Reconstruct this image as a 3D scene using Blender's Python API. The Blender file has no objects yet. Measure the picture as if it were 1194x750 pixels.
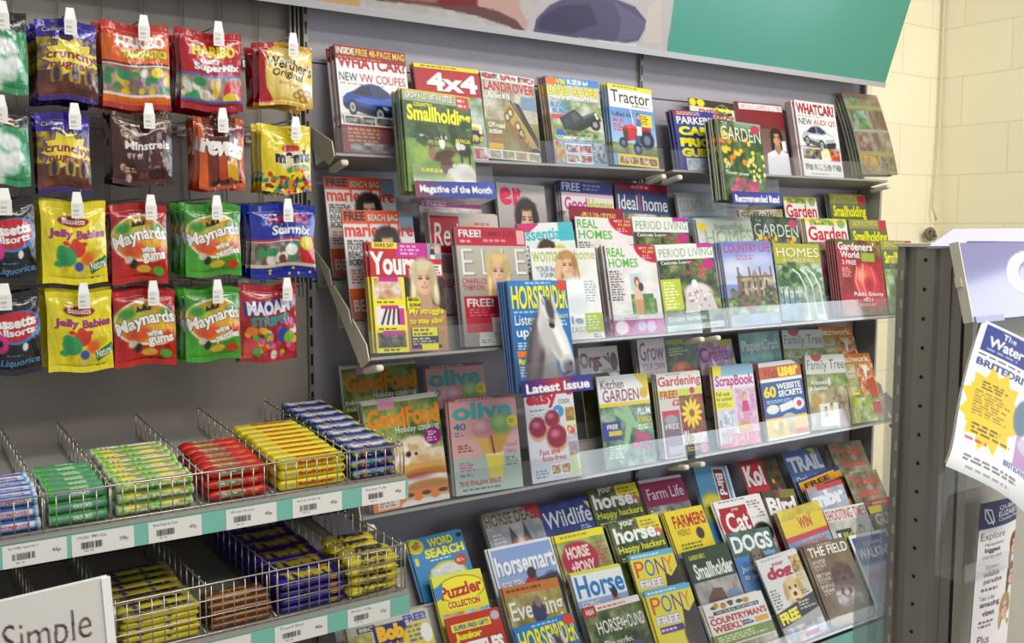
import bpy, bmesh, math, random
import numpy as np
from math import sin, cos, tan, atan2, radians, degrees, pi
from mathutils import Vector, Matrix

# ------------------------------------------------------------------ camera, world, lights, exposure
SC = bpy.context.scene
COL = SC.collection
F_PX, YAW, PITCH = 1146.0, radians(35.127), radians(-5.234)
CAM = np.array([0.0, -2.4, 1.5])
cam_d = bpy.data.cameras.new('camera')
cam_d.sensor_width = 36.0
cam_d.lens = F_PX / 1194.0 * 36.0
cam_d.clip_start = 0.05
cam = bpy.data.objects.new('camera', cam_d)
COL.objects.link(cam)
cam.location = CAM
cam.rotation_euler = (pi / 2 + PITCH, 0, -YAW)
SC.camera = cam
SC.view_settings.view_transform = 'Standard'
SC.view_settings.look = 'None'
SC.view_settings.gamma = 1.0
SC.view_settings.exposure = 0.22
SC.view_settings.use_curve_mapping = False

world = bpy.data.worlds.new('shop_ambience')
SC.world = world
world.use_nodes = True
world.node_tree.nodes['Background'].inputs[0].default_value = (0.93, 0.95, 1.0, 1)
world.node_tree.nodes['Background'].inputs[1].default_value = 0.42


def area(name, loc, target, sx, sy, power, col):
    d = bpy.data.lights.new(name, 'AREA')
    d.shape = 'RECTANGLE'
    d.size, d.size_y, d.energy, d.color = sx, sy, power, col
    o = bpy.data.objects.new(name, d)
    COL.objects.link(o)
    o.location = loc
    o.rotation_euler = (Vector(target) - Vector(loc)).to_track_quat('-Z', 'Y').to_euler()
    return o


# ceiling fluorescents running along the aisle, and the shop window behind the camera
area('fluorescent_lamp', (2.5, -1.9, 3.15), (2.5, -1.5, 0), 3.6, 0.35, 62, (1.0, 0.96, 0.88))
area('fluorescent_lamp', (1.9, -3.6, 3.15), (1.9, -2.6, 0), 3.6, 0.35, 60, (1.0, 0.96, 0.88))
area('shop_window_daylight', (7.4, -5.0, 1.75), (2.2, -0.6, 1.2), 5.2, 1.9, 160, (0.80, 0.90, 1.0))


# ------------------------------------------------------------------ pixel rays to points in the shop
FW = np.array([sin(YAW) * cos(PITCH), cos(YAW) * cos(PITCH), sin(PITCH)])
RT = np.array([cos(YAW), -sin(YAW), 0.0])
UP = np.cross(RT, FW)


def ray(x, y):
    return FW + RT * (x - 597) / F_PX - UP * (y - 375) / F_PX


def on_plane(x, y, n, d):
    n = np.array(n, float)
    q = ray(x, y)
    return CAM + q * ((d - CAM @ n) / (q @ n))


def on_y(x, y, Y):
    return on_plane(x, y, (0, 1, 0), Y)


def on_x(x, y, X):
    return on_plane(x, y, (1, 0, 0), X)


# ------------------------------------------------------------------ materials
def lin(c):
    c = np.asarray(c, float)
    return np.where(c <= 0.04045, c / 12.92, ((c + 0.055) / 1.055) ** 2.4)


def hexc(h):
    return np.array([(h >> 16) & 255, (h >> 8) & 255, h & 255]) / 255.0


def mat(name, h, rough=0.5, metal=0.0, spec=0.5, coat=0.0, noise=0.0, nscale=30.0, bump=0.0):
    m = bpy.data.materials.new(name)
    m.use_nodes = True
    nt = m.node_tree
    b = nt.nodes['Principled BSDF']
    c = lin(hexc(h))
    b.inputs['Base Color'].default_value = (*c, 1)
    b.inputs['Roughness'].default_value = rough
    b.inputs['Metallic'].default_value = metal
    b.inputs['Specular IOR Level'].default_value = spec
    b.inputs['Coat Weight'].default_value = coat
    if noise or bump:
        tc = nt.nodes.new('ShaderNodeTexCoord')
        nz = nt.nodes.new('ShaderNodeTexNoise')
        nz.inputs['Scale'].default_value = nscale
        nz.inputs['Detail'].default_value = 4
        nt.links.new(tc.outputs['Object'], nz.inputs['Vector'])
        if noise:
            rp = nt.nodes.new('ShaderNodeValToRGB')
            rp.color_ramp.elements[0].position = 0.3
            rp.color_ramp.elements[1].position = 0.7
            rp.color_ramp.elements[0].color = (*(c * (1 - noise)), 1)
            rp.color_ramp.elements[1].color = (*np.minimum(c * (1 + noise), 1), 1)
            nt.links.new(nz.outputs['Fac'], rp.inputs['Fac'])
            nt.links.new(rp.outputs['Color'], b.inputs['Base Color'])
        if bump:
            bp = nt.nodes.new('ShaderNodeBump')
            bp.inputs['Strength'].default_value = bump
            bp.inputs['Distance'].default_value = 0.002
            nt.links.new(nz.outputs['Fac'], bp.inputs['Height'])
            nt.links.new(bp.outputs['Normal'], b.inputs['Normal'])
    return m


def printed(name, rough, spec=0.5, coat=0.0, crinkle=0.0, metal=0.0):
    m = mat(name, 0xffffff, rough, metal, spec, coat, 0, 40.0, 0)
    nt = m.node_tree
    if crinkle:                         # creased film: soft voronoi folds
        tc, vo = nt.nodes.new('ShaderNodeTexCoord'), nt.nodes.new('ShaderNodeTexVoronoi')
        mp, nz = nt.nodes.new('ShaderNodeMapping'), nt.nodes.new('ShaderNodeTexNoise')
        mp.inputs['Scale'].default_value = (1.6, 1.0, 0.7)
        nz.inputs['Scale'].default_value = 26
        vo.inputs['Scale'].default_value = 24
        vo.feature = 'SMOOTH_F1'
        bp = nt.nodes.new('ShaderNodeBump')
        bp.inputs['Strength'].default_value = crinkle
        bp.inputs['Distance'].default_value = 0.008
        ad = nt.nodes.new('ShaderNodeMath')
        nt.links.new(tc.outputs['Object'], mp.inputs['Vector'])
        nt.links.new(mp.outputs[0], vo.inputs['Vector'])
        nt.links.new(mp.outputs[0], nz.inputs['Vector'])
        nt.links.new(vo.outputs['Distance'], ad.inputs[0])
        nt.links.new(nz.outputs['Fac'], ad.inputs[1])
        nt.links.new(ad.outputs[0], bp.inputs['Height'])
        nt.links.new(bp.outputs['Normal'], nt.nodes['Principled BSDF'].inputs['Normal'])
    a = nt.nodes.new('ShaderNodeVertexColor')
    a.layer_name = 'Ink'
    nt.links.new(a.outputs['Color'], nt.nodes['Principled BSDF'].inputs['Base Color'])
    return m


def clear_plastic(name, tint, alpha, rough=0.06):
    m = bpy.data.materials.new(name)
    m.use_nodes = True
    nt = m.node_tree
    nt.nodes.clear()
    out = nt.nodes.new('ShaderNodeOutputMaterial')
    tr = nt.nodes.new('ShaderNodeBsdfTransparent')
    tr.inputs[0].default_value = (*tint, 1)
    df = nt.nodes.new('ShaderNodeBsdfDiffuse')
    df.inputs[0].default_value = (0.75, 0.78, 0.8, 1)
    gl = nt.nodes.new('ShaderNodeBsdfGlossy')
    gl.inputs['Roughness'].default_value = rough
    lw = nt.nodes.new('ShaderNodeLayerWeight')
    lw.inputs[0].default_value = 0.5
    pw = nt.nodes.new('ShaderNodeMath')
    pw.operation = 'POWER'
    pw.inputs[1].default_value = 4.0
    fr = nt.nodes.new('ShaderNodeMath')
    fr.operation = 'MULTIPLY_ADD'
    fr.inputs[1].default_value = 0.6
    fr.inputs[2].default_value = 0.035
    nt.links.new(lw.outputs['Facing'], pw.inputs[0])
    nt.links.new(pw.outputs[0], fr.inputs[0])
    m1 = nt.nodes.new('ShaderNodeMixShader')
    m1.inputs[0].default_value = alpha
    m2 = nt.nodes.new('ShaderNodeMixShader')
    nt.links.new(tr.outputs[0], m1.inputs[1])
    nt.links.new(df.outputs[0], m1.inputs[2])
    nt.links.new(fr.outputs[0], m2.inputs[0])
    nt.links.new(m1.outputs[0], m2.inputs[1])
    nt.links.new(gl.outputs[0], m2.inputs[2])
    nt.links.new(m2.outputs[0], out.inputs[0])
    return m


def block_wall(name, h):
    m = mat(name, h, 0.85, 0, 0.2)
    nt = m.node_tree
    tc = nt.nodes.new('ShaderNodeTexCoord')
    mp = nt.nodes.new('ShaderNodeMapping')
    br = nt.nodes.new('ShaderNodeTexBrick')
    c = lin(hexc(h))
    br.inputs['Color1'].default_value = (*c, 1)
    br.inputs['Color2'].default_value = (*(c * 0.95), 1)
    br.inputs['Mortar'].default_value = (*(c * 0.86), 1)
    br.inputs['Scale'].default_value = 1.0
    br.inputs['Mortar Size'].default_value = 0.004
    br.inputs['Mortar Smooth'].default_value = 0.4
    br.inputs['Brick Width'].default_value = 0.41
    br.inputs['Row Height'].default_value = 0.205
    bp = nt.nodes.new('ShaderNodeBump')
    bp.inputs['Strength'].default_value = 0.2
    bp.inputs['Distance'].default_value = 0.004
    bp.invert = True
    nt.links.new(tc.outputs['UV'], br.inputs['Vector'])
    nt.links.new(br.outputs['Color'], nt.nodes['Principled BSDF'].inputs['Base Color'])
    nt.links.new(br.outputs['Fac'], bp.inputs['Height'])
    nt.links.new(bp.outputs['Normal'], nt.nodes['Principled BSDF'].inputs['Normal'])
    return m


def slotted(name, h):
    m = mat(name, h, .4, .25)
    nt = m.node_tree
    N, L = nt.nodes, nt.links
    tc, sp = N.new('ShaderNodeTexCoord'), N.new('ShaderNodeSeparateXYZ')
    L.new(tc.outputs['Object'], sp.inputs[0])

    def op(kind, a, v):
        q = N.new('ShaderNodeMath')
        q.operation = kind
        L.new(a, q.inputs[0])
        if isinstance(v, float):
            q.inputs[1].default_value = v
        else:
            L.new(v, q.inputs[1])
        return q.outputs[0]
    fz = op('FRACT', op('MULTIPLY', sp.outputs['Z'], 20.0), 0.0)
    ax = op('ABSOLUTE', sp.outputs['X'], 0.0)
    slot = op('MULTIPLY', op('LESS_THAN', ax, .0034), op('LESS_THAN', fz, .62))
    mx = N.new('ShaderNodeMix')
    mx.data_type = 'RGBA'
    c = lin(hexc(h))
    mx.inputs[6].default_value = (*c, 1)
    mx.inputs[7].default_value = (.008, .007, .006, 1)
    L.new(slot, mx.inputs[0])
    L.new(mx.outputs[2], N['Principled BSDF'].inputs['Base Color'])
    return m


M = dict(
    slotted=slotted('slotted_steel', 0x8a857c),
    board=mat('grey_painted_board', 0x9f9ba2, 0.6, noise=0.04, nscale=6),
    board2=mat('warm_grey_painted_board', 0x8a8379, 0.6, noise=0.05, nscale=6),
    shelf=mat('grey_powder_coat', 0x96938d, 0.45, noise=0.03, nscale=8),
    upright=mat('grey_steel_upright', 0x8a857c, 0.4, 0.25),
    dark=mat('dark_slot', 0x1a1815, 0.8),
    tick=mat('slot_edge', 0xaaa498, 0.5),
    cream=mat('cream_plastic', 0xcfc8b4, 0.45),
    panel=mat('stone_grey_panel', 0xa8a191, 0.6, noise=0.03),
    wire=mat('zinc_wire', 0xb9b4a8, 0.28, 0.85),
    teal=mat('teal_strip', 0x74b5a4, 0.5),
    label=mat('white_price_card', 0xf3efe6, 0.6),
    ink=mat('black_ink', 0x2a2724, 0.7),
    paper=mat('magazine_page_edges', 0xd8d2c6, 0.8, noise=0.12, nscale=240),
    cover=printed('printed_gloss_cover', 0.36, 0.28),
    matt=printed('printed_card', 0.55, 0.3),
    film=printed('printed_film_bag', 0.16, 0.5, 0.5, 0.8),
    clear=clear_plastic('clear_acrylic', (0.975, 0.98, 0.985), 0.03),
    clearfilm=clear_plastic('clear_film', (0.9, 0.92, 0.92), 0.16, 0.15),
    wall=block_wall('cream_painted_blockwork', 0xf6eed0),
    floor=mat('grey_vinyl_floor', 0x8a8680, 0.5, noise=0.06, nscale=3),
    lilac=mat('lilac_enamel', 0x9f9cbd, 0.3, 0.0, 0.6),
    lilac2=mat('lilac_folded_edge', 0xa5a4c4, 0.7, 0, 0.2),
    white=mat('white_plastic', 0xf2f0ea, 0.4),
    cable=mat('white_cable', 0xd9d2b8, 0.6),
    knot=mat('grey_cable_tie', 0x77705a, 0.7),
    alu=mat('satin_rail', 0xb9b7b8, 0.35, 0.3),
)


# ------------------------------------------------------------------ object helpers
def tag(o, label=None, cat=None, group=None, kind=None):
    if label:
        o['label'] = label
    if cat:
        o['category'] = cat
    if group:
        o['group'] = group
    if kind:
        o['kind'] = kind
    return o


def empty(name, loc=(0, 0, 0), mtx=None):
    o = bpy.data.objects.new(name, None)
    o.empty_display_size = 0.02
    COL.objects.link(o)
    if mtx is not None:
        o.matrix_world = mtx
    else:
        o.location = loc
    return o


def link(name, me, parent=None):
    o = bpy.data.objects.new(name, me)
    COL.objects.link(o)
    if parent is not None:
        o.parent = parent
    return o


class MB:
    """collects boxes, bars and faces, then links them as one mesh object"""

    def __init__(s):
        s.v, s.f, s.sm = [], [], []

    def quad(s, *p):
        i = len(s.v)
        s.v += [tuple(q) for q in p]
        s.f.append(tuple(range(i, i + len(p))))
        s.sm.append(False)
        return s

    def box(s, x0, y0, z0, x1, y1, z1, m=None):
        i = len(s.v)
        P = [(x0, y0, z0), (x1, y0, z0), (x1, y1, z0), (x0, y1, z0), (x0, y0, z1), (x1, y0, z1), (x1, y1, z1), (x0, y1, z1)]
        if m is not None:
            P = [tuple(m @ Vector(p)) for p in P]
        s.v += P
        for f in ((0, 3, 2, 1), (4, 5, 6, 7), (0, 1, 5, 4), (1, 2, 6, 5), (2, 3, 7, 6), (3, 0, 4, 7)):
            s.f.append(tuple(i + k for k in f))
            s.sm.append(False)
        return s

    def prism(s, pts, a, b):
        """polygon points (3d) extruded along vector b-a ; a is an offset, b is an offset"""
        n = len(pts)
        i = len(s.v)
        A, B = Vector(a), Vector(b)
        s.v += [tuple(Vector(p) + A) for p in pts] + [tuple(Vector(p) + B) for p in pts]
        s.f.append(tuple(range(i, i + n)))
        s.f.append(tuple(range(i + 2 * n - 1, i + n - 1, -1)))
        for k in range(n):
            s.f.append((i + k, i + n + k, i + n + (k + 1) % n, i + (k + 1) % n))
        s.sm += [False] * (n + 2)
        return s

    def tube(s, pts, r, k=6, cap=True):
        pts = [Vector(p) for p in pts]
        rings = []
        for j, p in enumerate(pts):
            d = (pts[min(j + 1, len(pts) - 1)] - pts[max(j - 1, 0)]).normalized()
            a = d.orthogonal().normalized() if j == 0 else (a - d * a.dot(d)).normalized()
            b = d.cross(a)
            i = len(s.v)
            rr = r[j] if isinstance(r, (list, tuple)) else r
            s.v += [tuple(p + (a * cos(2 * pi * q / k) + b * sin(2 * pi * q / k)) * rr) for q in range(k)]
            rings.append(i)
        for A, B in zip(rings, rings[1:]):
            for q in range(k):
                s.f.append((A + q, A + (q + 1) % k, B + (q + 1) % k, B + q))
                s.sm.append(True)
        if cap:
            s.f.append(tuple(rings[0] + q for q in range(k))[::-1])
            s.f.append(tuple(rings[-1] + q for q in range(k)))
            s.sm += [False, False]
        return s

    def build(s, name, m, parent=None):
        me = bpy.data.meshes.new(name)
        me.from_pydata(s.v, [], s.f)
        me.polygons.foreach_set('use_smooth', s.sm)
        me.materials.append(m)
        me.update()
        return link(name, me, parent)


def copy_tree(src, mtx):
    c = src.copy()
    COL.objects.link(c)
    c.matrix_world = mtx
    for ch in src.children:
        d = ch.copy()
        COL.objects.link(d)
        d.parent = c
        for g in ch.children:
            e = g.copy()
            COL.objects.link(e)
            e.parent = d
    return c


ORD = ['', 'second', 'third', 'fourth', 'fifth', 'sixth', 'seventh', 'eighth', 'ninth', 'tenth', 'eleventh', 'twelfth', 'thirteenth', 'fourteenth', 'fifteenth', 'sixteenth', 'seventeenth', 'eighteenth']

# ------------------------------------------------------------------ the print shop: artwork as ink colours on a fine grid
_txt = {}


def text_tris(s, bold, it):
    k = (s, bold, it)
    if k not in _txt:
        c = bpy.data.curves.new('lettering', 'FONT')
        c.body = s
        c.resolution_u = 3 if len(s) > 1 else 6
        c.offset = bold
        c.shear = it
        o = bpy.data.objects.new('lettering', c)
        me = bpy.data.meshes.new_from_object(o)
        me.calc_loop_triangles()
        co = np.empty(len(me.vertices) * 3)
        me.vertices.foreach_get('co', co)
        co = co.reshape(-1, 3)[:, :2]
        tr = np.empty(len(me.loop_triangles) * 3, int)
        me.loop_triangles.foreach_get('vertices', tr)
        lo, hi = co.min(0), co.max(0)
        co = (co - lo) / np.maximum(hi - lo, 1e-6)
        _txt[k] = (co, tr.reshape(-1, 3))
        bpy.data.objects.remove(o)
        bpy.data.curves.remove(c)
        bpy.data.meshes.remove(me)
    return _txt[k]


class Art:
    """uv drawing board: x to the right, y down, both 0..1"""

    def __init__(s, bg, w=0.21, h=0.28, nx=84, ss=2):
        s.w, s.h = w, h
        s.nx, s.ny, s.ss = nx, max(8, int(round(nx * h / w))), ss
        s.W, s.H = s.nx * ss, s.ny * ss
        s.a = np.empty((s.H, s.W, 3))
        s.a[:] = hexc(bg)
        yy, xx = np.mgrid[0:s.H, 0:s.W]
        s.X, s.Y = (xx + 0.5) / s.W, (yy + 0.5) / s.H
        s.asp = w / h

    def put(s, m, c, a=1.0):
        c = hexc(c) if isinstance(c, int) else c
        m = (np.clip(m, 0, 1) * a)[..., None]
        s.a = s.a * (1 - m) + c * m
        return s

    def box(s, x0, y0, x1, y1):
        return ((s.X >= x0) & (s.X <= x1) & (s.Y >= y0) & (s.Y <= y1)).astype(float)

    def r(s, x0, y0, x1, y1, c, a=1.0):
        return s.put(s.box(x0, y0, x1, y1), c, a)

    def g(s, x0, y0, x1, y1, c0, c1):
        t = np.clip((s.Y - y0) / max(y1 - y0, 1e-6), 0, 1)[..., None]
        return s.put(s.box(x0, y0, x1, y1), hexc(c0) * (1 - t) + hexc(c1) * t)

    def gx(s, x0, y0, x1, y1, cols):
        t = np.clip((s.X - x0) / max(x1 - x0, 1e-6), 0, 1) * (len(cols) - 1)
        P = np.array([hexc(c) for c in cols])
        i = np.minimum(t.astype(int), len(cols) - 2)
        f = (t - i)[..., None]
        return s.put(s.box(x0, y0, x1, y1), P[i] * (1 - f) + P[i + 1] * f)

    def n(s, x0, y0, x1, y1, pal, sc=8, seed=1, a=1.0):
        rs = np.random.RandomState(seed)
        P = np.array([hexc(c) for c in pal])
        out = 0
        for k, wt in ((1, .5), (2.3, .3), (5.5, .2)):
            gx, gy = max(2, int(sc * k)), max(2, int(sc * k * (y1 - y0) / max(x1 - x0, .01) / s.asp))
            G = P[rs.randint(0, len(P), (gy + 2, gx + 2))]
            u = np.clip((s.X - x0) / (x1 - x0), 0, .999) * gx
            v = np.clip((s.Y - y0) / (y1 - y0), 0, .999) * gy
            i, j = u.astype(int), v.astype(int)
            fu, fv = (u - i), (v - j)
            fu, fv = (fu * fu * (3 - 2 * fu))[..., None], (fv * fv * (3 - 2 * fv))[..., None]
            out = out + wt * ((G[j, i] * (1 - fu) + G[j, i + 1] * fu) * (1 - fv) + (G[j + 1, i] * (1 - fu) + G[j + 1, i + 1] * fu) * fv)
        return s.put(s.box(x0, y0, x1, y1), np.clip(out + (out - P.mean(0)) * .5, 0, 1), a)

    def e(s, cx, cy, rx, ry, c, soft=0.12, rot=0.0, a=1.0):
        dx, dy = (s.X - cx), (s.Y - cy) / s.asp
        ry = ry / s.asp
        q = radians(rot)
        u, v = dx * cos(q) + dy * sin(q), -dx * sin(q) + dy * cos(q)
        d = np.sqrt((u / rx) ** 2 + (v / ry) ** 2)
        return s.put((1 + soft - d) / (2 * soft), c, a)

    def p(s, pts, c, a=1.0):
        m = np.zeros((s.H, s.W), bool)
        n = len(pts)
        for k in range(n):
            x0, y0 = pts[k]
            x1, y1 = pts[(k + 1) % n]
            if y0 == y1:
                continue
            cr = ((s.Y >= min(y0, y1)) & (s.Y < max(y0, y1)))
            m ^= cr & (s.X < x0 + (s.Y - y0) * (x1 - x0) / (y1 - y0))
        return s.put(m.astype(float), c, a)

    def l(s, pts, wd, c):
        for (x0, y0), (x1, y1) in zip(pts, pts[1:]):
            dx, dy = x1 - x0, (y1 - y0) / s.asp
            L = dx * dx + dy * dy + 1e-9
            t = np.clip(((s.X - x0) * dx + (s.Y - y0) / s.asp * dy) / L, 0, 1)
            d = np.hypot(s.X - x0 - t * dx, (s.Y - y0) / s.asp - t * dy)
            s.put((wd - d) / 0.006 + .5, c)
        return s

    def t(s, txt, x0, y0, x1, y1, c, b=0.008, it=0.0, o=None, k=1, rot=0.0, arc=0.0, sh=None):
        """text fitted to the box (x0,y0)-(x1,y1)"""
        co, tr = text_tris(txt, b + (.008 if b >= 0 else .004), it)
        u, v = co[:, 0], co[:, 1]
        X = (x0 + u * (x1 - x0)) * s.W
        Y = (y1 - v * (y1 - y0) + arc * (2 * u - 1) ** 2 * (y1 - y0)) * s.H
        if rot:
            cx, cy, q = (x0 + x1) / 2 * s.W, (y0 + y1) / 2 * s.H, radians(rot)
            X, Y = cx + (X - cx) * cos(q) + (Y - cy) * sin(q), cy - (X - cx) * sin(q) + (Y - cy) * cos(q)
        m = np.zeros((s.H + 2, s.W + 2))
        for a, b_, d in tr:
            xa, ya, xb, yb, xd, yd = X[a], Y[a], X[b_], Y[b_], X[d], Y[d]
            D = (xb - xa) * (yd - ya) - (xd - xa) * (yb - ya)
            if abs(D) < 1e-9:
                continue
            i0, i1 = max(0, int(min(xa, xb, xd) - .5)), min(s.W, int(max(xa, xb, xd) + 1.5))
            j0, j1 = max(0, int(min(ya, yb, yd) - .5)), min(s.H, int(max(ya, yb, yd) + 1.5))
            if i0 >= i1 or j0 >= j1:
                continue
            px = np.arange(i0, i1)[None, :] + .5
            py = np.arange(j0, j1)[:, None] + .5
            w1 = ((px - xa) * (yd - ya) - (xd - xa) * (py - ya)) / D
            w2 = ((xb - xa) * (py - ya) - (px - xa) * (yb - ya)) / D
            e = 1e-4
            m[j0:j1, i0:i1] = np.maximum(m[j0:j1, i0:i1], (w1 >= -e) & (w2 >= -e) & (w1 + w2 <= 1 + e))
        m = m[:s.H, :s.W]
        if o is not None:
            q = m.copy()
            for _ in range(k):
                z = np.pad(q, 1)
                q = np.max([z[1:-1, 1:-1], z[:-2, 1:-1], z[2:, 1:-1], z[1:-1, :-2], z[1:-1, 2:]], 0)
            s.put(q, o)
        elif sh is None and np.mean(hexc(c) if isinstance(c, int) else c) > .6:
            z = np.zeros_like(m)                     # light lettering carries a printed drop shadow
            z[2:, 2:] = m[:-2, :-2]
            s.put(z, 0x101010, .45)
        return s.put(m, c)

    def b(s, x0, y0, x1, y1, n, c, seed=3, fill=.55):
        """small print too fine to read: lines of short dashes"""
        rs = random.Random(seed)
        dy = (y1 - y0) / n
        m = np.zeros((s.H, s.W))
        for i in range(n):
            x = x0
            end = x0 + (x1 - x0) * rs.uniform(.6, 1)
            while x < end:
                L = rs.uniform(.03, .1)
                m = np.maximum(m, s.box(x, y0 + i * dy + dy * (1 - fill) / 2, min(x + L, end), y0 + i * dy + dy * (1 + fill) / 2))
                x += L + .02
        return s.put(m, c, .85)

    def face(s, cx, cy, k, hair=0xd8b878, skin=0xe6b896, top=0xffffff, long=1.0, shoulders=True):
        a = s.asp
        E = lambda x, y, rx, ry, c, soft=.15, rot=0, al=1: s.e(cx + x * k, cy + y * k * a, rx * k, ry * k * a, c, soft, rot, al)
        H, S = hexc(hair), hexc(skin)
        E(0, -.05, .5, .62, H * .8, .1)
        E(-.05, -.1, .44, .54, H, .25)
        for q in (-1, 1):
            E(q * .37, .3 + .25 * long, .17, .4 + .35 * long, H * .85, .2, -6 * q)
            E(q * .4, .25 + .25 * long, .07, .3 + .3 * long, np.minimum(H * 1.15, 1), .5, -6 * q)
        if shoulders:
            s.p([(cx + x * k, cy + y * k * a) for x, y in ((-.2, .4), (.2, .4), (.26, .85), (.95, 1.15), (1.1, 3), (-1.1, 3), (-.95, 1.15), (-.26, .85))], top)
            s.p([(cx + x * k, cy + y * k * a) for x, y in ((-.18, .35), (.18, .35), (.26, .9), (0, 1.25), (-.26, .9))], S * .84)
        E(0, .06, .335, .47, S * .93, .1)
        E(-.06, .04, .26, .38, S, .4)
        E(.0, .22, .2, .2, np.minimum(S * 1.06, 1), .7)
        E(.22, .12, .12, .34, S * .8, .7, 0, .6)
        E(.05, -.42, .36, .13, H, .35, -8)
        E(-.3, -.12, .09, .34, H * .9, .3, 8)
        E(.31, -.1, .08, .34, H * .85, .3, -8)
        for q in (-1, 1):
            E(q * .135, .0, .075, .035, 0x4a3a36, .45)
            E(q * .135, -.085, .085, .018, H * .5, .6)
        E(.02, .15, .04, .05, S * .78, .7)
        E(.0, .28, .115, .045, 0xb2585a, .35)
        E(.0, .272, .075, .018, 0xefe4de, .5)
        return s

    def car(s, cx, cy, k, c, glass=0x2a3140):
        """three-quarter saloon, k = half length"""
        a = s.asp
        Q = lambda pts: [(cx + x * k, cy + y * k * a) for x, y in pts]
        E = lambda x, y, rx, ry, col, soft=.2, rot=0: s.e(cx + x * k, cy + y * k * a, rx * k, ry * k * a, col, soft, rot)
        c = hexc(c)
        dk, lt = c * .5, np.minimum(c * 1.2 + .1, 1)
        E(-.05, .44, .95, .1, 0x55504c, .5)
        s.p(Q([(-.98, .12), (-.97, -.08), (-.86, -.2), (-.62, -.3), (-.38, -.46), (-.12, -.53), (.15, -.5), (.38, -.36), (.56, -.22), (.82, -.12), (.96, .02), (.99, .22), (.9, .4), (.45, .46), (.1, .42), (-.6, .26), (-.9, .22)]), c)
        s.p(Q([(-.98, .05), (-.5, .1), (.2, .26), (.98, .2), (.9, .4), (.45, .46), (.1, .42), (-.6, .26), (-.9, .22)]), dk)
        s.p(Q([(-.66, -.22), (-.4, -.41), (-.14, -.47), (-.08, -.2), (-.3, -.17)]), glass)
        s.p(Q([(-.04, -.2), (-.1, -.47), (.14, -.45), (.34, -.33), (.46, -.22), (.2, -.16)]), hexc(glass) * 1.5)
        s.p(Q([(-.6, -.14), (.2, -.1), (.5, -.17), (.8, -.08), (.9, .0), (.4, .06), (.1, .06)]), lt)
        s.p(Q([(-.9, -.06), (-.3, -.08), (.1, .04), (-.2, .06)]), lt)
        s.p(Q([(.42, .22), (.92, .16), (.9, .25), (.46, .32)]), 0x22252c)
        s.p(Q([(.4, .34), (.92, .27), (.9, .36), (.46, .42)]), 0x2a2c32)
        E(.3, .13, .1, .05, 0xe8ecf0, .3, 10)
        E(.93, .08, .05, .045, 0xe8ecf0, .3)
        for x, y, rx in ((-.7, .16, .12), (.12, .3, .15)):
            E(x, y, rx * 1.12, .215, dk * .5, .12)
            E(x, y, rx, .19, 0x18181a, .1)
            E(x, y, rx * .72, .14, 0xb8bac0, .15)
            E(x, y, rx * .3, .05, 0x55565c, .3)
        return s

    def jeep(s, cx, cy, k, c, rot=0):
        a = s.asp
        q = radians(rot)
        R = lambda x, y: (cx + (x * cos(q) + y * sin(q)) * k, cy + (-x * sin(q) + y * cos(q)) * k * a)
        Q = lambda pts: [R(x, y) for x, y in pts]
        s.p(Q([(-1, -.05), (-1, -.55), (-.1, -.6), (.1, -.2), (.85, -.15), (.95, .3), (-.95, .3)]), c)
        s.p(Q([(-.9, -.1), (-.9, -.46), (-.5, -.48), (-.5, -.12)]), 0x3a444e)
        s.p(Q([(-.42, -.12), (-.42, -.48), (-.14, -.5), (.0, -.16)]), 0x4a5866)
        s.p(Q([(-1, .05), (.9, .05), (.93, .3), (-.95, .3)]), hexc(c) * .55)
        s.p(Q([(.1, -.2), (.85, -.15), (.86, -.05), (.1, -.08)]), np.minimum(hexc(c) * 1.3 + .1, 1))
        for x in (-.6, .55):
            X, Y = R(x, .33)
            s.e(X, Y, .25 * k, .25 * k * a, 0x161616, .1)
            s.e(X, Y, .13 * k, .13 * k * a, 0x9a9a9a, .2)
        for y in (-.02, .12):
            X, Y = R(.8, y)
            s.e(X, Y, .07 * k, .07 * k * a, 0xf2eccf, .3)
        return s

    def horse(s, cx, cy, k, c=0xd9d8d4, mane=0x4a4648, muzzle=0x5a5658, rot=0):
        """horse head and neck, nose down to the right"""
        a = s.asp
        E = lambda x, y, rx, ry, col, soft=.12, r=0, al=1: s.e(cx + x * k, cy + y * k * a, rx * k, ry * k * a, col, soft, r, al)
        Q = lambda pts: [(cx + x * k, cy + y * k * a) for x, y in pts]
        c = hexc(c)
        E(-.42, .75, .5, 1.15, c * .72, .1, 8)
        E(-.3, 1.3, .6, .7, c * .62, .3)
        E(-.62, .5, .3, 1.15, mane, .2, 14)
        E(-.5, .1, .16, .85, hexc(mane) * 1.5, .5, 16)
        s.p(Q([(-.3, -.62), (-.26, -1.12), (-.02, -.74)]), c)
        s.p(Q([(-.22, -.7), (-.22, -.98), (-.08, -.74)]), hexc(muzzle))
        s.p(Q([(.06, -.74), (.2, -1.08), (.27, -.62)]), c * .9)
        E(-.02, -.3, .42, .42, c * .93, .1, 30)
        E(.17, .0, .92, .33, c, .1, 63)
        E(.08, .12, .72, .12, c * .8, .6, 63)
        E(-.16, -.02, .26, .34, c * .84, .4)
        E(.33, .15, .6, .1, np.minimum(c * 1.1, 1), .6, 63)
        E(.47, .68, .27, .25, c * .93, .12)
        E(.5, .76, .2, .18, muzzle, .45)
        E(.58, .66, .06, .045, 0x241c1c, .4, 40)
        E(.44, .88, .16, .03, 0x2c2424, .4, -10)
        E(.05, -.3, .1, .075, 0x1c1614, .25, 25)
        E(.04, -.38, .13, .03, c * .55, .5, 25)
        E(.03, -.68, .13, .3, mane, .3, -14)
        return s

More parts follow.
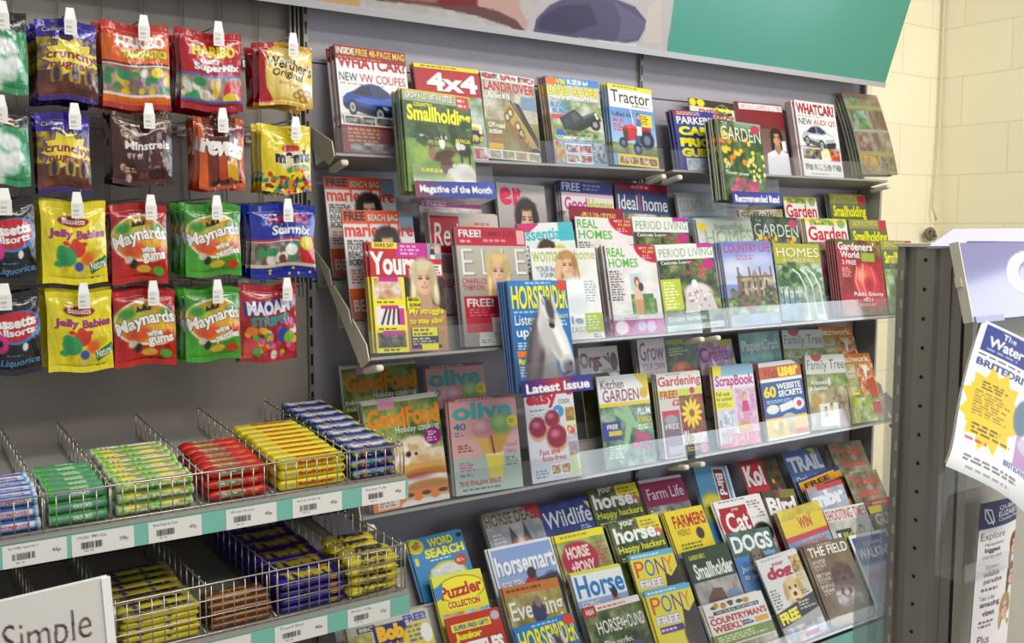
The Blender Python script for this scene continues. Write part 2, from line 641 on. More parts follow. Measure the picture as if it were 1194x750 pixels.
    def dog(s, cx, cy, k, c=0xd9b888, ear=0xc09a66, nose=0x241c1a):
        a = s.asp
        s.e(cx, cy + 1.2 * k * a, .85 * k, .8 * k * a, hexc(c) * .9, .15)
        s.e(cx, cy, .72 * k, .75 * k * a, c, .1)
        for q in (-1, 1):
            s.e(cx + q * .7 * k, cy + .05 * k * a, .22 * k, .55 * k * a, ear, .15, rot=-12 * q)
            s.e(cx + q * .28 * k, cy - .1 * k * a, .1 * k, .1 * k * a, 0x1c1410, .25)
        s.e(cx, cy + .45 * k * a, .42 * k, .45 * k * a, np.minimum(hexc(c) * 1.1, 1), .2)
        s.e(cx, cy + .32 * k * a, .17 * k, .13 * k * a, nose, .2)
        s.e(cx, cy + .68 * k * a, .22 * k, .05 * k * a, 0x4a3026, .4)
        return s

    def person(s, cx, cy, k, top, legs=0xe8e4da, hair=0x4a3a2c, skin=0xdcae8c):
        """small full figure, k = height in uv"""
        w = k * .5 / s.asp * .4
        s.p([(cx - w * .6, cy + k * .28), (cx + w * .6, cy + k * .28), (cx + w * .8, cy + k * .62), (cx - w * .8, cy + k * .62)], top)
        s.p([(cx - w * .75, cy + k * .6), (cx + w * .75, cy + k * .6), (cx + w * .6, cy + k), (cx + w * .1, cy + k), (cx, cy + k * .7), (cx - w * .1, cy + k), (cx - w * .6, cy + k)], legs)
        s.e(cx, cy + k * .13, w * .5, k * .14, hair, .1)
        s.e(cx + w * .05, cy + k * .17, w * .36, k * .1, skin, .15)
        return s

    def flower(s, cx, cy, k, c, core=0x7a4a18, n=12):
        for i in range(n):
            q = 360 * i / n
            s.e(cx + cos(radians(q)) * k * .6, cy + sin(radians(q)) * k * .6 * s.asp, k * .42, k * .14 * s.asp, c, .2, rot=q)
        return s.e(cx, cy, k * .26, k * .26 * s.asp, core, .25)

    def tree(s, cx, cy, k, pal, seed):
        rs = random.Random(seed)
        for i in range(26):
            q, d = rs.uniform(0, 2 * pi), rs.uniform(0, 1) ** .6
            s.e(cx + cos(q) * d * k, cy + sin(q) * d * k * s.asp * .9, k * .28, k * .24 * s.asp, rs.choice(pal), .4)
        return s

    def dots(s, x0, y0, x1, y1, pal, n, rx, seed=1, soft=.2):
        rs = random.Random(seed)
        for i in range(n):
            s.e(rs.uniform(x0, x1), rs.uniform(y0, y1), rx * rs.uniform(.7, 1.3), rx * s.asp * rs.uniform(.7, 1.3), rs.choice(pal), soft)
        return s

    def thumbs(s, x0, y0, x1, y1, n, pal, seed=1, edge=0xffffff):
        w = (x1 - x0) / n
        for i in range(n):
            s.r(x0 + i * w, y0, x0 + (i + 1) * w - .005, y1, edge)
            s.n(x0 + i * w + .012, y0 + .01, x0 + (i + 1) * w - .017, y1 - .01, pal, 4, seed + i)
        return s

    def ink(s):
        a = s.a.reshape(s.ny, s.ss, s.nx, s.ss, 3).mean((1, 3))
        c = np.ones((s.ny, s.nx, 4))
        a = np.clip(a, 0, 1)
        a = a + .16 * (a - .5) * (1 - np.abs(2 * a - 1))      # a press gives a little more contrast
        c[..., :3] = lin(np.clip(a, 0, 1)) * .8
        return c


def grid_faces(nx, ny, flip=False):
    j, i = np.mgrid[0:ny - 1, 0:nx - 1]
    a = (j * nx + i).ravel()
    q = np.stack([a, a + nx, a + nx + 1, a + 1], 1)
    return q[:, ::-1] if flip else q


def ink_mesh(name, m, verts, quads, cols, smooth=True):
    """one mesh from numpy arrays with per-point ink colours"""
    me = bpy.data.meshes.new(name)
    me.vertices.add(len(verts))
    me.vertices.foreach_set('co', np.ascontiguousarray(verts, dtype=np.float32).ravel())
    me.loops.add(quads.size)
    me.loops.foreach_set('vertex_index', np.ascontiguousarray(quads, dtype=np.int32).ravel())
    me.polygons.add(len(quads))
    me.polygons.foreach_set('loop_start', np.arange(0, quads.size, 4, dtype=np.int32))
    me.polygons.foreach_set('loop_total', np.full(len(quads), 4, dtype=np.int32))
    me.polygons.foreach_set('use_smooth', np.full(len(quads), smooth))
    me.update(calc_edges=True)
    me.validate()
    at = me.color_attributes.new('Ink', 'FLOAT_COLOR', 'POINT')
    at.data.foreach_set('color', np.ascontiguousarray(cols, dtype=np.float32).ravel())
    me.materials.append(m)
    return me
# ------------------------------------------------------------------ room
X_END, X_WALL = 3.348, 3.96


def plane_uv(name, pts, uv, m):
    me = bpy.data.meshes.new(name)
    me.from_pydata(pts, [], [(0, 1, 2, 3)])
    l = me.uv_layers.new(name='UVMap')
    for i, q in enumerate(uv):
        l.data[i].uv = q
    me.materials.append(m)
    return tag(link(name, me), kind='structure')


plane_uv('wall_back', [(-2.5, .05, 0), (X_WALL, .05, 0), (X_WALL, .05, 3.3), (-2.5, .05, 3.3)],
         [(-2.5, .107), (X_WALL, .107), (X_WALL, 3.407), (-2.5, 3.407)], M['wall'])
plane_uv('wall_right', [(X_WALL, .05, 0), (X_WALL, -1.0, 0), (X_WALL, -1.0, 3.3), (X_WALL, .05, 3.3)],
         [(0.1, .107), (1.15, .107), (1.15, 3.407), (0.1, 3.407)], M['wall'])
plane_uv('floor', [(-2.5, -6.2, 0), (6, -6.2, 0), (6, .05, 0), (-2.5, .05, 0)], [(0, 0), (8, 0), (8, 6), (0, 6)], M['floor'])

# cable running down the corner, ending in a knotted loop
p = [(X_WALL - .012, .035, 3.2), (X_WALL - .013, .035, 2.2), (X_WALL - .016, .034, 1.9), (X_WALL - .03, .032, 1.7), (X_WALL - .045, .03, 1.6), (X_WALL - .03, .02, 1.55)]
cb = MB().tube(p, .0055, 6).build('wall_cable', M['cable'])
tag(cb, 'thin cream cable running down the corner of the blockwork walls', 'cable')
kp = [Vector(on_y(1084 + 5 * cos(a) + a * .35, 273 - 6 * sin(a), .02)) for a in np.linspace(0, 6.0, 14)]
MB().tube(kp, .009, 6).tube([kp[0], kp[6], kp[3], kp[9]], .012, 6).build('cable_knot', M['knot'], cb)

# ------------------------------------------------------------------ gondola backboard with uprights
gond = empty('display_gondola', (0, 0, 0))
tag(gond, 'grey metal gondola backboard and uprights behind the sweets and magazines', 'shop shelving')


def gpart(mb, name, m, parent=gond):
    o = mb.build(name, m)
    o.parent = parent
    o.matrix_parent_inverse = Matrix.Translation(-Vector(parent.location))
    return o


BAYS = [(-.117, 1.033), (1.047, 2.184), (2.196, 3.344)]
for i, (a, b) in enumerate(BAYS):
    for z0, z1 in ((.12, .742), (.746, 1.368), (1.372, 1.93), (1.934, 2.42)):
        if i == 0 and z0 > 1.05:
            continue
        gpart(MB().box(a, 0, z0, b, .02, z1), 'back_panel', M['board2'] if i == 0 else M['board'])
gpart(MB().box(BAYS[0][0], .012, 1.333, BAYS[0][1], .02, 2.42), 'back_panel', M['board2'])
# peg grid behind the hanging bags
gr = MB()
for k in range(7):
    z = 1.362 + k * .187
    gr.tube([(-.1, -.004, z), (1.02, -.004, z)], .003, 5)
    gr.tube([(-.1, -.004, z + .022), (1.02, -.004, z + .022)], .0022, 5)
for k in range(13):
    gr.tube([(-.09 + k * .092, 0.002, 1.335), (-.09 + k * .092, 0.002, 2.4)], .002, 5)
gpart(gr, 'peg_grid', M['upright'])
for x in (-.124, 1.04, 2.19, 3.352):
    o = gpart(MB().box(-.006, -.012, .02, .006, .03, 2.42), 'upright', M['slotted'])
    o.location.x = x
for x in (1.0, 1.012, 1.022):
    gpart(MB().box(x, -.006, 1.335, x + .004, .012, 2.42), 'edge_rail', M['upright'])
gpart(MB().prism([(X_END, -.1, .05), (X_END, .03, .05), (X_END, .03, 2.42), (X_END, -.02, 2.42), (X_END, -.02, 1.68), (X_END, -.1, 1.66)], (0, 0, 0), (.012, 0, 0)), 'end_panel', M['shelf'])
gpart(MB().box(-.12, -.5, .0, 3.35, .02, .11), 'plinth', M['upright'])

# ------------------------------------------------------------------ header sign, leaning out at the top
hd_t = atan2(-.102, .306)
HV = Vector((0, sin(hd_t), cos(hd_t)))
HN = Vector((0, -cos(hd_t), sin(hd_t)))
H0 = Vector((0, -.103, 2.062))
HX0, HX1, HH = -.15, X_END + .004, .46
A = Art(0x4f9c8a, HX1 - HX0, HH, 860, 2)
ux = lambda X: (X - HX0) / (HX1 - HX0)
uy = lambda x, y: (on_plane(x, y, HN, Vector(H0) @ HN) - np.array(H0)) @ np.array(HV)


def P(x, y):
    q = on_plane(x, y, HN, H0 @ HN)
    return (q[0] - HX0) / (HX1 - HX0), 1 - ((q - np.array(H0)) @ np.array(HV)) / HH


Q = lambda x, y: P(290 + x / 2.211, y / 2.211)
A.r(0, 0, Q(176, 20)[0], 1, 0x6cae9c)
A.r(Q(176, 20)[0], 0, Q(286, 30)[0], 1, 0xc09a6c)
A.r(Q(286, 30)[0], 0, Q(1090, 60)[0], 1, 0xb9b4b0)
A.n(Q(300, 30)[0], 0, Q(1085, 60)[0], 1, [0xbab5b1, 0xb0aba6, 0xc2bdb8], 14, 3)
A.p([Q(280, -60), Q(330, 0), Q(420, 8), Q(490, 18), Q(590, 40), Q(670, 66), Q(716, 92), Q(710, 66), Q(690, 40), Q(640, -30), Q(500, -120)], 0x6c4c4a)
A.p([Q(300, -60), Q(380, -4), Q(480, 6), Q(500, -10), Q(490, -80)], 0x9c6a5c)
A.p([Q(520, -80), Q(570, 8), Q(640, 26), Q(690, 50), Q(714, 80), Q(720, 55), Q(700, 20), Q(690, -70)], 0xc49c92)
A.p([Q(478, -80), Q(492, 12), Q(588, 16), Q(600, -80)], 0x7c2c30)
A.p([Q(716, 92), Q(722, 50), Q(750, 14), Q(800, -20), Q(900, -60), Q(1095, -60), Q(1076, 152), Q(900, 124), Q(730, 100)], 0xbdb7b6)
A.p([Q(734, 80), Q(742, 46), Q(776, 12), Q(830, -14), Q(920, -14), Q(996, 16), Q(1030, 58), Q(1004, 104), Q(968, 110), Q(840, 96)], 0x5a5370)
A.p([Q(744, 70), Q(756, 42), Q(800, 14), Q(880, 10), Q(900, 60), Q(820, 88)], 0x463f5c)
A.p([Q(940, 0), Q(1028, 58), Q(1000, 100), Q(950, 104), Q(960, 50)], 0x6a6482)
A.p([Q(735, 84), Q(1000, 112), Q(1000, 120), Q(735, 93)], 0xd0cbca)
A.p([Q(738, 96), Q(900, 112), Q(1072, 130), Q(1074, 150), Q(900, 130), Q(738, 106)], 0x584a58)
A.p([Q(990, 122), Q(1073, 130), Q(1074, 150), Q(1000, 141)], 0xa06c5c)
A.p([Q(1030, 20), Q(1062, -10), Q(1062, 110), Q(1016, 108)], 0xccbfb4)
A.p([Q(1096, 0), Q(1075, 156), (1, 1), (1, 0), Q(1104, -60)], 0x4f9c8a)
nx, ny = A.nx, A.ny
J, I = np.mgrid[0:ny, 0:nx]
hv = np.stack([I / (nx - 1) * (HX1 - HX0), (1 - J / (ny - 1)) * HH, 0 * I], -1).reshape(-1, 3)
hm = Matrix(((1, 0, 0, HX0), (0, HV.y, HN.y, H0.y), (0, HV.z, HN.z, H0.z), (0, 0, 0, 1)))
hs = empty('header_sign', mtx=hm)
tag(hs, 'long header sign with open book picture and teal panels above the rack', 'sign')
hp = link('printed_panel', ink_mesh('printed_panel', printed('printed_sign_panel', .28, .5), hv, grid_faces(nx, ny), A.ink().reshape(-1, 4)), hs)
MB().box(0, -.0, -.016, HX1 - HX0, HH, -.001).build('backing', M['shelf'], hs)
MB().box(0, -.016, -.018, HX1 - HX0, .002, .006).build('bottom_rail', M['alu'], hs)
for x in (.02, 1.2, 2.35, 3.48):
    MB().box(x, .05, -.12, x + .006, .2, -.016).build('arm', M['upright'], hs)

# ------------------------------------------------------------------ stepped magazine shelves
T1, T2 = radians(11.5), radians(30)


def frame(t):
    return np.array([0, sin(t), cos(t)]), np.array([0, -cos(t), sin(t)])


def fm(t, X=0.0, s=0.0, n=0.0, rot=0.0):
    """matrix: local x along the shelf, y up the sloping cover, z out towards the shopper"""
    v, nn = frame(t)
    u = np.array([1.0, 0, 0])
    a = u * cos(rot) + v * sin(rot)
    b = v * cos(rot) - u * sin(rot)
    o = u * X + v * s + nn * n
    return Matrix(((a[0], b[0], nn[0], o[0]), (a[1], b[1], nn[1], o[1]), (a[2], b[2], nn[2], o[2]), (0, 0, 0, 1)))


def s_of(t, y, z):
    return sin(t) * y + cos(t) * z


ROW = dict(A=(T1, .465, s_of(T1, -.129, 1.694)), A0=(T1, .425, s_of(T1, -.129, 1.694)),
           B1=(T1, .374, s_of(T1, -.102, 1.375)), B2=(T1, .461, s_of(T1, -.21, 1.28)), B2b=(T1, .444, s_of(T1, -.21, 1.28)),
           B3=(T1, .537, s_of(T1, -.304, 1.202)),
           C1=(T1, .319, s_of(T1, -.147, .88)), C2=(T1, .403, s_of(T1, -.249, .80)),
           D1=(T2, .425, s_of(T2, -.225, .459)), D1b=(T2, .4335, s_of(T2, -.225, .459)), D2=(T2, .455, s_of(T2, -.311, .372)), D3=(T2, .49, s_of(T2, -.4, .289)), D4=(T2, .525, s_of(T2, -.484, .213)),
           AP=(T1, .56, 1.508), BP=(T1, .62, 0.985),
           P2=(T2, .455, .345), P3=(T2, .49, .205), P4=(T2, .525, .09))

where = ['top tier', 'second tier', 'third tier', 'bottom tier']


def tier(desc, rows, X0, X1, lip_h, depth, ends=True, name='magazine_shelf'):
    t = ROW[rows[0]][0]
    base = empty(name, mtx=fm(t, X0, ROW[rows[-1]][2] - .01, ROW[rows[-1]][1]))
    inv = fm(t, X0, ROW[rows[-1]][2] - .01, ROW[rows[-1]][1]).inverted()
    W = X1 - X0
    tag(base, desc, 'magazine shelf')
    n0, s0 = ROW[rows[-1]][1], ROW[rows[-1]][2] - .01
    for k, r in enumerate(rows):
        _, d, sb = ROW[r]
        dn, ds = d - n0, sb - s0
        dep = depth if k == 0 else d - ROW[rows[k - 1]][1] - (.012 if t < .3 else .0035)
        MB().box(0, ds - .009, dn - dep, W, ds - .002, dn + .009).build('ledge', M['shelf'], base)
        up = .12 if k == 0 else ROW[rows[k - 1]][2] - sb - .002
        MB().box(0, ds - .002, dn - dep, W, ds + up - .008, dn - dep + .0012).build('riser', M['shelf'], base)
        if lip_h[k]:
            MB().box(0, ds - .009, dn + .0095, W, ds + lip_h[k], dn + .0120).build('clear_lip', M['clear'], base)
    if ends:
        # cream end plates following the steps, and bracket tips under the front edge
        prof = []
        for k, r in enumerate(rows):
            _, d, sb = ROW[r]
            dep = depth if k == 0 else d - ROW[rows[k - 1]][1] - .012
            dn, ds = d - n0, sb - s0
            prof += [(ds + .1, dn - dep + .004), (ds + .03, dn - .0), (ds - .01, dn + .006)]
        if len(rows) > 1:
            prof += [(-.012, -.04)]
        else:
            prof += [(-.012, -.03), (.05, -depth)]
        prof += [(ROW[rows[0]][2] - s0 + .1, ROW[rows[0]][1] - n0 - depth)]
        for x in ((-.004,) if X0 < 2 else ((W + .001,) if len(rows) > 1 else ())):
            MB().prism([(x, a, b) for a, b in prof], (0, 0, 0), (.003, 0, 0)).build('end_plate', M['cream'], base)
        for x in (.004, W - .03):
            o = MB().box(x, -.028, -.055, x + .022, -.011, .026).build('bracket', M['cream'], base)
            bv = o.modifiers.new('round', 'BEVEL')
            bv.width, bv.segments = .007, 3
    return base


side = ['left bay', 'right bay']
for bay, (X0, X1) in enumerate(((1.058, 2.172), (2.208, 3.335))):
    tier('grey single step magazine shelf with clear lip, top tier, %s' % side[bay], ['A'], X0, X1, [.062], .118)
    tier('three step magazine shelf with clear lips, second tier, %s' % side[bay], ['B1', 'B2', 'B3'], X0, X1, [.05, .05, .062], .085)
    tier('two step magazine shelf with clear lips, third tier, %s' % side[bay], ['C1', 'C2'], X0, X1, [.05, .07], .09)
tier('low sloping four step magazine rack, bottom tier', ['D1', 'D2', 'D3', 'D4'], 1.445, 3.335, [.03, .03, .03, .035], .04, False)
tier('narrow sloping step rack holding the puzzle books', ['P2', 'P3', 'P4'], .99, 1.435, [.0, .0, .03], .04, False)
v_, n_ = frame(T2)
kick = MB()
o = v_ * (ROW['D4'][2] - .02) + n_ * (.535)
kick.box(1.445, o[1] + .004, .11, 3.335, o[1] + .012, o[2] - .006)
tag(kick.build('kick_board', M['teal']), 'teal board below the low magazine rack', 'board')


# clear add-on pockets with printed strips
def pocket(desc, row, X0, X1, n, strip_px, txt, cols, red=None):
    t, d, sb = ROW[row]
    base = empty('clear_pocket', mtx=fm(t, X0 - .006, sb - .004, d))
    tag(base, desc, 'leaflet pocket')
    W, dep = X1 - X0 + .012, n * .0092 + .006
    MB().box(0, -.003, -dep, W, 0, .012).build('pocket_floor', M['clear'], base)
    MB().box(0, 0, -dep - .003, W, .16, -dep).build('pocket_back', M['clear'], base)
    MB().box(0, 0, .0085, W, .082, .011).build('clear_lip', M['clear'], base)
    for x in (-.002, W):
        MB().box(x, 0, -dep, x + .002, .09, .011).build('pocket_side', M['clear'], base)
    A = Art(cols[0], W, .042, 96, 2)
    A.gx(0, 0, 1, 1, cols)
    A.t(txt, .06, .26, .95, .82, 0xf2eef0, .03)
    nx, ny = A.nx, A.ny
    J, I = np.mgrid[0:ny, 0:nx]
    hv = np.stack([I / (nx - 1) * (W + .004) - .002, (1 - J / (ny - 1)) * .042 - .003, 0 * I + .0125], -1).reshape(-1, 3)
    link('printed_strip', ink_mesh('printed_strip', M['cover'], hv, grid_faces(nx, ny), A.ink().reshape(-1, 4)), base)
    return base
# ------------------------------------------------------------------ magazine artwork
COV = {}


def cover(key, desc, bg, spine, nx=100, group=None):
    def deco(fn):
        COV[key] = (desc, bg, spine, nx, fn)
        return fn
    return deco


FIELD = [0x6f8a4a, 0x8fa05a, 0x5a743e, 0xa8a870, 0x4e6a3a]
GARD = [0x3f6a34, 0x6a8f4a, 0x2c4a28, 0x98a860, 0x87604a, 0xb8c088]
STONE = [0x9a8a6c, 0xb8a888, 0x7a6c54, 0xc8bc9c]
SKY = [0x9fb8d8, 0xc4d2e2, 0x86a4cc]


@cover('wc1', 'white car magazine with a blue coupe', 0xf4f1ee, 0x8e1a26)
def _(A):
    A.r(0, 0, 1, .17, 0x9c1622)
    A.t('INSIDE FREE 48-PAGE MAG', .02, .025, .98, .085, 0xf2d24a, .015)
    A.t('INSIDE', .02, .025, .27, .085, 0xf4ece0, .015)
    A.b(.03, .1, .9, .125, 1, 0xe8b048)
    A.r(0, .13, 1, .27, 0xf4f1ee)
    A.t('WHATCAR?', .02, .1, .98, .21, 0xb01a28, .03)
    A.r(0, .08, 1, .135, 0x9c1622)
    A.t('INSIDE FREE 48-PAGE MAG', .02, .02, .98, .085, 0xf2d24a, .015)
    A.t('INSIDE', .02, .02, .27, .085, 0xf4ece0, .015)
    A.b(.03, .1, .9, .125, 1, 0xe8b048)
    A.t('NEW', .03, .255, .28, .335, 0x2c3440, .0)
    A.t('VW COUPES', .31, .255, .96, .335, 0xb02434, .0)
    A.b(.04, .345, .9, .37, 1, 0x88868a)
    A.car(.5, .52, .46, 0x2c4c9c)
    A.r(.03, .66, .9, .735, 0x8a8780)
    A.thumbs(.05, .65, .92, .74, 2, [0x3a3c40, 0xb8b8b4, 0x6a6460], 3)
    A.r(0, .74, .85, 1, 0x8c3038)
    A.r(.7, .86, 1, 1, 0x8c3038)
    A.b(.08, .76, .75, .9, 4, 0xe0b070)
    A.n(.1, .9, .95, .99, [0x8c8a8a, 0xd0ccc8, 0x5c5456], 7, 4)


@cover('four', 'red and green off road vehicle magazine', 0x8ba0b8, 0xa0202c)
def _(A):
    A.r(0, 0, 1, .045, 0xf0d818)
    A.b(.1, .01, .9, .035, 1, 0x6a5a10)
    A.r(0, .045, 1, .32, 0xb01c2c)
    A.t('4x4', .17, .08, .95, .28, 0xf6f0ec, .03)
    A.n(.0, .32, 1, .86, [0xa8c0d0, 0x9aa870, 0x708848, 0xc8c090], 6, 5)
    A.jeep(.6, .66, .4, 0xc8b070)
    A.t('WIN!', .7, .74, .95, .8, 0xf0d818, .03)
    A.thumbs(0, .86, 1, 1, 3, [0xc83848, 0xe8e0d0, 0x6a88a0], 8)


@cover('lr', 'off road magazine with tilted sand coloured vehicle', 0xb4b09c, 0x8a7858)
def _(A):
    A.n(0, .1, 1, 1, [0xb8b4a0, 0x9a9880, 0x8a8468, 0xc8c4b4], 6, 2)
    A.n(0, .55, 1, .9, [0x8a8a50, 0x7a7a4a, 0xa09468], 6, 6)
    A.thumbs(.0, 0, 1, .09, 3, [0xf0ece8, 0xc04848, 0x5a5a5a], 2)
    A.t('LANDROVER', .03, .1, .97, .215, 0xb02434, .025, o=0xe8e2d4)
    A.t("UK's best MTB", .06, .23, .5, .3, 0xf6f2ea, .02)
    c = [(.34, .42), (.5, .31), (.96, .82), (.99, .93), (.76, .96), (.4, .64)]
    A.p(c, 0xb8985a)
    A.p([(.4, .64), (.36, .46), (.62, .7), (.94, .92), (.76, .96)], 0x8c7040)
    A.p([(.36, .42), (.52, .32), (.6, .42), (.42, .56)], 0xa88a50)
    A.p([(.55, .32), (.66, .34), (.98, .76), (.95, .84)], 0x3f3c38)
    for x, y in ((.42, .5), (.48, .45), (.6, .6), (.66, .68)):
        A.e(x, y, .055, .075 * A.asp, 0x4a3c28, .2)
        A.e(x, y, .035, .05 * A.asp, 0xd8cca8, .3)
    for i in range(5):
        A.l([(.68 + i * .05, .66 + i * .055), (.62 + i * .05, .74 + i * .05)], .008, 0x5a4a2c)
    A.l([(.5, .31), (.96, .82)], .012, 0x34302a)
    A.e(.9, .9, .1, .06, 0x2a2824)
    A.r(.7, .24, .98, .4, 0x7a92a8)
    A.t('Off-road', .06, .58, .36, .64, 0xf6f2ea, .02)
    A.t('action', .06, .65, .3, .71, 0xf6f2ea, .02)
    A.b(.06, .73, .4, .83, 4, 0xd05a3a)
    A.r(.04, .82, .3, .88, 0xe8b418)
    A.thumbs(.02, .89, .98, 1, 4, [0xb8a068, 0x8a8a88, 0xd8c8a0], 9)


@cover('lro', 'off road magazine with blue banner and climbing black vehicle', 0xc8cccc, 0xc83a48)
def _(A):
    A.n(0, .24, 1, .75, [0xd0d2cc, 0x8ea070, 0x6a8048, 0xb4b8a0], 6, 12)
    A.r(0, 0, 1, .09, 0x3f86c8)
    A.t('WIN', .16, .02, .36, .085, 0xf4e030, .04)
    A.e(.1, .05, .1, .05, 0xe87820)
    A.t('MUSEUM 4x4', .4, .015, .8, .08, 0xe8f2f8, .03)
    A.t('LAND ROVER', .01, .1, .99, .21, 0xf4e428, .03, o=0x2c2c20)
    A.t('OWNER INTERNATIONAL', .03, .215, .98, .265, 0xf6f6f0, .02)
    A.t('BUDGET', .04, .29, .4, .35, 0x3f86c8, .04)
    A.t('BUILD', .06, .36, .36, .42, 0x3f86c8, .04)
    A.r(.03, .43, .32, .48, 0xd04a58)
    A.jeep(.6, .5, .38, 0x34383c, 24)
    A.n(.1, .6, .9, .68, GARD, 10, 4)
    A.e(.16, .64, .08, .04, 0x3068b8)
    A.t('COMMEMORATIVE', .1, .67, .75, .715, 0xf0f0ec, .02)
    A.r(0, .73, 1, 1, 0x7fa4cc)
    A.thumbs(.22, .76, .72, .87, 2, [0xb83848, 0xe0e0e0, 0x707478], 4)
    A.thumbs(.22, .88, .72, .98, 2, [0xd8d8d0, 0xb03040, 0x88887c], 5)
    A.n(.02, .74, .2, .97, [0xd8c850, 0xc84848, 0x8aa0b0], 4, 7)
    A.n(.73, .74, 1, .97, [0x4a5560, 0xb0bcc8, 0x6a7880], 5, 8)


@cover('tractor', 'tractor magazine with a red vintage tractor', 0x7aa0cc, 0x2c5c34)
def _(A):
    A.g(0, .28, 1, .75, 0x5f8fd0, 0xa8c0d8)
    A.r(0, 0, 1, .055, 0xf4e01c)
    A.b(.12, .012, .9, .043, 1, 0x807010)
    A.r(.02, .06, .98, .29, 0xf6f2e8)
    A.t('Tractor', .06, .07, .92, .225, 0x2b2a1e, .0)
    A.t('& Machinery', .5, .235, .9, .275, 0x55604a, 0)
    A.t('Nuffield 4/65', .04, .34, .5, .4, 0x24344c, .01)
    A.t('MF 35', .06, .42, .28, .47, 0xd03038, .02)
    A.b(.06, .48, .3, .58, 3, 0xd03038)
    A.r(.62, .34, .93, .49, 0xf4d41c)
    A.b(.65, .35, .9, .47, 4, 0x5a5010)
    A.n(0, .72, 1, .86, [0x7a8a5a, 0x9aa06c, 0x6a704c], 7, 3)
    A.p([(.24, .54), (.3, .5), (.5, .47), (.56, .52), (.55, .66), (.36, .69), (.27, .7)], 0xc8242c)
    A.p([(.24, .54), (.36, .53), (.37, .69), (.27, .7)], 0x8c1820)
    A.p([(.3, .5), (.5, .47), (.56, .51), (.38, .53)], 0xe0505a)
    A.r(.27, .56, .34, .66, 0x3c3c40)
    A.p([(.5, .62), (.76, .6), (.76, .7), (.5, .72)], 0x4a5478)
    A.l([(.56, .55), (.62, .48)], .012, 0x30343c)
    A.p([(.66, .5), (.88, .5), (.9, .58), (.66, .56)], 0xb82430)
    A.l([(.46, .3), (.5, .48)], .012, 0xd8d8d0)
    for x, y, q in ((.78, .66, .16), (.55, .78, .1), (.24, .72, .09)):
        A.e(x, y, q, q * A.asp, 0x232a3a, .1)
        A.e(x, y, q * .5, q * .5 * A.asp, 0x6878a0, .2)
    A.person(.62, .33, .28, 0x5a6a94)
    A.r(.1, .86, 1, 1, 0xf0d81c)
    A.thumbs(.12, .875, .98, .985, 4, [0xb83838, 0x6a6a5c, 0xd8d8c8], 5, 0xf0d81c)


@cover('parkers', 'small blue car price guide', 0x2c3a90, 0x2a3a88)
def _(A):
    A.r(0, 0, 1, .1, 0x8c2440)
    A.r(.45, 0, 1, .09, 0x2c3a90)
    A.b(.08, .02, .9, .08, 2, 0xe8d8d0)
    A.t("PARKER'S", .05, .1, .98, .23, 0xf2f2f0, .02)
    for s, y in (('CAR', .27), ('PRICE', .46), ('GUIDE', .63)):
        A.t(s, .06, y, .98 if s != 'CAR' else .85, y + .15, 0xf6f01e, .06)
    A.thumbs(.14, .8, .98, 1, 3, [0xd8e4ec, 0x88aac8, 0xe8d8d8], 4)


@cover('classics', 'yellow and black classic car magazine', 0xe4dcc8, 0x8a7a20)
def _(A):
    A.r(0, 0, 1, .1, 0x3a3020)
    A.e(.08, .05, .08, .05, 0xe8d820)
    A.e(.26, .05, .09, .05, 0xe8d820)
    A.t('ractical', .2, .1, .75, .2, 0xb02830, .02)
    A.t('CLASSICS', .15, .2, .98, .32, 0xa82430, .02)
    A.car(.75, .12, .2, 0xd8c828)
    A.n(0, .33, 1, 1, [0xc8b048, 0x705a30, 0xd8d0b0], 5, 3)


@cover('rugby', 'dark red magazine with a player in a white shirt', 0x70242c, 0x5a1c24)
def _(A):
    A.thumbs(.08, .02, 1, .1, 3, [0xf0e8e8, 0xd0b8b8], 2)
    A.g(0, .1, 1, .35, 0x8a1c28, 0x7c2830)
    A.g(0, .35, 1, 1, 0x77584c, 0x8a7a76)
    A.face(.78, .46, .26, 0x2c1c14, 0xcf9a74, 0xe6e6ea, .5)
    A.r(.88, .5, .97, .64, 0xf0f0f0)


@cover('audi', 'white car magazine with a silver estate', 0xf2efec, 0xa4383e)
def _(A):
    A.t('WHATCAR?', .03, .03, .97, .18, 0xac1c2c, .035)
    A.b(.05, .19, .9, .215, 1, 0x9a9894)
    A.t('NEW', .05, .235, .38, .32, 0x2c2c30, 0)
    A.t('AUDI Q5', .42, .235, .95, .32, 0xa82030, 0)
    A.car(.5, .48, .43, 0xb4b8bc)
    A.thumbs(.03, .62, .52, .78, 1, [0x2c3040, 0xa8842c, 0x90a8c0], 4)
    A.n(.55, .62, .7, .74, [0xf0e8a0, 0xe8d880], 2, 3)
    A.n(.72, .64, .97, .78, [0xc84830, 0x884028, 0xd8a080], 4, 7)
    A.thumbs(.03, .82, .97, .93, 4, [0xc8c8c8, 0x6c7074, 0xf0f0f0], 12)
    A.b(.2, .95, .8, .975, 1, 0x888480)


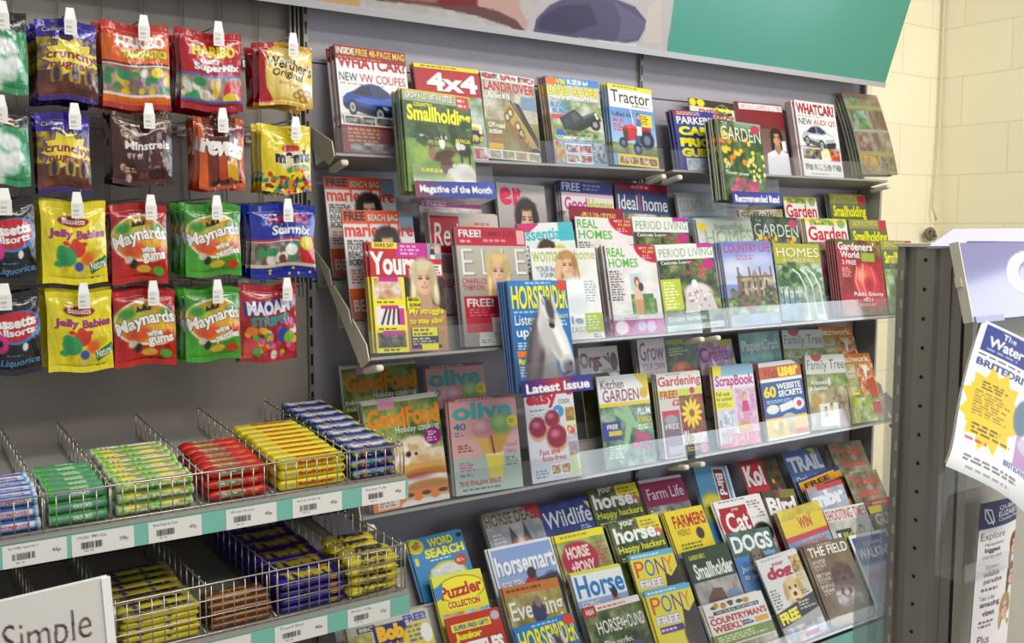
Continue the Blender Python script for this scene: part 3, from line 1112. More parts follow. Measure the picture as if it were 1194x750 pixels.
@cover('poly', 'collectors magazine sealed in clear film', 0x8a8a78, 0x3c3c38)
def _(A):
    A.n(0, 0, 1, 1, [0x8a9470, 0x6f7a54, 0xa49a84, 0x8a7464], 5, 3)
    A.n(0, .0, 1, .15, [0xb04848, 0x6a8a5a, 0xb0a89a], 4, 9)
    A.r(0, .16, 1, .2, 0x98a048)
    A.n(.05, .22, .5, .45, [0x7a9a50, 0x9ab0c0, 0x4a6a38], 4, 4)
    A.n(.55, .22, .97, .45, [0x7a5a4a, 0x968070, 0x5f4a3c], 4, 5)
    A.r(0, .46, 1, .48, 0xa8a894)
    A.n(.05, .5, .4, .72, [0x8a6a5c, 0xa89888, 0x6a4a40], 4, 6)
    A.n(.45, .5, .97, .72, [0x8a7464, 0x70584a, 0xb0a090], 4, 7)
    A.r(0, .73, 1, .76, 0xa49a50)
    A.n(.03, .77, .5, .95, [0xa88a3c, 0xc0a050, 0x6a5a40], 4, 8)
    A.thumbs(.55, .77, .97, .96, 2, [0x5a544a, 0x9a8a6a], 4, 0xb09850)


@cover('smallF', 'smallholding magazine with goats in a meadow', 0x5c7a42, 0x6a7444)
def _(A):
    A.g(0, 0, 1, .4, 0x6f98b8, 0x4f6a44)
    A.n(0, .12, 1, .5, [0x3c5a2c, 0x4e6c38, 0x5c7a58, 0x33502a], 7, 2)
    A.n(0, .48, 1, 1, [0x7c9a4c, 0x94aa5a, 0x6a8a40], 6, 3)
    A.r(0, 0, 1, .11, 0xa4ac84)
    A.t('GROW A LOT WITH A LITTLE', .05, .025, .72, .09, 0xf0ecd8, .02)
    A.r(.0, 0, 1, .02, 0xd8b438)
    A.r(.78, .02, .97, .14, 0xc03040)
    A.b(.8, .03, .95, .13, 2, 0xf0e0d8)
    A.t('COUNTRY', .15, .125, .42, .165, 0xf4ec28, .03)
    A.t('Smallholding', .05, .15, .98, .35, 0xf4ee22, .03, o=0x3a4a24)
    A.t('Starting', .2, .37, .45, .42, 0xf2f0e4, .02)
    A.t('with goats', .2, .42, .6, .47, 0xf2f0e4, .02)
    A.tree(.85, .4, .2, [0x2c4420, 0x3c5630, 0x24381c], 4)
    A.tree(.3, .42, .16, [0x2c4420, 0x3c5630, 0x48643a], 5)
    for y in (.47, .53):
        A.l([(.3, y), (.95, y + .02)], .007, 0x4a3c2c)
    for x in (.4, .56, .72, .88):
        A.l([(x, .44), (x, .58)], .008, 0x4a3c2c)
    A.e(.54, .62, .07, .13, 0x4c3226, .2, rot=70)
    A.e(.57, .72, .1, .09, 0x5c3c2c, .2)
    A.e(.52, .5, .045, .06, 0xe8e2da)
    A.l([(.5, .46), (.47, .4)], .014, 0x3c2c24)
    A.l([(.54, .46), (.56, .4)], .014, 0x3c2c24)
    A.e(.36, .6, .05, .07, 0x94705c)
    A.e(.35, .54, .03, .03, 0x7c5848)
    A.e(.85, .56, .11, .055, 0x2c2a2c, .2)
    A.e(.76, .51, .04, .05, 0xd8d4cc)
    A.e(.82, .52, .05, .03, 0xd0ccc4)
    A.l([(.8, .6), (.8, .68)], .014, 0x2c2a2c)
    A.l([(.92, .6), (.92, .68)], .014, 0x2c2a2c)
    A.e(.82, .8, .19, .115, 0xe4e0d6, .12)
    A.e(.88, .84, .12, .08, 0xc8c4b8, .4)
    A.e(.64, .79, .07, .05, 0xe8e4da)
    A.e(.58, .82, .035, .03, 0xd8b4a0)
    A.e(.68, .72, .03, .025, 0xd8ccc0)
    for x in (.72, .78, .9, .95):
        A.l([(x, .86), (x, 1)], .018, 0xd4cec2)
    A.t('RUNNER BEANS', .2, .76, .5, .8, 0xf4ee22, .03)
    A.t('ALPACAS', .72, .44, .95, .48, 0xf4ee22, .02)


@cover('gardenF', 'garden magazine with orange lilies and pink flowers', 0x3f5c34, 0xe4dcc8)
def _(A):
    A.n(0, 0, 1, 1, [0x3a5630, 0x4f6f3c, 0x2c4628, 0x6f8a4c], 8, 3)
    A.g(.4, 0, 1, .12, 0x8fae9a, 0x5a7a50)
    A.dots(.05, .15, .75, .55, [0xe8b020, 0xf0c83c, 0xe08818, 0xd87818], 26, .045, 4)
    A.dots(.6, .4, 1, .75, [0xd8d070, 0xe8e090, 0x9aa848], 24, .03, 5)
    A.t('GARDEN', .05, .08, .97, .25, 0xe8e4cc, -.005)
    A.t('THE', .08, .03, .22, .07, 0xe8e4cc, 0)
    A.e(.86, .08, .1, .055, 0xc0305c)
    A.t('39', .08, .53, .2, .6, 0xf6f2e4, .01)
    A.t('Flower power', .08, .63, .62, .69, 0xf6f2e4, 0)
    A.dots(.1, .72, .8, .98, [0xd82860, 0xe04878, 0xb81c48], 26, .05, 6)


@cover('marie', 'white fashion glossy with orange red masthead', 0xdedad8, 0xc8c0bc)
def _(A):
    A.r(0, 0, 1, .13, 0xd8552a)
    A.t('FREE', .03, .015, .32, .1, 0x3a1c18, .03)
    A.t('BEACH BAG', .36, .04, .78, .1, 0xe8d8d4, .01)
    A.r(.8, .02, 1, .2, 0x7a94a8)
    A.t('marie claire', .02, .12, .98, .25, 0xd8341c, .02)
    A.face(.6, .34, .38, 0x2c2220, 0xd8ac92, 0xb8a8a0, .9)
    A.b(.04, .27, .36, .33, 2, 0x2c2c2c)
    A.t('GET YOUR', .04, .28, .34, .32, 0x34302e, 0)
    A.t('PERFECT', .04, .33, .34, .37, 0x34302e, 0)
    A.t('BEACH', .04, .38, .3, .44, 0x34302e, .01)
    A.t('BODY', .04, .45, .26, .51, 0x34302e, .01)
    A.b(.05, .54, .28, .68, 5, 0xc04838)
    A.r(0, .72, .5, .78, 0xe0602c)
    A.r(0, .78, 1, 1, 0xb85a48)
    A.t('BEAUTY', .05, .82, .6, .93, 0xe8c8b8, .01)


@cover('purple', 'glossy with purple free gift banner', 0xb8a8ac, 0xa098a0)
def _(A):
    A.r(0, 0, 1, .1, 0x7c2464)
    A.t('FREE!', .05, .02, .42, .09, 0xe49cc8, .02)
    A.n(0, .1, 1, 1, [0xb8a4a8, 0x8a7480, 0xd0c4c4], 5, 2)


@cover('star', 'glossy with a dark haired woman on grey', 0xb4aca8, 0xc8c4c0)
def _(A):
    A.g(0, 0, 1, 1, 0xb8b2ae, 0x9a9290)
    A.t('e', .05, .05, .3, .25, 0xd82058, .08)
    A.t('r', .32, .05, .5, .25, 0xd82058, .08)
    A.face(.58, .4, .48, 0x3a2a24, 0xd9b096, 0x8a8484, 1.2)
    A.t('HOLIDAY', .03, .5, .34, .56, 0xc8385c, 0)
    A.t('STYLE', .03, .57, .3, .63, 0xc8385c, 0)
    A.t('SPECIAL', .03, .64, .34, .7, 0xc8385c, 0)


@cover('ghomes', 'homes magazine with blue free supplement banner', 0xdcd4c8, 0x6a4a80)
def _(A):
    A.r(0, 0, 1, .13, 0x34407c)
    A.t('FREE', .03, .02, .36, .11, 0xb8c0dc, .01)
    A.b(.42, .02, .9, .1, 2, 0x8c98c4)
    A.r(0, .13, 1, .17, 0xc8a8b8)
    A.t('Good', .05, .18, .48, .33, 0xb83890, .02)
    A.t('Homes', .5, .18, .98, .33, 0xa8b830, .02)
    A.n(0, .34, 1, 1, [0xd8c8b8, 0x8c7a6a, 0x64604c, 0xe8e4d8], 6, 3)
    A.e(.8, .4, .14, .07, 0x2c3c94)


@cover('ideal', 'homes magazine with dark red top and blue masthead', 0x4a5478, 0x7c1c34)
def _(A):
    A.r(0, 0, 1, .1, 0x7c1830)
    A.b(.3, .02, .8, .08, 1, 0xc07888)
    A.g(0, .1, 1, .35, 0x34446c, 0x48587c)
    A.t('Ideal', .04, .15, .4, .32, 0xe0e0e4, 0)
    A.t('home', .5, .15, .97, .32, 0xe0e0e4, 0)
    A.r(.43, .12, .46, .33, 0xb04060)
    A.n(0, .36, 1, 1, [0xb0a090, 0x6c6a50, 0xd8d4c8], 6, 5)


@cover('chomes', 'pale country homes magazine with grey masthead', 0xb8bcb8, 0xc8ccc8)
def _(A):
    A.n(0, .0, 1, 1, [0xb8bcb8, 0xc4c6c0, 0xa8b0b0], 4, 5)
    A.t('COUNTRY HOMES', .05, .09, .97, .25, 0x8494a0, -.005)
    A.r(.05, .3, 1, .46, 0x7aa4c8)
    A.t('Coastal special', .1, .32, .75, .42, 0xe8f0f4, .01)


@cover('suff', 'beige county magazine', 0xb4a68c, 0xa89880)
def _(A):
    A.n(0, 0, 1, 1, [0xb0a288, 0x8c7c5c, 0xc8bea8], 5, 5)
    A.t('Suffolk', .05, .04, .8, .16, 0x40382c, 0)
    A.n(0, .2, 1, .45, [0xc88c30, 0x5c7034, 0x88502c], 7, 6)


@cover('gred', 'gardening magazine with red masthead and yellow strip', 0xe8e2dc, 0xd8c830)
def _(A):
    A.r(0, 0, 1, .06, 0xe4d42c)
    A.n(.1, .0, .7, .1, [0xe0d470, 0x7a9a48], 6, 3)
    A.e(.85, .07, .1, .06, 0x88a868)
    A.t('Garden', .04, .11, .96, .3, 0xc01c34, .015)
    A.b(.2, .05, .6, .1, 1, 0x6a6040)
    A.n(0, .32, 1, 1, [0xd890b0, 0xe8c8d4, 0x7a9a58, 0xc8607c], 6, 4)


@cover('small', 'smallholding magazine with bold yellow masthead', 0x6f8448, 0x5c6c30)
def _(A):
    A.g(0, 0, 1, .5, 0x74806c, 0x4c6038)
    A.n(0, .4, 1, 1, [0x7c984c, 0x94aa5a, 0x5c7a3a, 0xd8d8cc], 6, 3)
    A.r(0, 0, 1, .13, 0x9a9648)
    A.t('GROW A LOT WITH A', .1, .03, .75, .1, 0xd8d088, .02)
    A.r(.78, .01, .98, .15, 0xb84048)
    A.t('Smallholding', .06, .16, .97, .37, 0xf0e61e, .03, o=0x36441c)
    A.e(.6, .75, .12, .2, 0xe0dcd0)
    A.e(.35, .7, .07, .1, 0x6c4c38)


@cover('red', 'glossy with red square masthead and blonde woman', 0xc4b8b0, 0x9aa0a0)
def _(A):
    A.g(0, 0, 1, 1, 0xc2b6aa, 0xa89c98)
    A.face(.68, .27, .36, 0xd8b884, 0xdcb292, 0xe0d8d0, 1.0)
    A.r(.02, .03, .43, .4, 0xb01c2c)
    A.t('Red', .06, .1, .42, .33, 0xecdcd8, 0, .15)
    A.b(.65, .08, .96, .22, 3, 0xc05a78)
    A.r(.0, .42, 1, .6, 0x8a6e6c)
    A.t('BEAUTY', .1, .66, .6, .74, 0xb02464, 0)
    A.t('SUMMER', .06, .84, .7, .92, 0xc8a8b8, 0)


@cover('ess', 'womens monthly with turquoise masthead and brunette', 0xe0e4e0, 0x58a8b8)
def _(A):
    A.p([(0, 0), (.4, 0), (.2, .1), (0, .1)], 0xc83878)
    A.r(.72, .0, 1, .22, 0x4cb4c0)
    A.t('essentials', .02, .05, .88, .2, 0x48b0bc, .02)
    A.face(.47, .36, .34, 0x4a3024, 0xdcae90, 0xe8e0d8, 1)
    A.e(.7, .34, .12, .08, 0xc4d02c)
    A.t('£1', .64, .3, .76, .38, 0x406020, .02)
    A.b(.03, .24, .2, .6, 7, 0x404848)


@cover('redtop', 'homes magazine with a dark red top banner', 0xc8c0b8, 0x7c1430)
def _(A):
    A.r(0, 0, 1, .25, 0x8c1434)
    A.t('+PLUS 100s OF IDEAS', .2, .06, .85, .12, 0xe8c040, .02)


@cover('rhomes', 'homes magazine with green masthead and pink strip', 0xe2dcd8, 0x7c1c3c)
def _(A):
    A.n(0, .25, 1, .85, [0xe4dcd8, 0xd4ccc8, 0xc8d0d4, 0xe8e4e0], 5, 3)
    A.t('REAL', .03, .03, .38, .13, 0x58a83c, .01)
    A.t('HOMES', .04, .15, .62, .25, 0x58a83c, .01)
    A.e(1.0, .0, .42, .2, 0xb81c38, .04)
    A.t('BEST 100', .68, .02, .97, .05, 0xf0d8c0, .02)
    A.t('91,000', .74, .06, .97, .1, 0xf0c830, .02)
    A.b(.72, .11, .95, .16, 2, 0xe8b8b8)
    A.b(.03, .28, .3, .62, 12, 0x4c4848)
    A.r(.42, .32, .62, .52, 0xb8ccd4)
    A.r(.4, .55, .85, .75, 0x5c8048)
    A.n(.4, .6, .9, .78, [0x6c9450, 0x4c6c38, 0x88a868], 5, 4)
    A.person(.55, .36, .42, 0xd8b8a0, 0xc89070, 0x8a5434)
    A.e(.62, .47, .05, .05, 0x5a3c34)
    A.t('Room', .2, .7, .36, .74, 0xf0f0f0, .0)
    A.t('makeovers', .2, .76, .5, .81, 0xf0f0f0, .01)
    A.r(0, .83, 1, 1, 0xb03484)
    A.e(.15, .91, .13, .075, 0xe8d8e0)
    A.dots(.36, .9, .95, .92, [0xc8a8c8, 0x9c6ca8, 0xd8b8cc], 8, .07, 5)


@cover('period', 'period homes magazine with green serif masthead and garden tea table', 0xdcdcd2, 0xd0d4c8)
def _(A):
    A.r(0, 0, 1, .18, 0xe2e2da)
    A.r(.72, 0, 1, .05, 0xb83890)
    A.t('PERIOD LIVING', .05, .05, .97, .15, 0x7c9c74, -.005)
    A.n(0, .18, 1, 1, [0x4a5a34, 0x6c7c48, 0x34402a, 0x8c945c], 8, 4)
    A.r(0, .18, .62, .24, 0x30342a)
    A.t('Celebrate Summer', .06, .19, .6, .235, 0xece8d8, .02)
    A.e(.88, .25, .1, .065, 0xb8287c)
    A.dots(.45, .22, .8, .42, [0xc8485c, 0xb83848, 0x507038], 14, .03, 6)
    A.r(0, .4, .34, .76, 0xb4c02c)
    A.b(.04, .42, .3, .74, 9, 0xf0f0c8)
    A.e(.62, .58, .24, .12, 0xd8d0c8, .15)
    A.p([(.4, .58), (.86, .58), (.92, .78), (.36, .8)], 0xc8c0bc)
    A.dots(.42, .55, .85, .75, [0xb89ca0, 0xe8e0dc, 0x9c7c80], 22, .025, 7)
    A.e(.58, .47, .05, .05, 0xdfe6ea)
    A.r(0, .82, .75, .93, 0x6c7c74)
    A.t('Dream terraces', .05, .83, .7, .89, 0xf0eee8, .0)
    A.n(.0, .93, 1, 1, [0xc8d0cc, 0x94a8a0], 5, 3)


@cover('bhomes', 'pale homes magazine with mint serif masthead', 0xc8ccbe, 0xb8bcae)
def _(A):
    A.n(0, .0, 1, 1, [0xc8ccbe, 0xbcc2b4, 0xd4d6ca], 4, 8)
    A.e(.1, .1, .07, .05, 0xe8c828)
    A.t('Beautiful', .3, .06, .8, .13, 0xa8b89c, 0)
    A.t('HOMES', .12, .14, .97, .32, 0x9cb890, -.005)


@cover('garden', 'dark green garden magazine with pale serif masthead', 0x44563a, 0xc8b890)
def _(A):
    A.n(0, 0, 1, 1, [0x3c5034, 0x4f6444, 0x6a8494, 0x30442c], 6, 3)
    A.t('GARDEN', .04, .1, .97, .26, 0xd4d8c4, -.005)
    A.t('THE', .08, .05, .2, .085, 0xd4d8c4, 0)
    A.e(.86, .09, .09, .055, 0xc0406c)
    A.dots(.05, .26, .9, .5, [0xe0a020, 0xe8bc3c, 0xc88018, 0x5c7034], 36, .04, 4)


@cover('yours', 'womens weekly with red masthead and smiling blonde', 0x584440, 0xb01c28)
def _(A):
    A.g(0, 0, 1, 1, 0x6c5450, 0x4a3838)
    A.r(0, 0, 1, .32, 0xc01c2c)
    A.r(.36, 0, .78, .14, 0xc02890)
    A.r(.04, .0, .38, .06, 0xf0e028)
    A.t('DORIS DAY', .08, .012, .34, .05, 0x403010, .02)
    A.b(.42, .02, .74, .12, 3, 0xf0c8e0)
    A.r(.8, 0, 1, .15, 0x8898a8)
    A.person(.87, .01, .16, 0x24283c)
    A.e(.94, .06, .04, .04, 0xd8b090)
    A.r(.8, .15, 1, .2, 0xc01c2c)
    A.t('Yours', .0, .09, .62, .3, 0xf4f0ec, .035)
    A.r(.86, .2, .98, .3, 0xf0f0f0)
    A.b(.87, .21, .97, .29, 3, 0x303030)
    A.n(.44, .32, 1, 1, [0x3c2e30, 0x54403c, 0x2c2426], 4, 9)
    A.face(.72, .33, .38, 0xd8c8a0, 0xe2b692, 0xb88468, .35)
    A.r(0, .32, .44, 1, 0xf2e820)
    A.n(.03, .33, .4, .52, [0xd8a884, 0xe8d8c8, 0xb88464], 4, 3)
    A.r(.1, .32, .36, .36, 0xc02890)
    A.b(.05, .53, .4, .56, 1, 0x504810)
    A.r(.03, .58, .41, .76, 0xf0e8e4)
    for i in range(4):
        A.l([(.18 + i * .05, .6), (.1 + i * .075, .74)], .014, 0x381c24)
    A.r(.1, .575, .34, .605, 0xc02890)
    A.r(.34, .6, .41, .75, 0xc44098)
    A.b(.05, .77, .4, .8, 1, 0x504810)
    A.n(.03, .82, .41, .95, [0x5c584c, 0x98907c, 0x3c3830], 5, 4)
    A.r(.1, .8, .4, .84, 0xc02890)
    A.b(.1, .955, .4, .99, 1, 0x504810)
    A.r(.46, .5, .64, .6, 0xf2e820)
    A.t('AMANDA', .47, .505, .63, .54, 0x302818, .02)
    A.t('REDMAN', .49, .555, .65, .59, 0x302818, .02)
    A.t("'My struggle", .46, .6, .96, .67, 0xf4ec28, .02)
    A.t("to stay slim'", .48, .69, .95, .76, 0xf4ec28, .02)
    A.r(.48, .78, .9, .97, 0x2c2428)
    A.r(.5, .78, .85, .86, 0xf2e820)
    A.b(.52, .785, .82, .855, 2, 0x403818)
    A.b(.5, .87, .86, .94, 3, 0xf0ece0)
    A.r(.62, .93, .85, .985, 0xf2e820)
    A.n(.86, .78, 1, .94, [0xd88050, 0x70a060, 0xc89070], 4, 5)


@cover('elle', 'fashion glossy with blonde cover woman on beige', 0xb4aca0, 0xc4bcae)
def _(A):
    A.g(0, .14, 1, 1, 0xb8b0a2, 0x8f8880)
    A.r(0, 0, 1, .155, 0xb41c3c)
    A.t('FREE!', .05, .02, .36, .085, 0xf2e0e0, .02)
    A.t('SUMMER TOTE', .38, .03, .84, .075, 0x701020, 0)
    A.b(.38, .09, .84, .13, 1, 0xe0a0a8)
    A.b(.06, .1, .3, .14, 1, 0xe8b8bc)
    A.r(.87, .02, .98, .14, 0xd8a8a4)
    for s, x0, x1 in (('E', .06, .22), ('L', .34, .46), ('L', .62, .74), ('E', .82, .97)):
        A.t(s, x0, .18, x1, .4, 0xe4e0d8, -.015)
    A.face(.56, .37, .34, 0xd8bc80, 0xdcb090, 0xd8d4d0, .9)
    A.p([(.45, .58), (.75, .58), (.95, 1), (.3, 1)], 0xd4d0cc)
    A.t('CHARLIZE', .04, .43, .38, .475, 0xa0303c, 0)
    A.t('THERON', .04, .485, .34, .53, 0xa0303c, 0)
    A.r(.04, .58, .6, .76, 0xb01c34)
    A.t('FREE!', .08, .6, .45, .67, 0xf0d8d8, .02)
    A.b(.1, .68, .5, .75, 3, 0xd88890)
    A.r(.04, .76, .4, .88, 0xb43444)
    A.r(.2, .93, .46, .985, 0xe8e8e4)
    A.b(.22, .94, .44, .975, 2, 0x404040)
    A.n(.42, .88, .95, 1, [0xd4d0cc, 0xc4beb8, 0xb4aca4], 4, 5)


@cover('wh', 'womens home magazine with olive masthead and woman in white', 0xe6e4dc, 0xe0ded4)
def _(A):
    A.n(0, .0, 1, 1, [0xe8e6de, 0xdedcd2, 0xeceae4], 3, 3)
    A.t('woman', .02, .04, .48, .15, 0xa4b04c, 0)
    A.t('home', .66, .02, .98, .13, 0xa4b04c, 0)
    A.t('YOUR look', .05, .19, .4, .25, 0x7ca0b4, 0)
    A.t('YOUR life', .1, .26, .42, .31, 0x7ca0b4, 0)
    A.b(.06, .33, .36, .4, 3, 0x8c9c80)
    A.face(.54, .19, .32, 0xb88c58, 0xe0b490, 0xf0f0f0, .5)
    A.e(.62, .5, .26, .18, 0xf2f2f2, .2)
    A.e(.6, .62, .2, .1, 0xd8dce0, .4)
    A.l([(.36, .3), (.42, .16)], .05, 0xdcb08c)
    A.b(.76, .36, .97, .6, 8, 0x90a8b0)
    A.t('le', .5, .74, .68, .82, 0x88a0b8, 0)
    A.t('PLEASURES', .4, .86, .86, .92, 0x9aa060, 0)
    A.r(.72, .72, .99, .93, 0xa8c038)
    A.b(.75, .74, .96, .9, 5, 0xf0f4d8)
    A.r(.8, .94, .98, .99, 0xf4f4f0)
    A.b(.82, .945, .97, .985, 2, 0x303030)


@cover('rider', 'blue equestrian magazine with a white horse head', 0x2c78b8, 0x2868a4)
def _(A):
    A.g(0, 0, 1, 1, 0x2f80c0, 0x245c98)
    A.b(.28, .012, .9, .04, 1, 0xd8ecf4)
    A.t('HORSE', .04, .05, .56, .26, 0xf2e62c, .02)
    A.t('RIDER', .62, .05, .98, .26, 0xf2e62c, .02)
    A.t('&', .56, .05, .62, .15, 0xf2e62c, .02)
    A.e(.9, .05, .09, .05, 0xd84830)
    A.b(.05, .27, .95, .3, 1, 0xc8e4f0)
    A.t('Listen', .06, .31, .4, .4, 0xf2f4f4, .0)
    A.t('up!', .07, .42, .32, .53, 0xf2f4f4, .01)
    A.b(.07, .55, .3, .62, 3, 0xe8f0f4)
    A.r(.05, .63, .32, .68, 0xe87830)
    A.t('Mark Todd', .06, .69, .36, .75, 0xf2e040, .02)
    A.b(.07, .76, .3, .86, 4, 0xe8f0f4)
    A.t('FREE', .12, .9, .36, .97, 0xf2e62c, .02)
    A.horse(.64, .52, .5, 0xe2e0dc, 0x504a4c, 0x6a6670)
    A.t('Natural', .78, .3, .97, .35, 0xf2e8c0, .0)
    A.b(.8, .36, .96, .42, 2, 0xe0ecf0)


@cover('clife', 'country magazine with a stone manor house', 0x7c8cc0, 0xc8ccd8)
def _(A):
    A.g(0, 0, 1, .5, 0x6c80c0, 0xc4c8dc)
    A.e(.2, .3, .3, .1, 0xc8cce0, .5)
    A.e(.7, .22, .3, .08, 0xb4bcdc, .5)
    A.t('COUNTRY LIFE', .03, .02, .97, .125, 0xb82c5c, 0)
    A.b(.25, .15, .8, .22, 2, 0xb8688c)
    A.n(.22, .42, .95, .68, STONE, 9, 5)
    A.p([(.2, .42), (.28, .36), (.36, .42)], 0x9a8468)
    A.p([(.5, .42), (.58, .33), (.66, .42)], 0x9a8468)
    A.p([(.72, .42), (.8, .36), (.9, .42)], 0x9a8468)
    for x in (.24, .46, .68, .9):
        A.r(x, .3, x + .04, .42, 0x7c6c5c)
    for x in (.3, .42, .54, .66, .78):
        A.r(x, .47, x + .045, .55, 0x4c5058)
        A.r(x, .58, x + .045, .65, 0x4c5058)
    A.p([(.22, .42), (.3, .45), (.3, .68), (.22, .68)], 0x7c6a54)
    A.p([(.6, .44), (.66, .42), (.66, .68), (.6, .68)], 0x84725a)
    A.r(.22, .41, .95, .43, 0x6c5c50)
    A.n(0, .66, 1, 1, GARD, 9, 6)
    for k, (x, y) in enumerate([(.2, .62), (.5, .7), (.85, .64), (.36, .74)]):
        A.tree(x, y, .13, [0x4c6438, 0x68784a, 0x3c5230, 0x8c5c60], k)
    A.n(0, .86, 1, 1, [0x8c9cb8, 0xa8b4a0, 0x748c9c], 6, 9)


@cover('hg', 'homes and gardens magazine with ochre band and white pergola', 0xa4a438, 0xb0ac50)
def _(A):
    A.r(0, 0, 1, .27, 0xa8a63c)
    A.t('HOMES', .06, .06, .97, .18, 0xeceac8, -.005)
    A.t('& GARDENS', .18, .195, .85, .25, 0xe4e2b8, -.005)
    A.n(0, .27, 1, 1, [0x74886c, 0x9cac94, 0x5c7454, 0xc8d0c8], 7, 4)
    A.t('DECORATING', .06, .29, .5, .34, 0xe8e8dc, 0)
    A.n(0, .36, .6, .56, [0x547a48, 0x80a070, 0x3c5c38], 6, 7)
    A.tree(.35, .42, .22, [0x3c6434, 0x6c9450, 0x88a868, 0x2c4c28], 3)
    A.tree(.75, .4, .2, [0x5c7c54, 0x88a478, 0xb8c8b0], 6)
    for x in (.58, .74, .9):
        A.l([(x + .04, .95), (x, .55), (x - .1, .4), (x - .22, .34)], .014, 0xdce4e0)
    A.p([(.58, .6), (.9, .56), (.94, .95), (.62, .95)], 0x8ca090, .5)
    A.r(.05, .62, .5, .64, 0xc8d0cc)
    A.n(.0, .7, .5, 1, [0x708c94, 0x88a0a8, 0x5c7480], 5, 8)
    for x in (.08, .2, .32):
        A.r(x, .58, x + .03, .8, 0x54686c)
    A.r(.78, .93, .94, .97, 0xf0f0e8)


@cover('gw', 'red gardening magazine with white masthead', 0x9c2028, 0x8c1420)
def _(A):
    A.n(0, 0, 1, 1, [0xa02024, 0xb83038, 0x8c1c20, 0x7c2c24], 5, 3)
    A.r(0, 0, 1, .06, 0x5c6430)
    A.n(.5, 0, 1, .25, [0x7c4c30, 0x8c8c38, 0x6c3428], 4, 4)
    A.t("Gardeners'", .04, .03, .85, .14, 0xf0eae4, .02)
    A.t('World', .08, .15, .5, .24, 0xf0eae4, .02)
    A.r(.56, .17, .84, .28, 0x94a838)
    A.t('3 FREE', .1, .27, .42, .33, 0xf0e8e4, .01)
    A.e(.6, .55, .28, .24, 0xc8303c, .1)
    A.e(.58, .52, .19, .17, 0xd85c50, .35)
    A.l([(.42, .36), (.36, .55), (.44, .74)], .012, 0xe8a890)
    A.l([(.56, .32), (.52, .55), (.58, .78)], .012, 0xe8a890)
    A.l([(.74, .36), (.8, .55), (.72, .72)], .01, 0xd88878)
    A.e(.5, .47, .09, .08, 0xe89878, .5)
    A.e(.66, .6, .1, .1, 0xa81c2c, .5)
    A.b(.08, .36, .3, .5, 5, 0xe8b8b0)
    A.t('Public Enemy', .3, .69, .95, .76, 0xf0eae4, .01)
    A.t('NO.1', .5, .77, .7, .82, 0xf0eae4, .01)
    A.b(.4, .84, .95, .88, 2, 0xe0c8c0)
    A.n(0, .88, 1, 1, [0x5c6c38, 0x8c2c2c, 0xa06048], 6, 7)


@cover('gfood', 'cookery magazine with orange masthead and meringue cake', 0x7c8c4c, 0xe0dcd4)
def _(A):
    A.n(0, 0, 1, .5, [0x5c7438, 0x8c9c50, 0x48602c, 0xa0ac70], 5, 3)
    A.r(.0, 0, 1, .03, 0xc8c8bc)
    A.r(.2, .01, .42, .09, 0xd890a8)
    A.t('GoodFood', .05, .08, .98, .26, 0xe88418, .025)
    A.t('Holiday cooking', .4, .26, .97, .34, 0xe8e8dc, 0)
    A.t('Deliciously', .03, .33, .32, .38, 0xe8e8dc, .01)
    A.t('fruity', .03, .39, .2, .44, 0xe8e8dc, .01)
    A.n(0, .5, 1, .92, [0xd8ccb8, 0xe4dccc, 0xc8b8a0], 5, 4)
    for x, y, rx, ry, c in ((.4, .52, .26, .13, 0xd8c4a0), (.62, .46, .2, .1, 0xe2d2b4), (.5, .6, .3, .1, 0xc8ac80), (.72, .6, .28, .1, 0xe6d8bc), (.7, .68, .32, .12, 0xd0a060), (.72, .73, .32, .06, 0xb07c40), (.72, .78, .31, .045, 0xefe9e0), (.73, .84, .3, .06, 0xb88048)):
        A.e(x, y, rx, ry, c, .2)
    A.n(.45, .42, .95, .62, [0xe8dcc4, 0xd8c098, 0xc49c68, 0xf0e8d8], 8, 11, .45)
    A.dots(.2, .45, .8, .6, [0xf0e8d8, 0xc8a878], 16, .045, 8, .4)
    A.dots(.25, .43, .7, .56, [0x3c2c38, 0x4c2c34], 5, .028, 5)
    A.e(.62, .74, .2, .03, 0x8c3c50, .5, a=.6)
    A.e(.87, .39, .11, .08, 0x8c2478, .06)
    A.t('22+', .81, .34, .92, .38, 0xe8d0e0, .02)
    A.b(.79, .39, .95, .44, 2, 0xe8d0e0)
    A.r(0, .86, 1, 1, 0xe8842c)
    A.r(.06, .88, .34, .98, 0xe8d8d0)
    A.b(.08, .89, .3, .97, 3, 0x8c6c68)
    for x in (.48, .7, .92):
        A.e(x, .94, .06, .05, 0xd8a888)
        A.e(x, .985, .12, .04, 0xe8e8e8)
        A.e(x, .9, .06, .02, 0x4c3024)


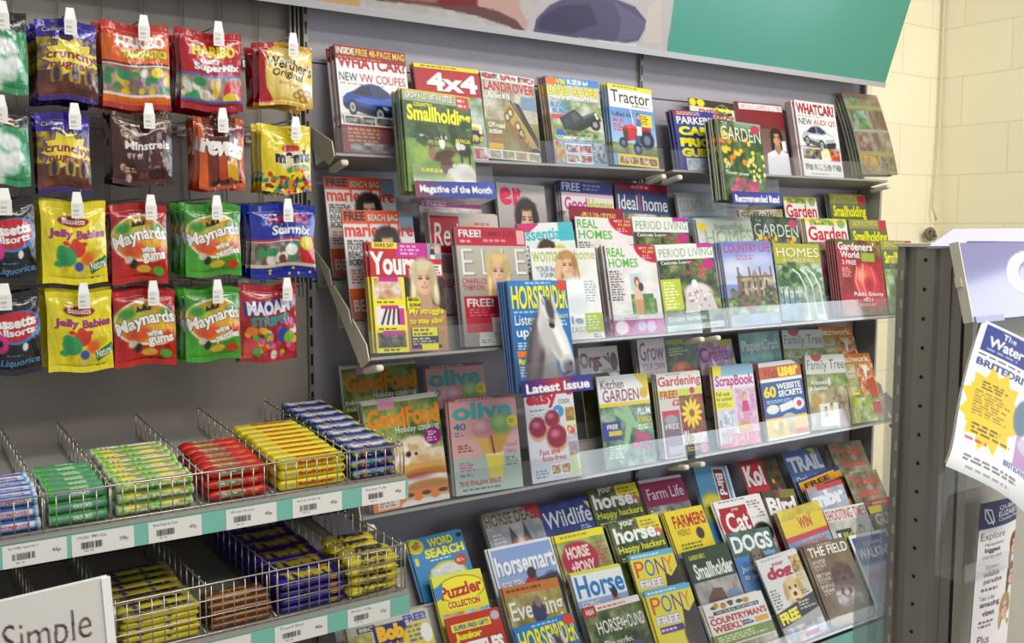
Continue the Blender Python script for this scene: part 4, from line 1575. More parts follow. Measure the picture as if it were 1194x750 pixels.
@cover('olive', 'pink food magazine with two ice cream scoops', 0xd8a4a0, 0xc8a098)
def _(A):
    A.g(0, 0, 1, .62, 0xd89c9c, 0xd8a8a4)
    A.g(0, .62, 1, 1, 0xa8b8b0, 0xb4c4bc)
    A.r(0, .0, 1, .025, 0x9c6468)
    A.b(.1, .005, .9, .022, 1, 0xe8d0cc)
    A.t('olive', .04, .04, .92, .23, 0x58a8a4, .035)
    A.t('40', .04, .255, .22, .33, 0x4878a0, .02)
    A.b(.05, .34, .2, .4, 2, 0x58809c)
    A.p([(.3, .38), (.62, .38), (.56, .62), (.48, .62)], 0xd8b060)
    A.p([(.5, .38), (.9, .36), (.66, .64), (.56, .62)], 0xc89c50)
    A.e(.47, .33, .17, .105, 0xcf8f98, .08)
    A.e(.43, .3, .09, .05, 0xe0b0b4, .5)
    A.e(.74, .3, .16, .11, 0x8cb468, .08)
    A.e(.71, .27, .08, .05, 0xb0d090, .5)
    A.p([(.47, .6), (.74, .6), (.7, .86), (.5, .86)], 0xe4d05c)
    A.r(.47, .6, .74, .63, 0xeee0a0)
    A.l([(.57, .42), (.6, .6)], .012, 0x7c2c3c)
    A.e(.92, .28, .1, .06, 0xe8d83c, .08)
    A.b(.86, .26, .98, .3, 2, 0x807018)
    A.b(.08, .48, .3, .56, 3, 0x604048)
    A.b(.08, .66, .34, .76, 4, 0xb85880)
    A.t('food', .78, .5, .95, .55, 0x7880b0, 0)
    A.t('Italy', .8, .57, .95, .63, 0x7880b0, 0)
    A.b(.76, .65, .97, .75, 4, 0x586070)
    A.b(.08, .78, .3, .82, 2, 0x4878a0)
    A.t('THE ITALIAN ISSUE', .06, .86, .66, .91, 0xb02838, .01)
    A.b(.1, .93, .9, .97, 1, 0x586068)


@cover('organic', 'white gardening magazine with dark red masthead', 0xe0dcd4, 0xd0c8bc)
def _(A):
    A.t('Organic', .02, .06, .9, .28, 0x8c1c28, .03)
    A.n(.0, .3, 1, 1, [0x3c2c1c, 0x5c4a2c, 0x486030], 6, 3)
    A.p([(.5, .15), (.62, .12), (.98, .33), (.85, .42)], 0xe8e4dc)
    A.e(.88, .18, .09, .1, 0x6c4840, .1)
    A.t('GARDENING', .55, .26, .95, .31, 0x4c4438, .01)


@cover('grow', 'white and magenta kitchen garden magazine', 0xe4dcdc, 0xc8a8a8)
def _(A):
    A.t('Grow', .06, .04, .94, .25, 0x8c2454, .0)
    A.t('YOUR OWN', .1, .28, .92, .36, 0x8c2454, .0)
    A.r(0, .44, 1, .5, 0xa8c048)
    A.n(0, .5, 1, 1, [0x5c8040, 0xc86830, 0x88a050], 6, 3)


@cover('pump', 'dark kitchen garden magazine with orange pumpkins', 0x3c4a24, 0x30381c)
def _(A):
    A.r(0, 0, 1, .06, 0x90a428)
    A.n(0, .06, 1, 1, [0x3c5424, 0x5c7034, 0x2c3c1c], 6, 3)
    A.b(.1, .1, .7, .2, 3, 0xe0d8a8)
    A.e(.4, .4, .32, .13, 0xd06c30, .15)
    A.e(.75, .46, .2, .1, 0xc85828, .15)
    A.e(.38, .36, .1, .05, 0xe89858, .5)


@cover('crafts', 'pink crafts magazine with violet masthead', 0xd0a8bc, 0xc898b0)
def _(A):
    A.n(0, 0, 1, 1, [0xd8b0c0, 0xc878a0, 0x9888a8, 0xe0c8d0, 0x6c8458], 6, 3)
    A.t('Crafts', .02, .07, .8, .28, 0xa03898, .02, o=0xe8d8e4)
    A.r(.5, 0, .95, .07, 0xb8b830)
    A.p([(.3, .2), (.55, .5), (.35, .55)], 0xe8e4ec)


@cover('paper', 'teal paper craft magazine with pink flowers', 0x6c9c98, 0x588884)
def _(A):
    A.n(0, 0, 1, 1, [0x6ca09c, 0x94b4ac, 0x588c88], 5, 3)
    A.t('PaperCraft', .05, .1, .95, .28, 0xcadcd4, .02)
    A.dots(.05, .38, .5, .7, [0xd878a0, 0xb8486c, 0xe8b0c4], 14, .06, 5)
    A.r(.6, .42, 1, .54, 0xd8b838)
    A.n(.5, .56, 1, 1, [0xa8b8a0, 0xd8d0b8, 0xc07c8c], 5, 4)


@cover('ftree', 'family history magazine with grey serif masthead', 0xc8c8bc, 0xb8b4a4)
def _(A):
    A.r(0, 0, 1, .26, 0xc4c6be)
    A.e(.28, .0, .14, .09, 0xa82434, .06)
    A.t('Family Tree', .04, .07, .97, .24, 0x4c5450, -.005)
    A.n(0, .26, 1, .44, [0x6c8444, 0x8c9c5c, 0x587038, 0xa8a884], 6, 3)
    A.person(.55, .28, .14, 0xd8d8d8)
    A.t('Ancestors', .08, .34, .6, .4, 0xeceae0, .01)
    A.n(0, .44, 1, 1, [0xb0a888, 0x94885c, 0xc8c0a0, 0x847858], 6, 4)
    A.t('& families', .06, .42, .5, .48, 0xeceae0, .01)
    A.e(.2, .62, .12, .07, 0xb89030)
    A.r(.25, .66, .72, .96, 0xdedcd4)
    A.person(.4, .7, .24, 0x98a878)
    A.person(.55, .66, .28, 0xd8c890)
    A.n(.72, .56, 1, 1, [0x8c7458, 0x6c5c48, 0xa89878], 4, 5)


@cover('patch', 'orange topped patchwork magazine with draped quilts', 0x948c60, 0xc87428)
def _(A):
    A.n(0, .1, 1, 1, [0x8c9450, 0xa8a070, 0x747c48, 0xb8b494], 5, 3)
    A.r(0, 0, 1, .16, 0xd87c24)
    A.t('patchwork', .04, .035, .96, .155, 0xf0e4d4, .03)
    A.n(.5, .17, 1, .6, [0xb86c3c, 0xd8a878, 0x8c5438, 0xe0d0bc], 6, 4)
    A.p([(.7, .18), (.85, .18), (.75, .4)], 0xe0dcd4)
    A.p([(.72, .4), (.95, .35), (.98, .7), (.8, .66)], 0xb0502c)
    A.t('Design', .12, .24, .45, .3, 0xece8dc, .01)
    A.t('Quilts', .15, .31, .4, .37, 0xece8dc, .01)
    A.b(.15, .48, .5, .58, 4, 0xd8d8c8)
    A.r(.2, .56, .45, .6, 0xd8d030)
    A.n(.1, .65, .95, .98, [0x98a83c, 0xb0b868, 0xd8d8c0, 0x748c3c], 6, 7)
    A.r(.78, .72, 1, .88, 0xb83038)


@cover('easy', 'cookery magazine with red masthead and glazed fruit tarts', 0xdcd8dc, 0xc8c8d8)
def _(A):
    A.g(0, .2, 1, 1, 0xd8d4d8, 0xd0d4e4)
    A.b(.1, .01, .7, .035, 1, 0x907078)
    A.t('easy', .04, .05, .66, .2, 0xc02038, .04)
    A.t('COOK', .68, .12, .92, .17, 0x403c44, 0)
    A.e(.92, .03, .09, .05, 0xc02038, .08)
    A.b(.1, .2, .5, .23, 1, 0x5870b0)
    A.t('LOADED', .06, .24, .42, .29, 0xf4f0f0, .03)
    A.e(.66, .25, .11, .07, 0x4890c8, .08)
    A.b(.6, .23, .72, .27, 2, 0xe0ecf4)
    for x, y, r in ((.22, .4, .19), (.52, .32, .16), (.58, .52, .22)):
        A.e(x, y + .03, r, r * A.asp * .9, 0xc8a078, .1)
        A.e(x, y, r * .9, r * A.asp * .78, 0x8c2440, .12)
        A.e(x - .03, y - .03, r * .4, r * A.asp * .25, 0xc87088, .5)
    A.r(.78, .2, 1, .98, 0xd0dcb0)
    for y, pl in ((.22, [0xb89858, 0x8c6c38]), (.42, [0xc0483c, 0xe0d8c8]), (.6, [0x8c4c34, 0xb08050])):
        A.n(.8, y, .98, y + .15, pl, 4, 5)
    A.t('Fast and', .2, .65, .6, .71, 0xc02848, 0)
    A.t('fuss-free', .24, .72, .72, .78, 0xc02848, 0)
    A.b(.08, .86, .4, .96, 3, 0x6080b8)
    A.thumbs(.4, .82, .8, .94, 2, [0x90a858, 0xe8dcd0, 0xb04838], 4)
    A.p([(.75, .55), (1, .5), (1, .75), (.78, .72)], 0xa8a8d4, .6)


@cover('kitchen', 'kitchen garden magazine with green plant and plums', 0x8c9c88, 0xb8bcb0)
def _(A):
    A.r(0, 0, 1, .3, 0xdce0dc)
    A.t('Kitchen', .06, .05, .5, .15, 0x6c3458, 0)
    A.t('GARDEN', .08, .16, .78, .29, 0x8c3054, 0)
    A.p([(.7, 0), (1, 0), (1, .24)], 0xd8c02c)
    A.e(.88, .22, .08, .06, 0xd0a828)
    A.r(0, .3, 1, .34, 0xd8c034)
    A.n(0, .34, 1, 1, [0x5c7c5c, 0x84a088, 0x446048, 0xa0b0a0], 6, 3)
    for x0, y0, x1, y1 in ((.5, .38, .62, .55), (.55, .5, .4, .8), (.5, .5, .75, .6), (.3, .4, .5, .5)):
        A.l([(x0, y0), (x1, y1)], .05, 0x8cb48c)
    A.t('PLUM', .72, .38, .97, .46, 0xeceeec, .02)
    A.t('BONANZA', .7, .48, .98, .54, 0xd8c838, .02)
    A.b(.7, .56, .97, .62, 2, 0xe8ece8)
    A.r(0, .5, .36, .7, 0x3c4488)
    A.t('FREE', .1, .53, .3, .58, 0xe8e8ec, .02)
    A.r(.12, .6, .36, .65, 0xc8b838)
    A.dots(.6, .66, .9, .85, [0xa83868, 0xb84c80, 0x8c2850], 6, .06, 6)
    A.b(.1, .75, .4, .9, 5, 0xd8e0d8)


@cover('gardening', 'gardening magazine with a yellow daisy and seed packet', 0xc8c4bc, 0xc8c0b0)
def _(A):
    A.r(0, 0, 1, .2, 0xe4e0d8)
    A.b(.2, .01, .7, .03, 1, 0x807870)
    A.t('Gardening', .02, .04, .98, .19, 0xb84838, .015)
    A.r(0, .2, 1, .28, 0xc4cc48)
    A.t('FREE!', .04, .21, .42, .3, 0xb02c34, .02)
    A.e(.76, .23, .06, .04, 0xb83848)
    A.t('£2', .28, .32, .44, .39, 0xb02c34, .02)
    A.n(.44, .28, 1, .74, [0x8c3428, 0xb05038, 0x5c3024, 0x748444], 6, 3)
    A.flower(.7, .5, .24, 0xecc82c, 0x8c5a18)
    A.r(.04, .44, .42, .98, 0x7c6c7c)
    A.r(.04, .44, .42, .5, 0xc83048)
    A.e(.22, .55, .14, .06, 0x9898a0)
    A.t('FREE', .08, .6, .38, .66, 0xe0dce0, .01)
    A.r(.1, .86, .4, .95, 0xa8a0a8)
    A.t('ALL', .46, .7, .6, .75, 0xf2ece4, .02)
    A.t('FIRED UP', .44, .76, .97, .86, 0xf2ece4, .02)
    A.r(.44, .87, 1, 1, 0x302830)
    A.b(.5, .89, .95, .95, 2, 0xc8c83c)
    A.e(.9, .93, .1, .06, 0xc87898)


@cover('scrap', 'scrapbook magazine with magenta masthead and girl in pink', 0xd0c8d0, 0xd8c838)
def _(A):
    A.r(0, 0, 1, .13, 0x84a8c0)
    A.p([(0, 0), (.22, 0), (.2, .12), (0, .14)], 0xe0d42c)
    A.r(0, .13, 1, .28, 0xdcd8e0)
    A.t('ScrapBook', .04, .12, .98, .29, 0xb02874, .02)
    A.r(0, .3, .44, .53, 0xe4dc28)
    A.t('Pull outs', .03, .32, .36, .37, 0x504810, .01)
    A.t('for summer!', .03, .38, .42, .43, 0x504810, .01)
    A.b(.04, .45, .4, .51, 3, 0x605818)
    A.n(.5, .3, 1, .95, [0xd8a8c0, 0xe0c0d0, 0xb890b8], 5, 3)
    A.person(.72, .34, .4, 0xc83878, 0xd890b0, 0xb08850)
    A.n(.05, .56, .44, .74, [0x8098b8, 0xe0e0dc, 0xc0c8d0], 5, 4)
    A.n(.05, .77, .44, .95, [0xa0a0b0, 0xd8d0d0, 0xc09098], 5, 5)
    A.e(.66, .78, .16, .07, 0xc8a03c)
    A.thumbs(.3, .85, 1, 1, 4, [0xc84878, 0xd8b0a0, 0xe08898], 8, 0xc83c78)
    A.r(0, .95, .3, 1, 0xc83c78)


@cover('web', 'computer magazine with orange masthead and blue panel', 0xdcdcd8, 0xb83828)
def _(A):
    A.r(0, .02, 1, .22, 0xc05824)
    A.r(0, .0, 1, .06, 0xd8d8d4)
    A.t('Web', .08, .08, .42, .21, 0x8c3c1c, .02)
    A.t('user', .44, .08, .93, .21, 0xf0d828, .04)
    A.p([(.78, 0), (1, 0), (1, .1)], 0x44643c)
    A.r(0, .22, 1, .26, 0xe8e8e0)
    A.r(0, .26, 1, .72, 0x2c5898)
    A.t('60', .04, .31, .33, .46, 0xf0d020, .04)
    A.t('WEBSITE', .36, .29, .94, .37, 0xf2f2ee, .03)
    A.t('SECRETS', .38, .385, .95, .465, 0xf2f2ee, .03)
    A.b(.08, .49, .92, .54, 2, 0xc8d8e8)
    A.e(.2, .61, .15, .06, 0xe4e4d8)
    A.e(.82, .58, .15, .08, 0xe4e4e4)
    A.p([(.36, .57), (.68, .53), (.7, .62), (.38, .66)], 0xe8e8e4)
    A.e(.84, .58, .06, .04, 0xc83838)
    A.r(0, .72, 1, .97, 0xdcb830)
    A.e(.55, .74, .16, .06, 0xb8b8a8)
    A.dots(.08, .8, .9, .92, [0xb89c40, 0xe8d880, 0x8c8c60], 8, .06, 5)
    A.r(.66, .9, 1, .97, 0xc84838)
    A.r(0, .97, 1, 1, 0xe4e4dc)


@cover('hdeals', 'grey horse sales magazine with a pricked eared horse', 0x8c8c8a, 0x988c7c)
def _(A):
    A.n(0, 0, 1, 1, [0x94989c, 0xa8aaa8, 0x84888c], 5, 3)
    A.r(0, .02, 1, .17, 0x9a948a)
    A.t('HORSE DEALS', .02, .03, .97, .165, 0x5c5448, .02, o=0xb8b0a0)
    A.p([(.68, 0), (1, 0), (1, .2)], 0xb02c3c)
    A.p([(.36, .42), (.4, .18), (.52, .36)], 0x4a4c54)
    A.p([(.6, .36), (.66, .15), (.74, .38)], 0x4a4c54)
    A.e(.54, .48, .2, .16, 0xa87a62, .15)
    A.e(.54, .42, .06, .1, 0xd8d0cc, .4)
    A.b(.08, .24, .3, .4, 4, 0xd0d4d8)
    A.n(.1, .55, .95, .95, [0x7c6c60, 0x9c948c, 0x5c5854], 5, 5)


@cover('wild', 'dark blue wildlife magazine with yellow lined creature', 0x2c3c80, 0x24346c)
def _(A):
    A.n(0, 0, 1, 1, [0x283878, 0x34488c, 0x223064], 4, 3)
    A.t('Wildlife', .03, .1, .98, .3, 0xd8dce8, .01)
    A.l([(.3, .5), (.45, .46), (.6, .48), (.72, .42)], .02, 0xc8a830)
    A.l([(.1, .6), (.4, .58), (.7, .56)], .016, 0x5ca0c0)
    A.b(.7, .32, .95, .38, 2, 0xb8c0d8)
    A.p([(.9, .05), (1, .08), (.98, .16)], 0xd8c830)


@cover('yhorse', 'green horse magazine with white masthead and yellow headline', 0x54663c, 0x8c8a3c)
def _(A):
    A.n(0, 0, 1, 1, [0x445634, 0x64783c, 0x34442c, 0x7c7450], 6, 3)
    A.r(.55, 0, 1, .18, 0xd8cc34)
    A.b(.6, .03, .95, .15, 3, 0x8c5c34)
    A.e(.9, .2, .08, .05, 0xc86c58)
    A.t('your', .2, .01, .48, .09, 0xe8e8dc, .02)
    A.t('horse', .05, .07, .85, .25, 0xe8ece8, .03)
    A.t('.', .86, .2, .92, .25, 0xe8ece8, .03)
    A.t('Happy hackers', .05, .28, .97, .38, 0xe4de3c, .01)
    A.b(.06, .4, .5, .46, 2, 0xd0d4c4)
    A.n(.3, .6, 1, 1, [0x6c5c4c, 0x8c9c64, 0x445438], 5, 5)


@cover('farm', 'country magazine with maroon band and white masthead', 0x8c8c8c, 0x8c2c58)
def _(A):
    A.r(0, 0, 1, .04, 0xd0ccc8)
    A.r(0, .04, 1, .34, 0x8c2c58)
    A.t('Farm Life', .1, .12, .93, .26, 0xe4ccd4, 0)
    A.n(0, .34, 1, 1, [0x70706c, 0x9c9c94, 0x54584c], 6, 3)
    A.t('Precious', .06, .38, .5, .46, 0xe4e4e0, 0)
    A.face(.62, .55, .2, 0x6c5c50, 0xa88870, 0x8c8c88, .5)
    A.n(.82, .45, 1, .7, [0xa8a030, 0xc8c060], 3, 5)


@cover('birdv', 'blue bird magazine with sideways masthead', 0x5c98c0, 0x5088b0)
def _(A):
    A.g(0, 0, 1, 1, 0x6ca4c8, 0x4880b0)
    A.r(.52, .03, .86, .7, 0xdcdcdc)
    A.r(.55, .05, .83, .45, 0x8c2834)
    A.t('Bird', .5, .17, .88, .32, 0xf0ecec, .03, rot=-90)
    A.e(.3, .55, .3, .2, 0xc8b838, .2)
    A.r(.94, 0, 1, 1, 0xdce0e0)


@cover('koi', 'fish keeping magazine with red panel and dark pond', 0x2c3024, 0x8c1c24)
def _(A):
    A.n(.4, 0, 1, 1, [0x2c3020, 0x44401c, 0x6c5428, 0x3c2c1c], 6, 3)
    A.r(0, 0, .58, .45, 0xb02430)
    A.t('Koi', .06, .08, .54, .36, 0xf0eaea, .04)
    A.r(0, 0, .58, .05, 0x842028)
    A.n(0, .46, .58, 1, [0xc84838, 0xe8b098, 0x3c4c5c], 5, 4)
    A.dots(.6, .3, .95, .6, [0x8c4cb0, 0xd8a838, 0xe0d8d0], 6, .04, 5)


@cover('trail', 'blue walking magazine with pale masthead', 0x50689c, 0x445c8c)
def _(A):
    A.g(0, 0, 1, 1, 0x586f9c, 0x3c5c94)
    A.t('TRAIL', .05, .08, .97, .3, 0xc4ccd8, .04)
    A.t('Outdoor Nights', .1, .36, .95, .46, 0xd0d8e0, .02)
    A.p([(.6, -.02), (.85, .0), (.9, .14)], 0xb8ac28)
    A.n(0, .5, 1, 1, [0x3c6c88, 0x587c64, 0x30506c], 5, 4)


@cover('trout', 'fishing magazine with faded red masthead', 0x8c8478, 0x7c4440)
def _(A):
    A.n(0, 0, 1, 1, [0x8c8474, 0x70745c, 0xa09888, 0x586048], 5, 3)
    A.t('Trout', .1, .05, .9, .22, 0xb8524c, .02)
    A.t('Salmon', .16, .24, .85, .38, 0xb85a50, .02)
    A.b(.3, .44, .9, .5, 2, 0xd0ccc0)
    A.n(.3, .52, 1, 1, [0x6c6c5c, 0x94907c, 0x4c5444], 5, 5)


@cover('hmart', 'white bordered horse magazine with rider in red', 0xd8dadc, 0xc8c8c8)
def _(A):
    A.g(.03, .03, .97, 1, 0x8098c8, 0xa8b4cc)
    A.t('horsemart', .05, .1, .97, .3, 0xe4e8ec, .025)
    A.b(.08, .4, .35, .5, 2, 0xd8dce4)
    A.t('FOR TEN', .08, .36, .4, .44, 0xd8dce4, .02)
    A.p([(.42, .4), (.5, .34), (.62, .36), (.6, .6), (.42, .62)], 0xa83440)
    A.e(.55, .32, .07, .06, 0x3c3438)
    A.p([(.5, .5), (.62, .38), (.95, .36), (1, .5), (.96, .8), (.5, .8)], 0x4c4c54)
    A.e(.85, .45, .13, .1, 0x3c3c44, .3)
    A.n(.03, .8, .97, 1, [0x8c9878, 0x9caaa0], 5, 4)


@cover('hpony', 'yellow topped pony magazine with crimson splash masthead', 0x94a060, 0xd0a828)
def _(A):
    A.n(0, 0, 1, 1, [0x90a058, 0xb0b880, 0x708848], 5, 3)
    A.r(0, 0, 1, .08, 0xe0d430)
    A.b(.1, .015, .9, .06, 1, 0x908420)
    A.e(.38, .3, .36, .2, 0xa82848, .08)
    A.t('HORSE', .14, .15, .6, .28, 0xe8c8c0, .04)
    A.t('+PONY', .16, .31, .64, .44, 0xe8c8c0, .04)
    A.b(.76, .14, .97, .4, 6, 0xc83c68)
    A.horse(.75, .58, .2, 0x4c4440, 0x2c2624, 0x2c2624)
    A.b(.06, .52, .4, .6, 3, 0xe8e0d0)
    A.r(0, .5, .34, .56, 0xb83040)


@cover('farmers', 'yellow farming weekly with red masthead', 0xdcc430, 0xc8b030)
def _(A):
    A.r(0, .0, 1, .5, 0xe0c830)
    A.t('FARMERS', .14, .07, .97, .22, 0xa82c28, .02)
    A.t('WEEKLY', .16, .24, .5, .31, 0x5c4c1c, 0)
    A.e(.72, .32, .1, .07, 0x4c3c2c)
    A.b(.15, .4, .9, .48, 2, 0x5c4c1c)
    A.n(0, .5, 1, 1, [0x9c9c9c, 0xb8b8b4, 0x84889c], 5, 3)
    A.e(.6, .85, .3, .12, 0x4c4c4c, .3)


@cover('cat', 'white cat magazine with red panel and black cat', 0xe4e2e0, 0xc8c4c4)
def _(A):
    A.b(.1, .01, .9, .04, 1, 0x605c5c)
    A.r(.06, .1, .62, .48, 0xa82430)
    A.e(.1, .3, .08, .15, 0xa82430)
    A.t('your', .3, .12, .46, .17, 0xe8d8d8, .01)
    A.t('Cat', .12, .17, .58, .42, 0xf4ecec, .02)
    A.b(.66, .06, .97, .3, 6, 0x74706c)
    A.e(.72, .22, .12, .07, 0xe0e0dc)
    A.e(.78, .5, .2, .14, 0x201e20, .12)
    A.e(.64, .56, .12, .1, 0x2c2a2c, .15)
    A.p([(.58, .48), (.6, .4), (.66, .47)], 0x201e20)
    A.e(.7, .58, .05, .04, 0xe0dcd8)
    A.n(0, .6, 1, 1, [0xd0ccc4, 0xb0a89c, 0x3c3838], 5, 4)


@cover('bird', 'dark bird magazine with white bold masthead', 0x5c4c40, 0x7c3034)
def _(A):
    A.n(0, 0, 1, 1, [0x5c5044, 0x7c4840, 0x3c3c34], 5, 3)
    A.r(.5, .0, 1, .12, 0x807838)
    A.t('Bird', .05, .1, .92, .34, 0xece8e4, .04)
    A.n(0, .4, 1, 1, [0x8c3438, 0x4c3c34, 0xb07868], 5, 4)


@cover('mbr', 'mountain bike magazine with bold pale masthead', 0xa89490, 0xb8989c)
def _(A):
    A.r(.3, .0, 1, .07, 0xb84048)
    A.n(0, .07, 1, .6, [0x9ca4b8, 0xb0b4c4, 0x8c94b0], 4, 3)
    A.t('mbr', .06, .08, .95, .32, 0xe0e4ec, .06)
    A.r(.5, .42, 1, .66, 0xd8bc38)
    A.t('DREAM', .55, .45, .96, .55, 0x7c3c1c, .03)
    A.n(0, .6, 1, 1, [0x7c6c5c, 0x5c5448, 0x98887c], 5, 5)
    A.e(.3, .5, .1, .08, 0x6c4c40)


@cover('orange', 'orange yellow magazine lying tilted', 0xd0901c, 0xb07818)
def _(A):
    A.r(0, 0, 1, .1, 0x1c3c84)
    A.g(0, .05, .85, .25, 0xe0a428, 0xb87814)
    A.t('FREE', .1, .1, .7, .22, 0x3c1c10, .03)
    A.n(0, .25, 1, 1, [0x3c3830, 0xc88c28, 0x5c3c24], 5, 3)


@cover('event', 'brown equestrian magazine with rider on a bay horse', 0x8c8050, 0xa8783c)
def _(A):
    A.n(0, .09, 1, 1, [0x94884c, 0xa89c5c, 0x7c7444, 0xb0a878], 6, 3)
    A.r(0, 0, 1, .1, 0xb87434)
    A.b(.05, .025, .95, .075, 1, 0x5c3818)
    A.t('Eventing', .04, .16, .97, .4, 0xe8e4d8, .01)
    A.p([(.45, .4), (.62, .38), (.72, .7), (.38, .7)], 0xdcd8cc)
    A.e(.52, .3, .12, .12, 0x3c4464, .15)
    A.e(.54, .2, .06, .06, 0x8c7464)
    A.e(.55, .72, .24, .13, 0x5c3c28, .2)
    A.b(.05, .45, .3, .75, 8, 0xd8d4a8)
    A.r(0, .62, .34, .7, 0xc8b838)


@cover('horse', 'white topped horse magazine with blue masthead', 0xd4d8d8, 0x9cb4b0)
def _(A):
    A.g(0, .22, 1, 1, 0x8ca0c8, 0x9cb0c4)
    A.r(0, 0, 1, .3, 0xdfe3e4)
    A.r(0, 0, 1, .03, 0xd0d048)
    A.t('Horse', .05, .05, .97, .28, 0x2c78b4, .02)
    A.t('GOING', .08, .32, .42, .38, 0xe8ece8, .01)
    A.t('FOR GOLD!', .08, .4, .62, .46, 0xe8ece8, .01)
    A.p([(.68, .32), (.78, .3), (.9, .5), (.86, .7), (.68, .7)], 0xa87c74)
    A.e(.74, .28, .06, .06, 0x3c3030)
    A.n(0, .68, 1, 1, [0x6c6c60, 0x8c9488, 0x5c4c40], 5, 4)


@cover('pony', 'yellow pony magazine with rainbow masthead', 0xd8c840, 0xb8a838)
def _(A):
    A.r(0, 0, 1, .06, 0x64a8c8)
    A.b(.05, .012, .95, .05, 1, 0xe0f0f4)
    A.r(0, .06, 1, 1, 0xd8cc44)
    for s, x, c in (('P', .06, 0xc84c3c), ('O', .28, 0x3868b0), ('N', .52, 0x6c3c84), ('Y', .72, 0xd87828)):
        A.t(s, x, .08, x + .2, .26, c, -.005)
    A.t('FREE', .08, .29, .58, .38, 0xe4e0ec, .04, o=0x4c346c)
    A.r(.1, .4, .6, .47, 0x5c3c7c)
    A.b(.12, .41, .58, .46, 1, 0xe0d8e8)
    A.p([(.62, .5), (.68, .25), (.8, .3), (1, .2), (1, 1), (.7, 1)], 0x3c302c)
    A.e(.68, .55, .1, .15, 0x4c3c34, .3)
    A.r(.04, .6, .46, .95, 0x8c8ca0)
    A.r(.08, .64, .42, .7, 0xc8b838)
    A.r(.08, .8, .42, .88, 0xc86c3c)
    A.face(.66, .72, .22, 0x6c4830, 0xdcae90, 0xa83450, .9)


@cover('shold', 'dark green smallholders weekly with man and cow', 0x3c4c34, 0x4c5844)
def _(A):
    A.r(0, 0, 1, .4, 0x34462c)
    A.t("GARDENER'S", .08, .06, .42, .12, 0xc8d048, .02)
    A.t('Smallholder', .1, .17, .97, .37, 0xe0e4dc, .025)
    A.n(0, .4, 1, 1, [0x9c9890, 0xb0aca4, 0x848480], 5, 3)
    A.p([(.08, .98), (.2, .62), (.36, .5), (.56, .52), (.66, .75), (.6, 1)], 0x6c4c3c)
    A.e(.4, .8, .2, .13, 0x5c3c30, .3)
    A.p([(.62, .6), (.75, .55), (.95, .62), (.98, .9), (.66, .9)], 0x7484a4)
    A.e(.76, .52, .06, .05, 0xb89884)
    A.b(.15, .9, .8, .97, 2, 0xe0c850)


@cover('dogs', 'blue and white dog magazine with small terrier', 0x5078a8, 0x6484a8)
def _(A):
    A.g(0, 0, 1, .3, 0x4c6444, 0x5c7c8c)
    A.n(0, .0, 1, .3, [0x486040, 0x5c7c74, 0x3c5c54], 5, 6)
    A.g(0, .3, 1, 1, 0x4c7cb8, 0x6c88a0)
    A.t('DOGS', .05, .05, .95, .26, 0xe8ecec, .03)
    A.t('Today', .55, .27, .95, .36, 0x9cc4e4, .01)
    A.dog(.5, .34, .2, 0x7c7064, 0x4c4038)
    A.t('Jump', .08, .42, .42, .5, 0xe0e8f0, .0)
    A.t('to joy', .1, .52, .4, .6, 0xe0e8f0, .0)
    A.t('Walk', .5, .66, .85, .74, 0xe0e8f0, .0)
    A.n(.1, .76, 1, 1, [0x94948c, 0x6c7474, 0xb0b0a8], 5, 4)


@cover('gun', 'gun sports magazine with yellow band and red masthead', 0x8c98b0, 0x4c4038)
def _(A):
    A.r(0, 0, 1, .3, 0xd8bc20)
    A.t('WIN', .4, .12, .7, .25, 0xb04828, .03)
    A.n(0, .0, 1, .12, [0xd8c440, 0xb8a030], 4, 3)
    A.r(0, .3, 1, .36, 0xb83848)
    A.n(0, .36, 1, 1, [0x8498b8, 0x98a4b0, 0x748094], 5, 4)
    A.t('SPORTING', .25, .4, .9, .48, 0xb84048, .01)
    A.t('Gun', .28, .5, .82, .72, 0xb84048, .03)
    A.n(.0, .8, 1, 1, [0x5c6c3c, 0x748050], 5, 5)


@cover('shoot', 'white sporting weekly with red serif masthead', 0xd4d4d0, 0xd0ccc0)
def _(A):
    A.t('SHOOTING TIMES', .02, .03, .98, .17, 0xa83038, 0)
    A.n(0, .18, 1, 1, [0xb0b0aa, 0xc4c4bc, 0x98988c], 4, 3)
    A.r(.1, .3, .48, .62, 0x2c3c2c)
    A.t('1', .12, .34, .2, .58, 0xe8e8e0, .04)
    A.t('Win!', .24, .34, .46, .44, 0xd8d83c, .02)
    A.b(.24, .47, .46, .6, 3, 0xa8b848)
    A.person(.72, .28, .5, 0x84584c, 0x6c5c50)


@cover('guns', 'red and black magazine with bold white lettering', 0x5c5450, 0x7c2824)
def _(A):
    A.r(0, 0, 1, .12, 0xa02c30)
    A.b(.2, .02, .9, .08, 1, 0xe8c0a8)
    A.r(0, .08, .45, .18, 0xd8c830)
    A.t('GUNS', .08, .2, .95, .36, 0xe8e4dc, .04, o=0x241c1c)
    A.t('FREE', .08, .42, .6, .56, 0xe8e4dc, .04, o=0x241c1c)
    A.n(0, .6, 1, 1, [0x7c6c64, 0x544c48, 0x9c8c80], 5, 4)


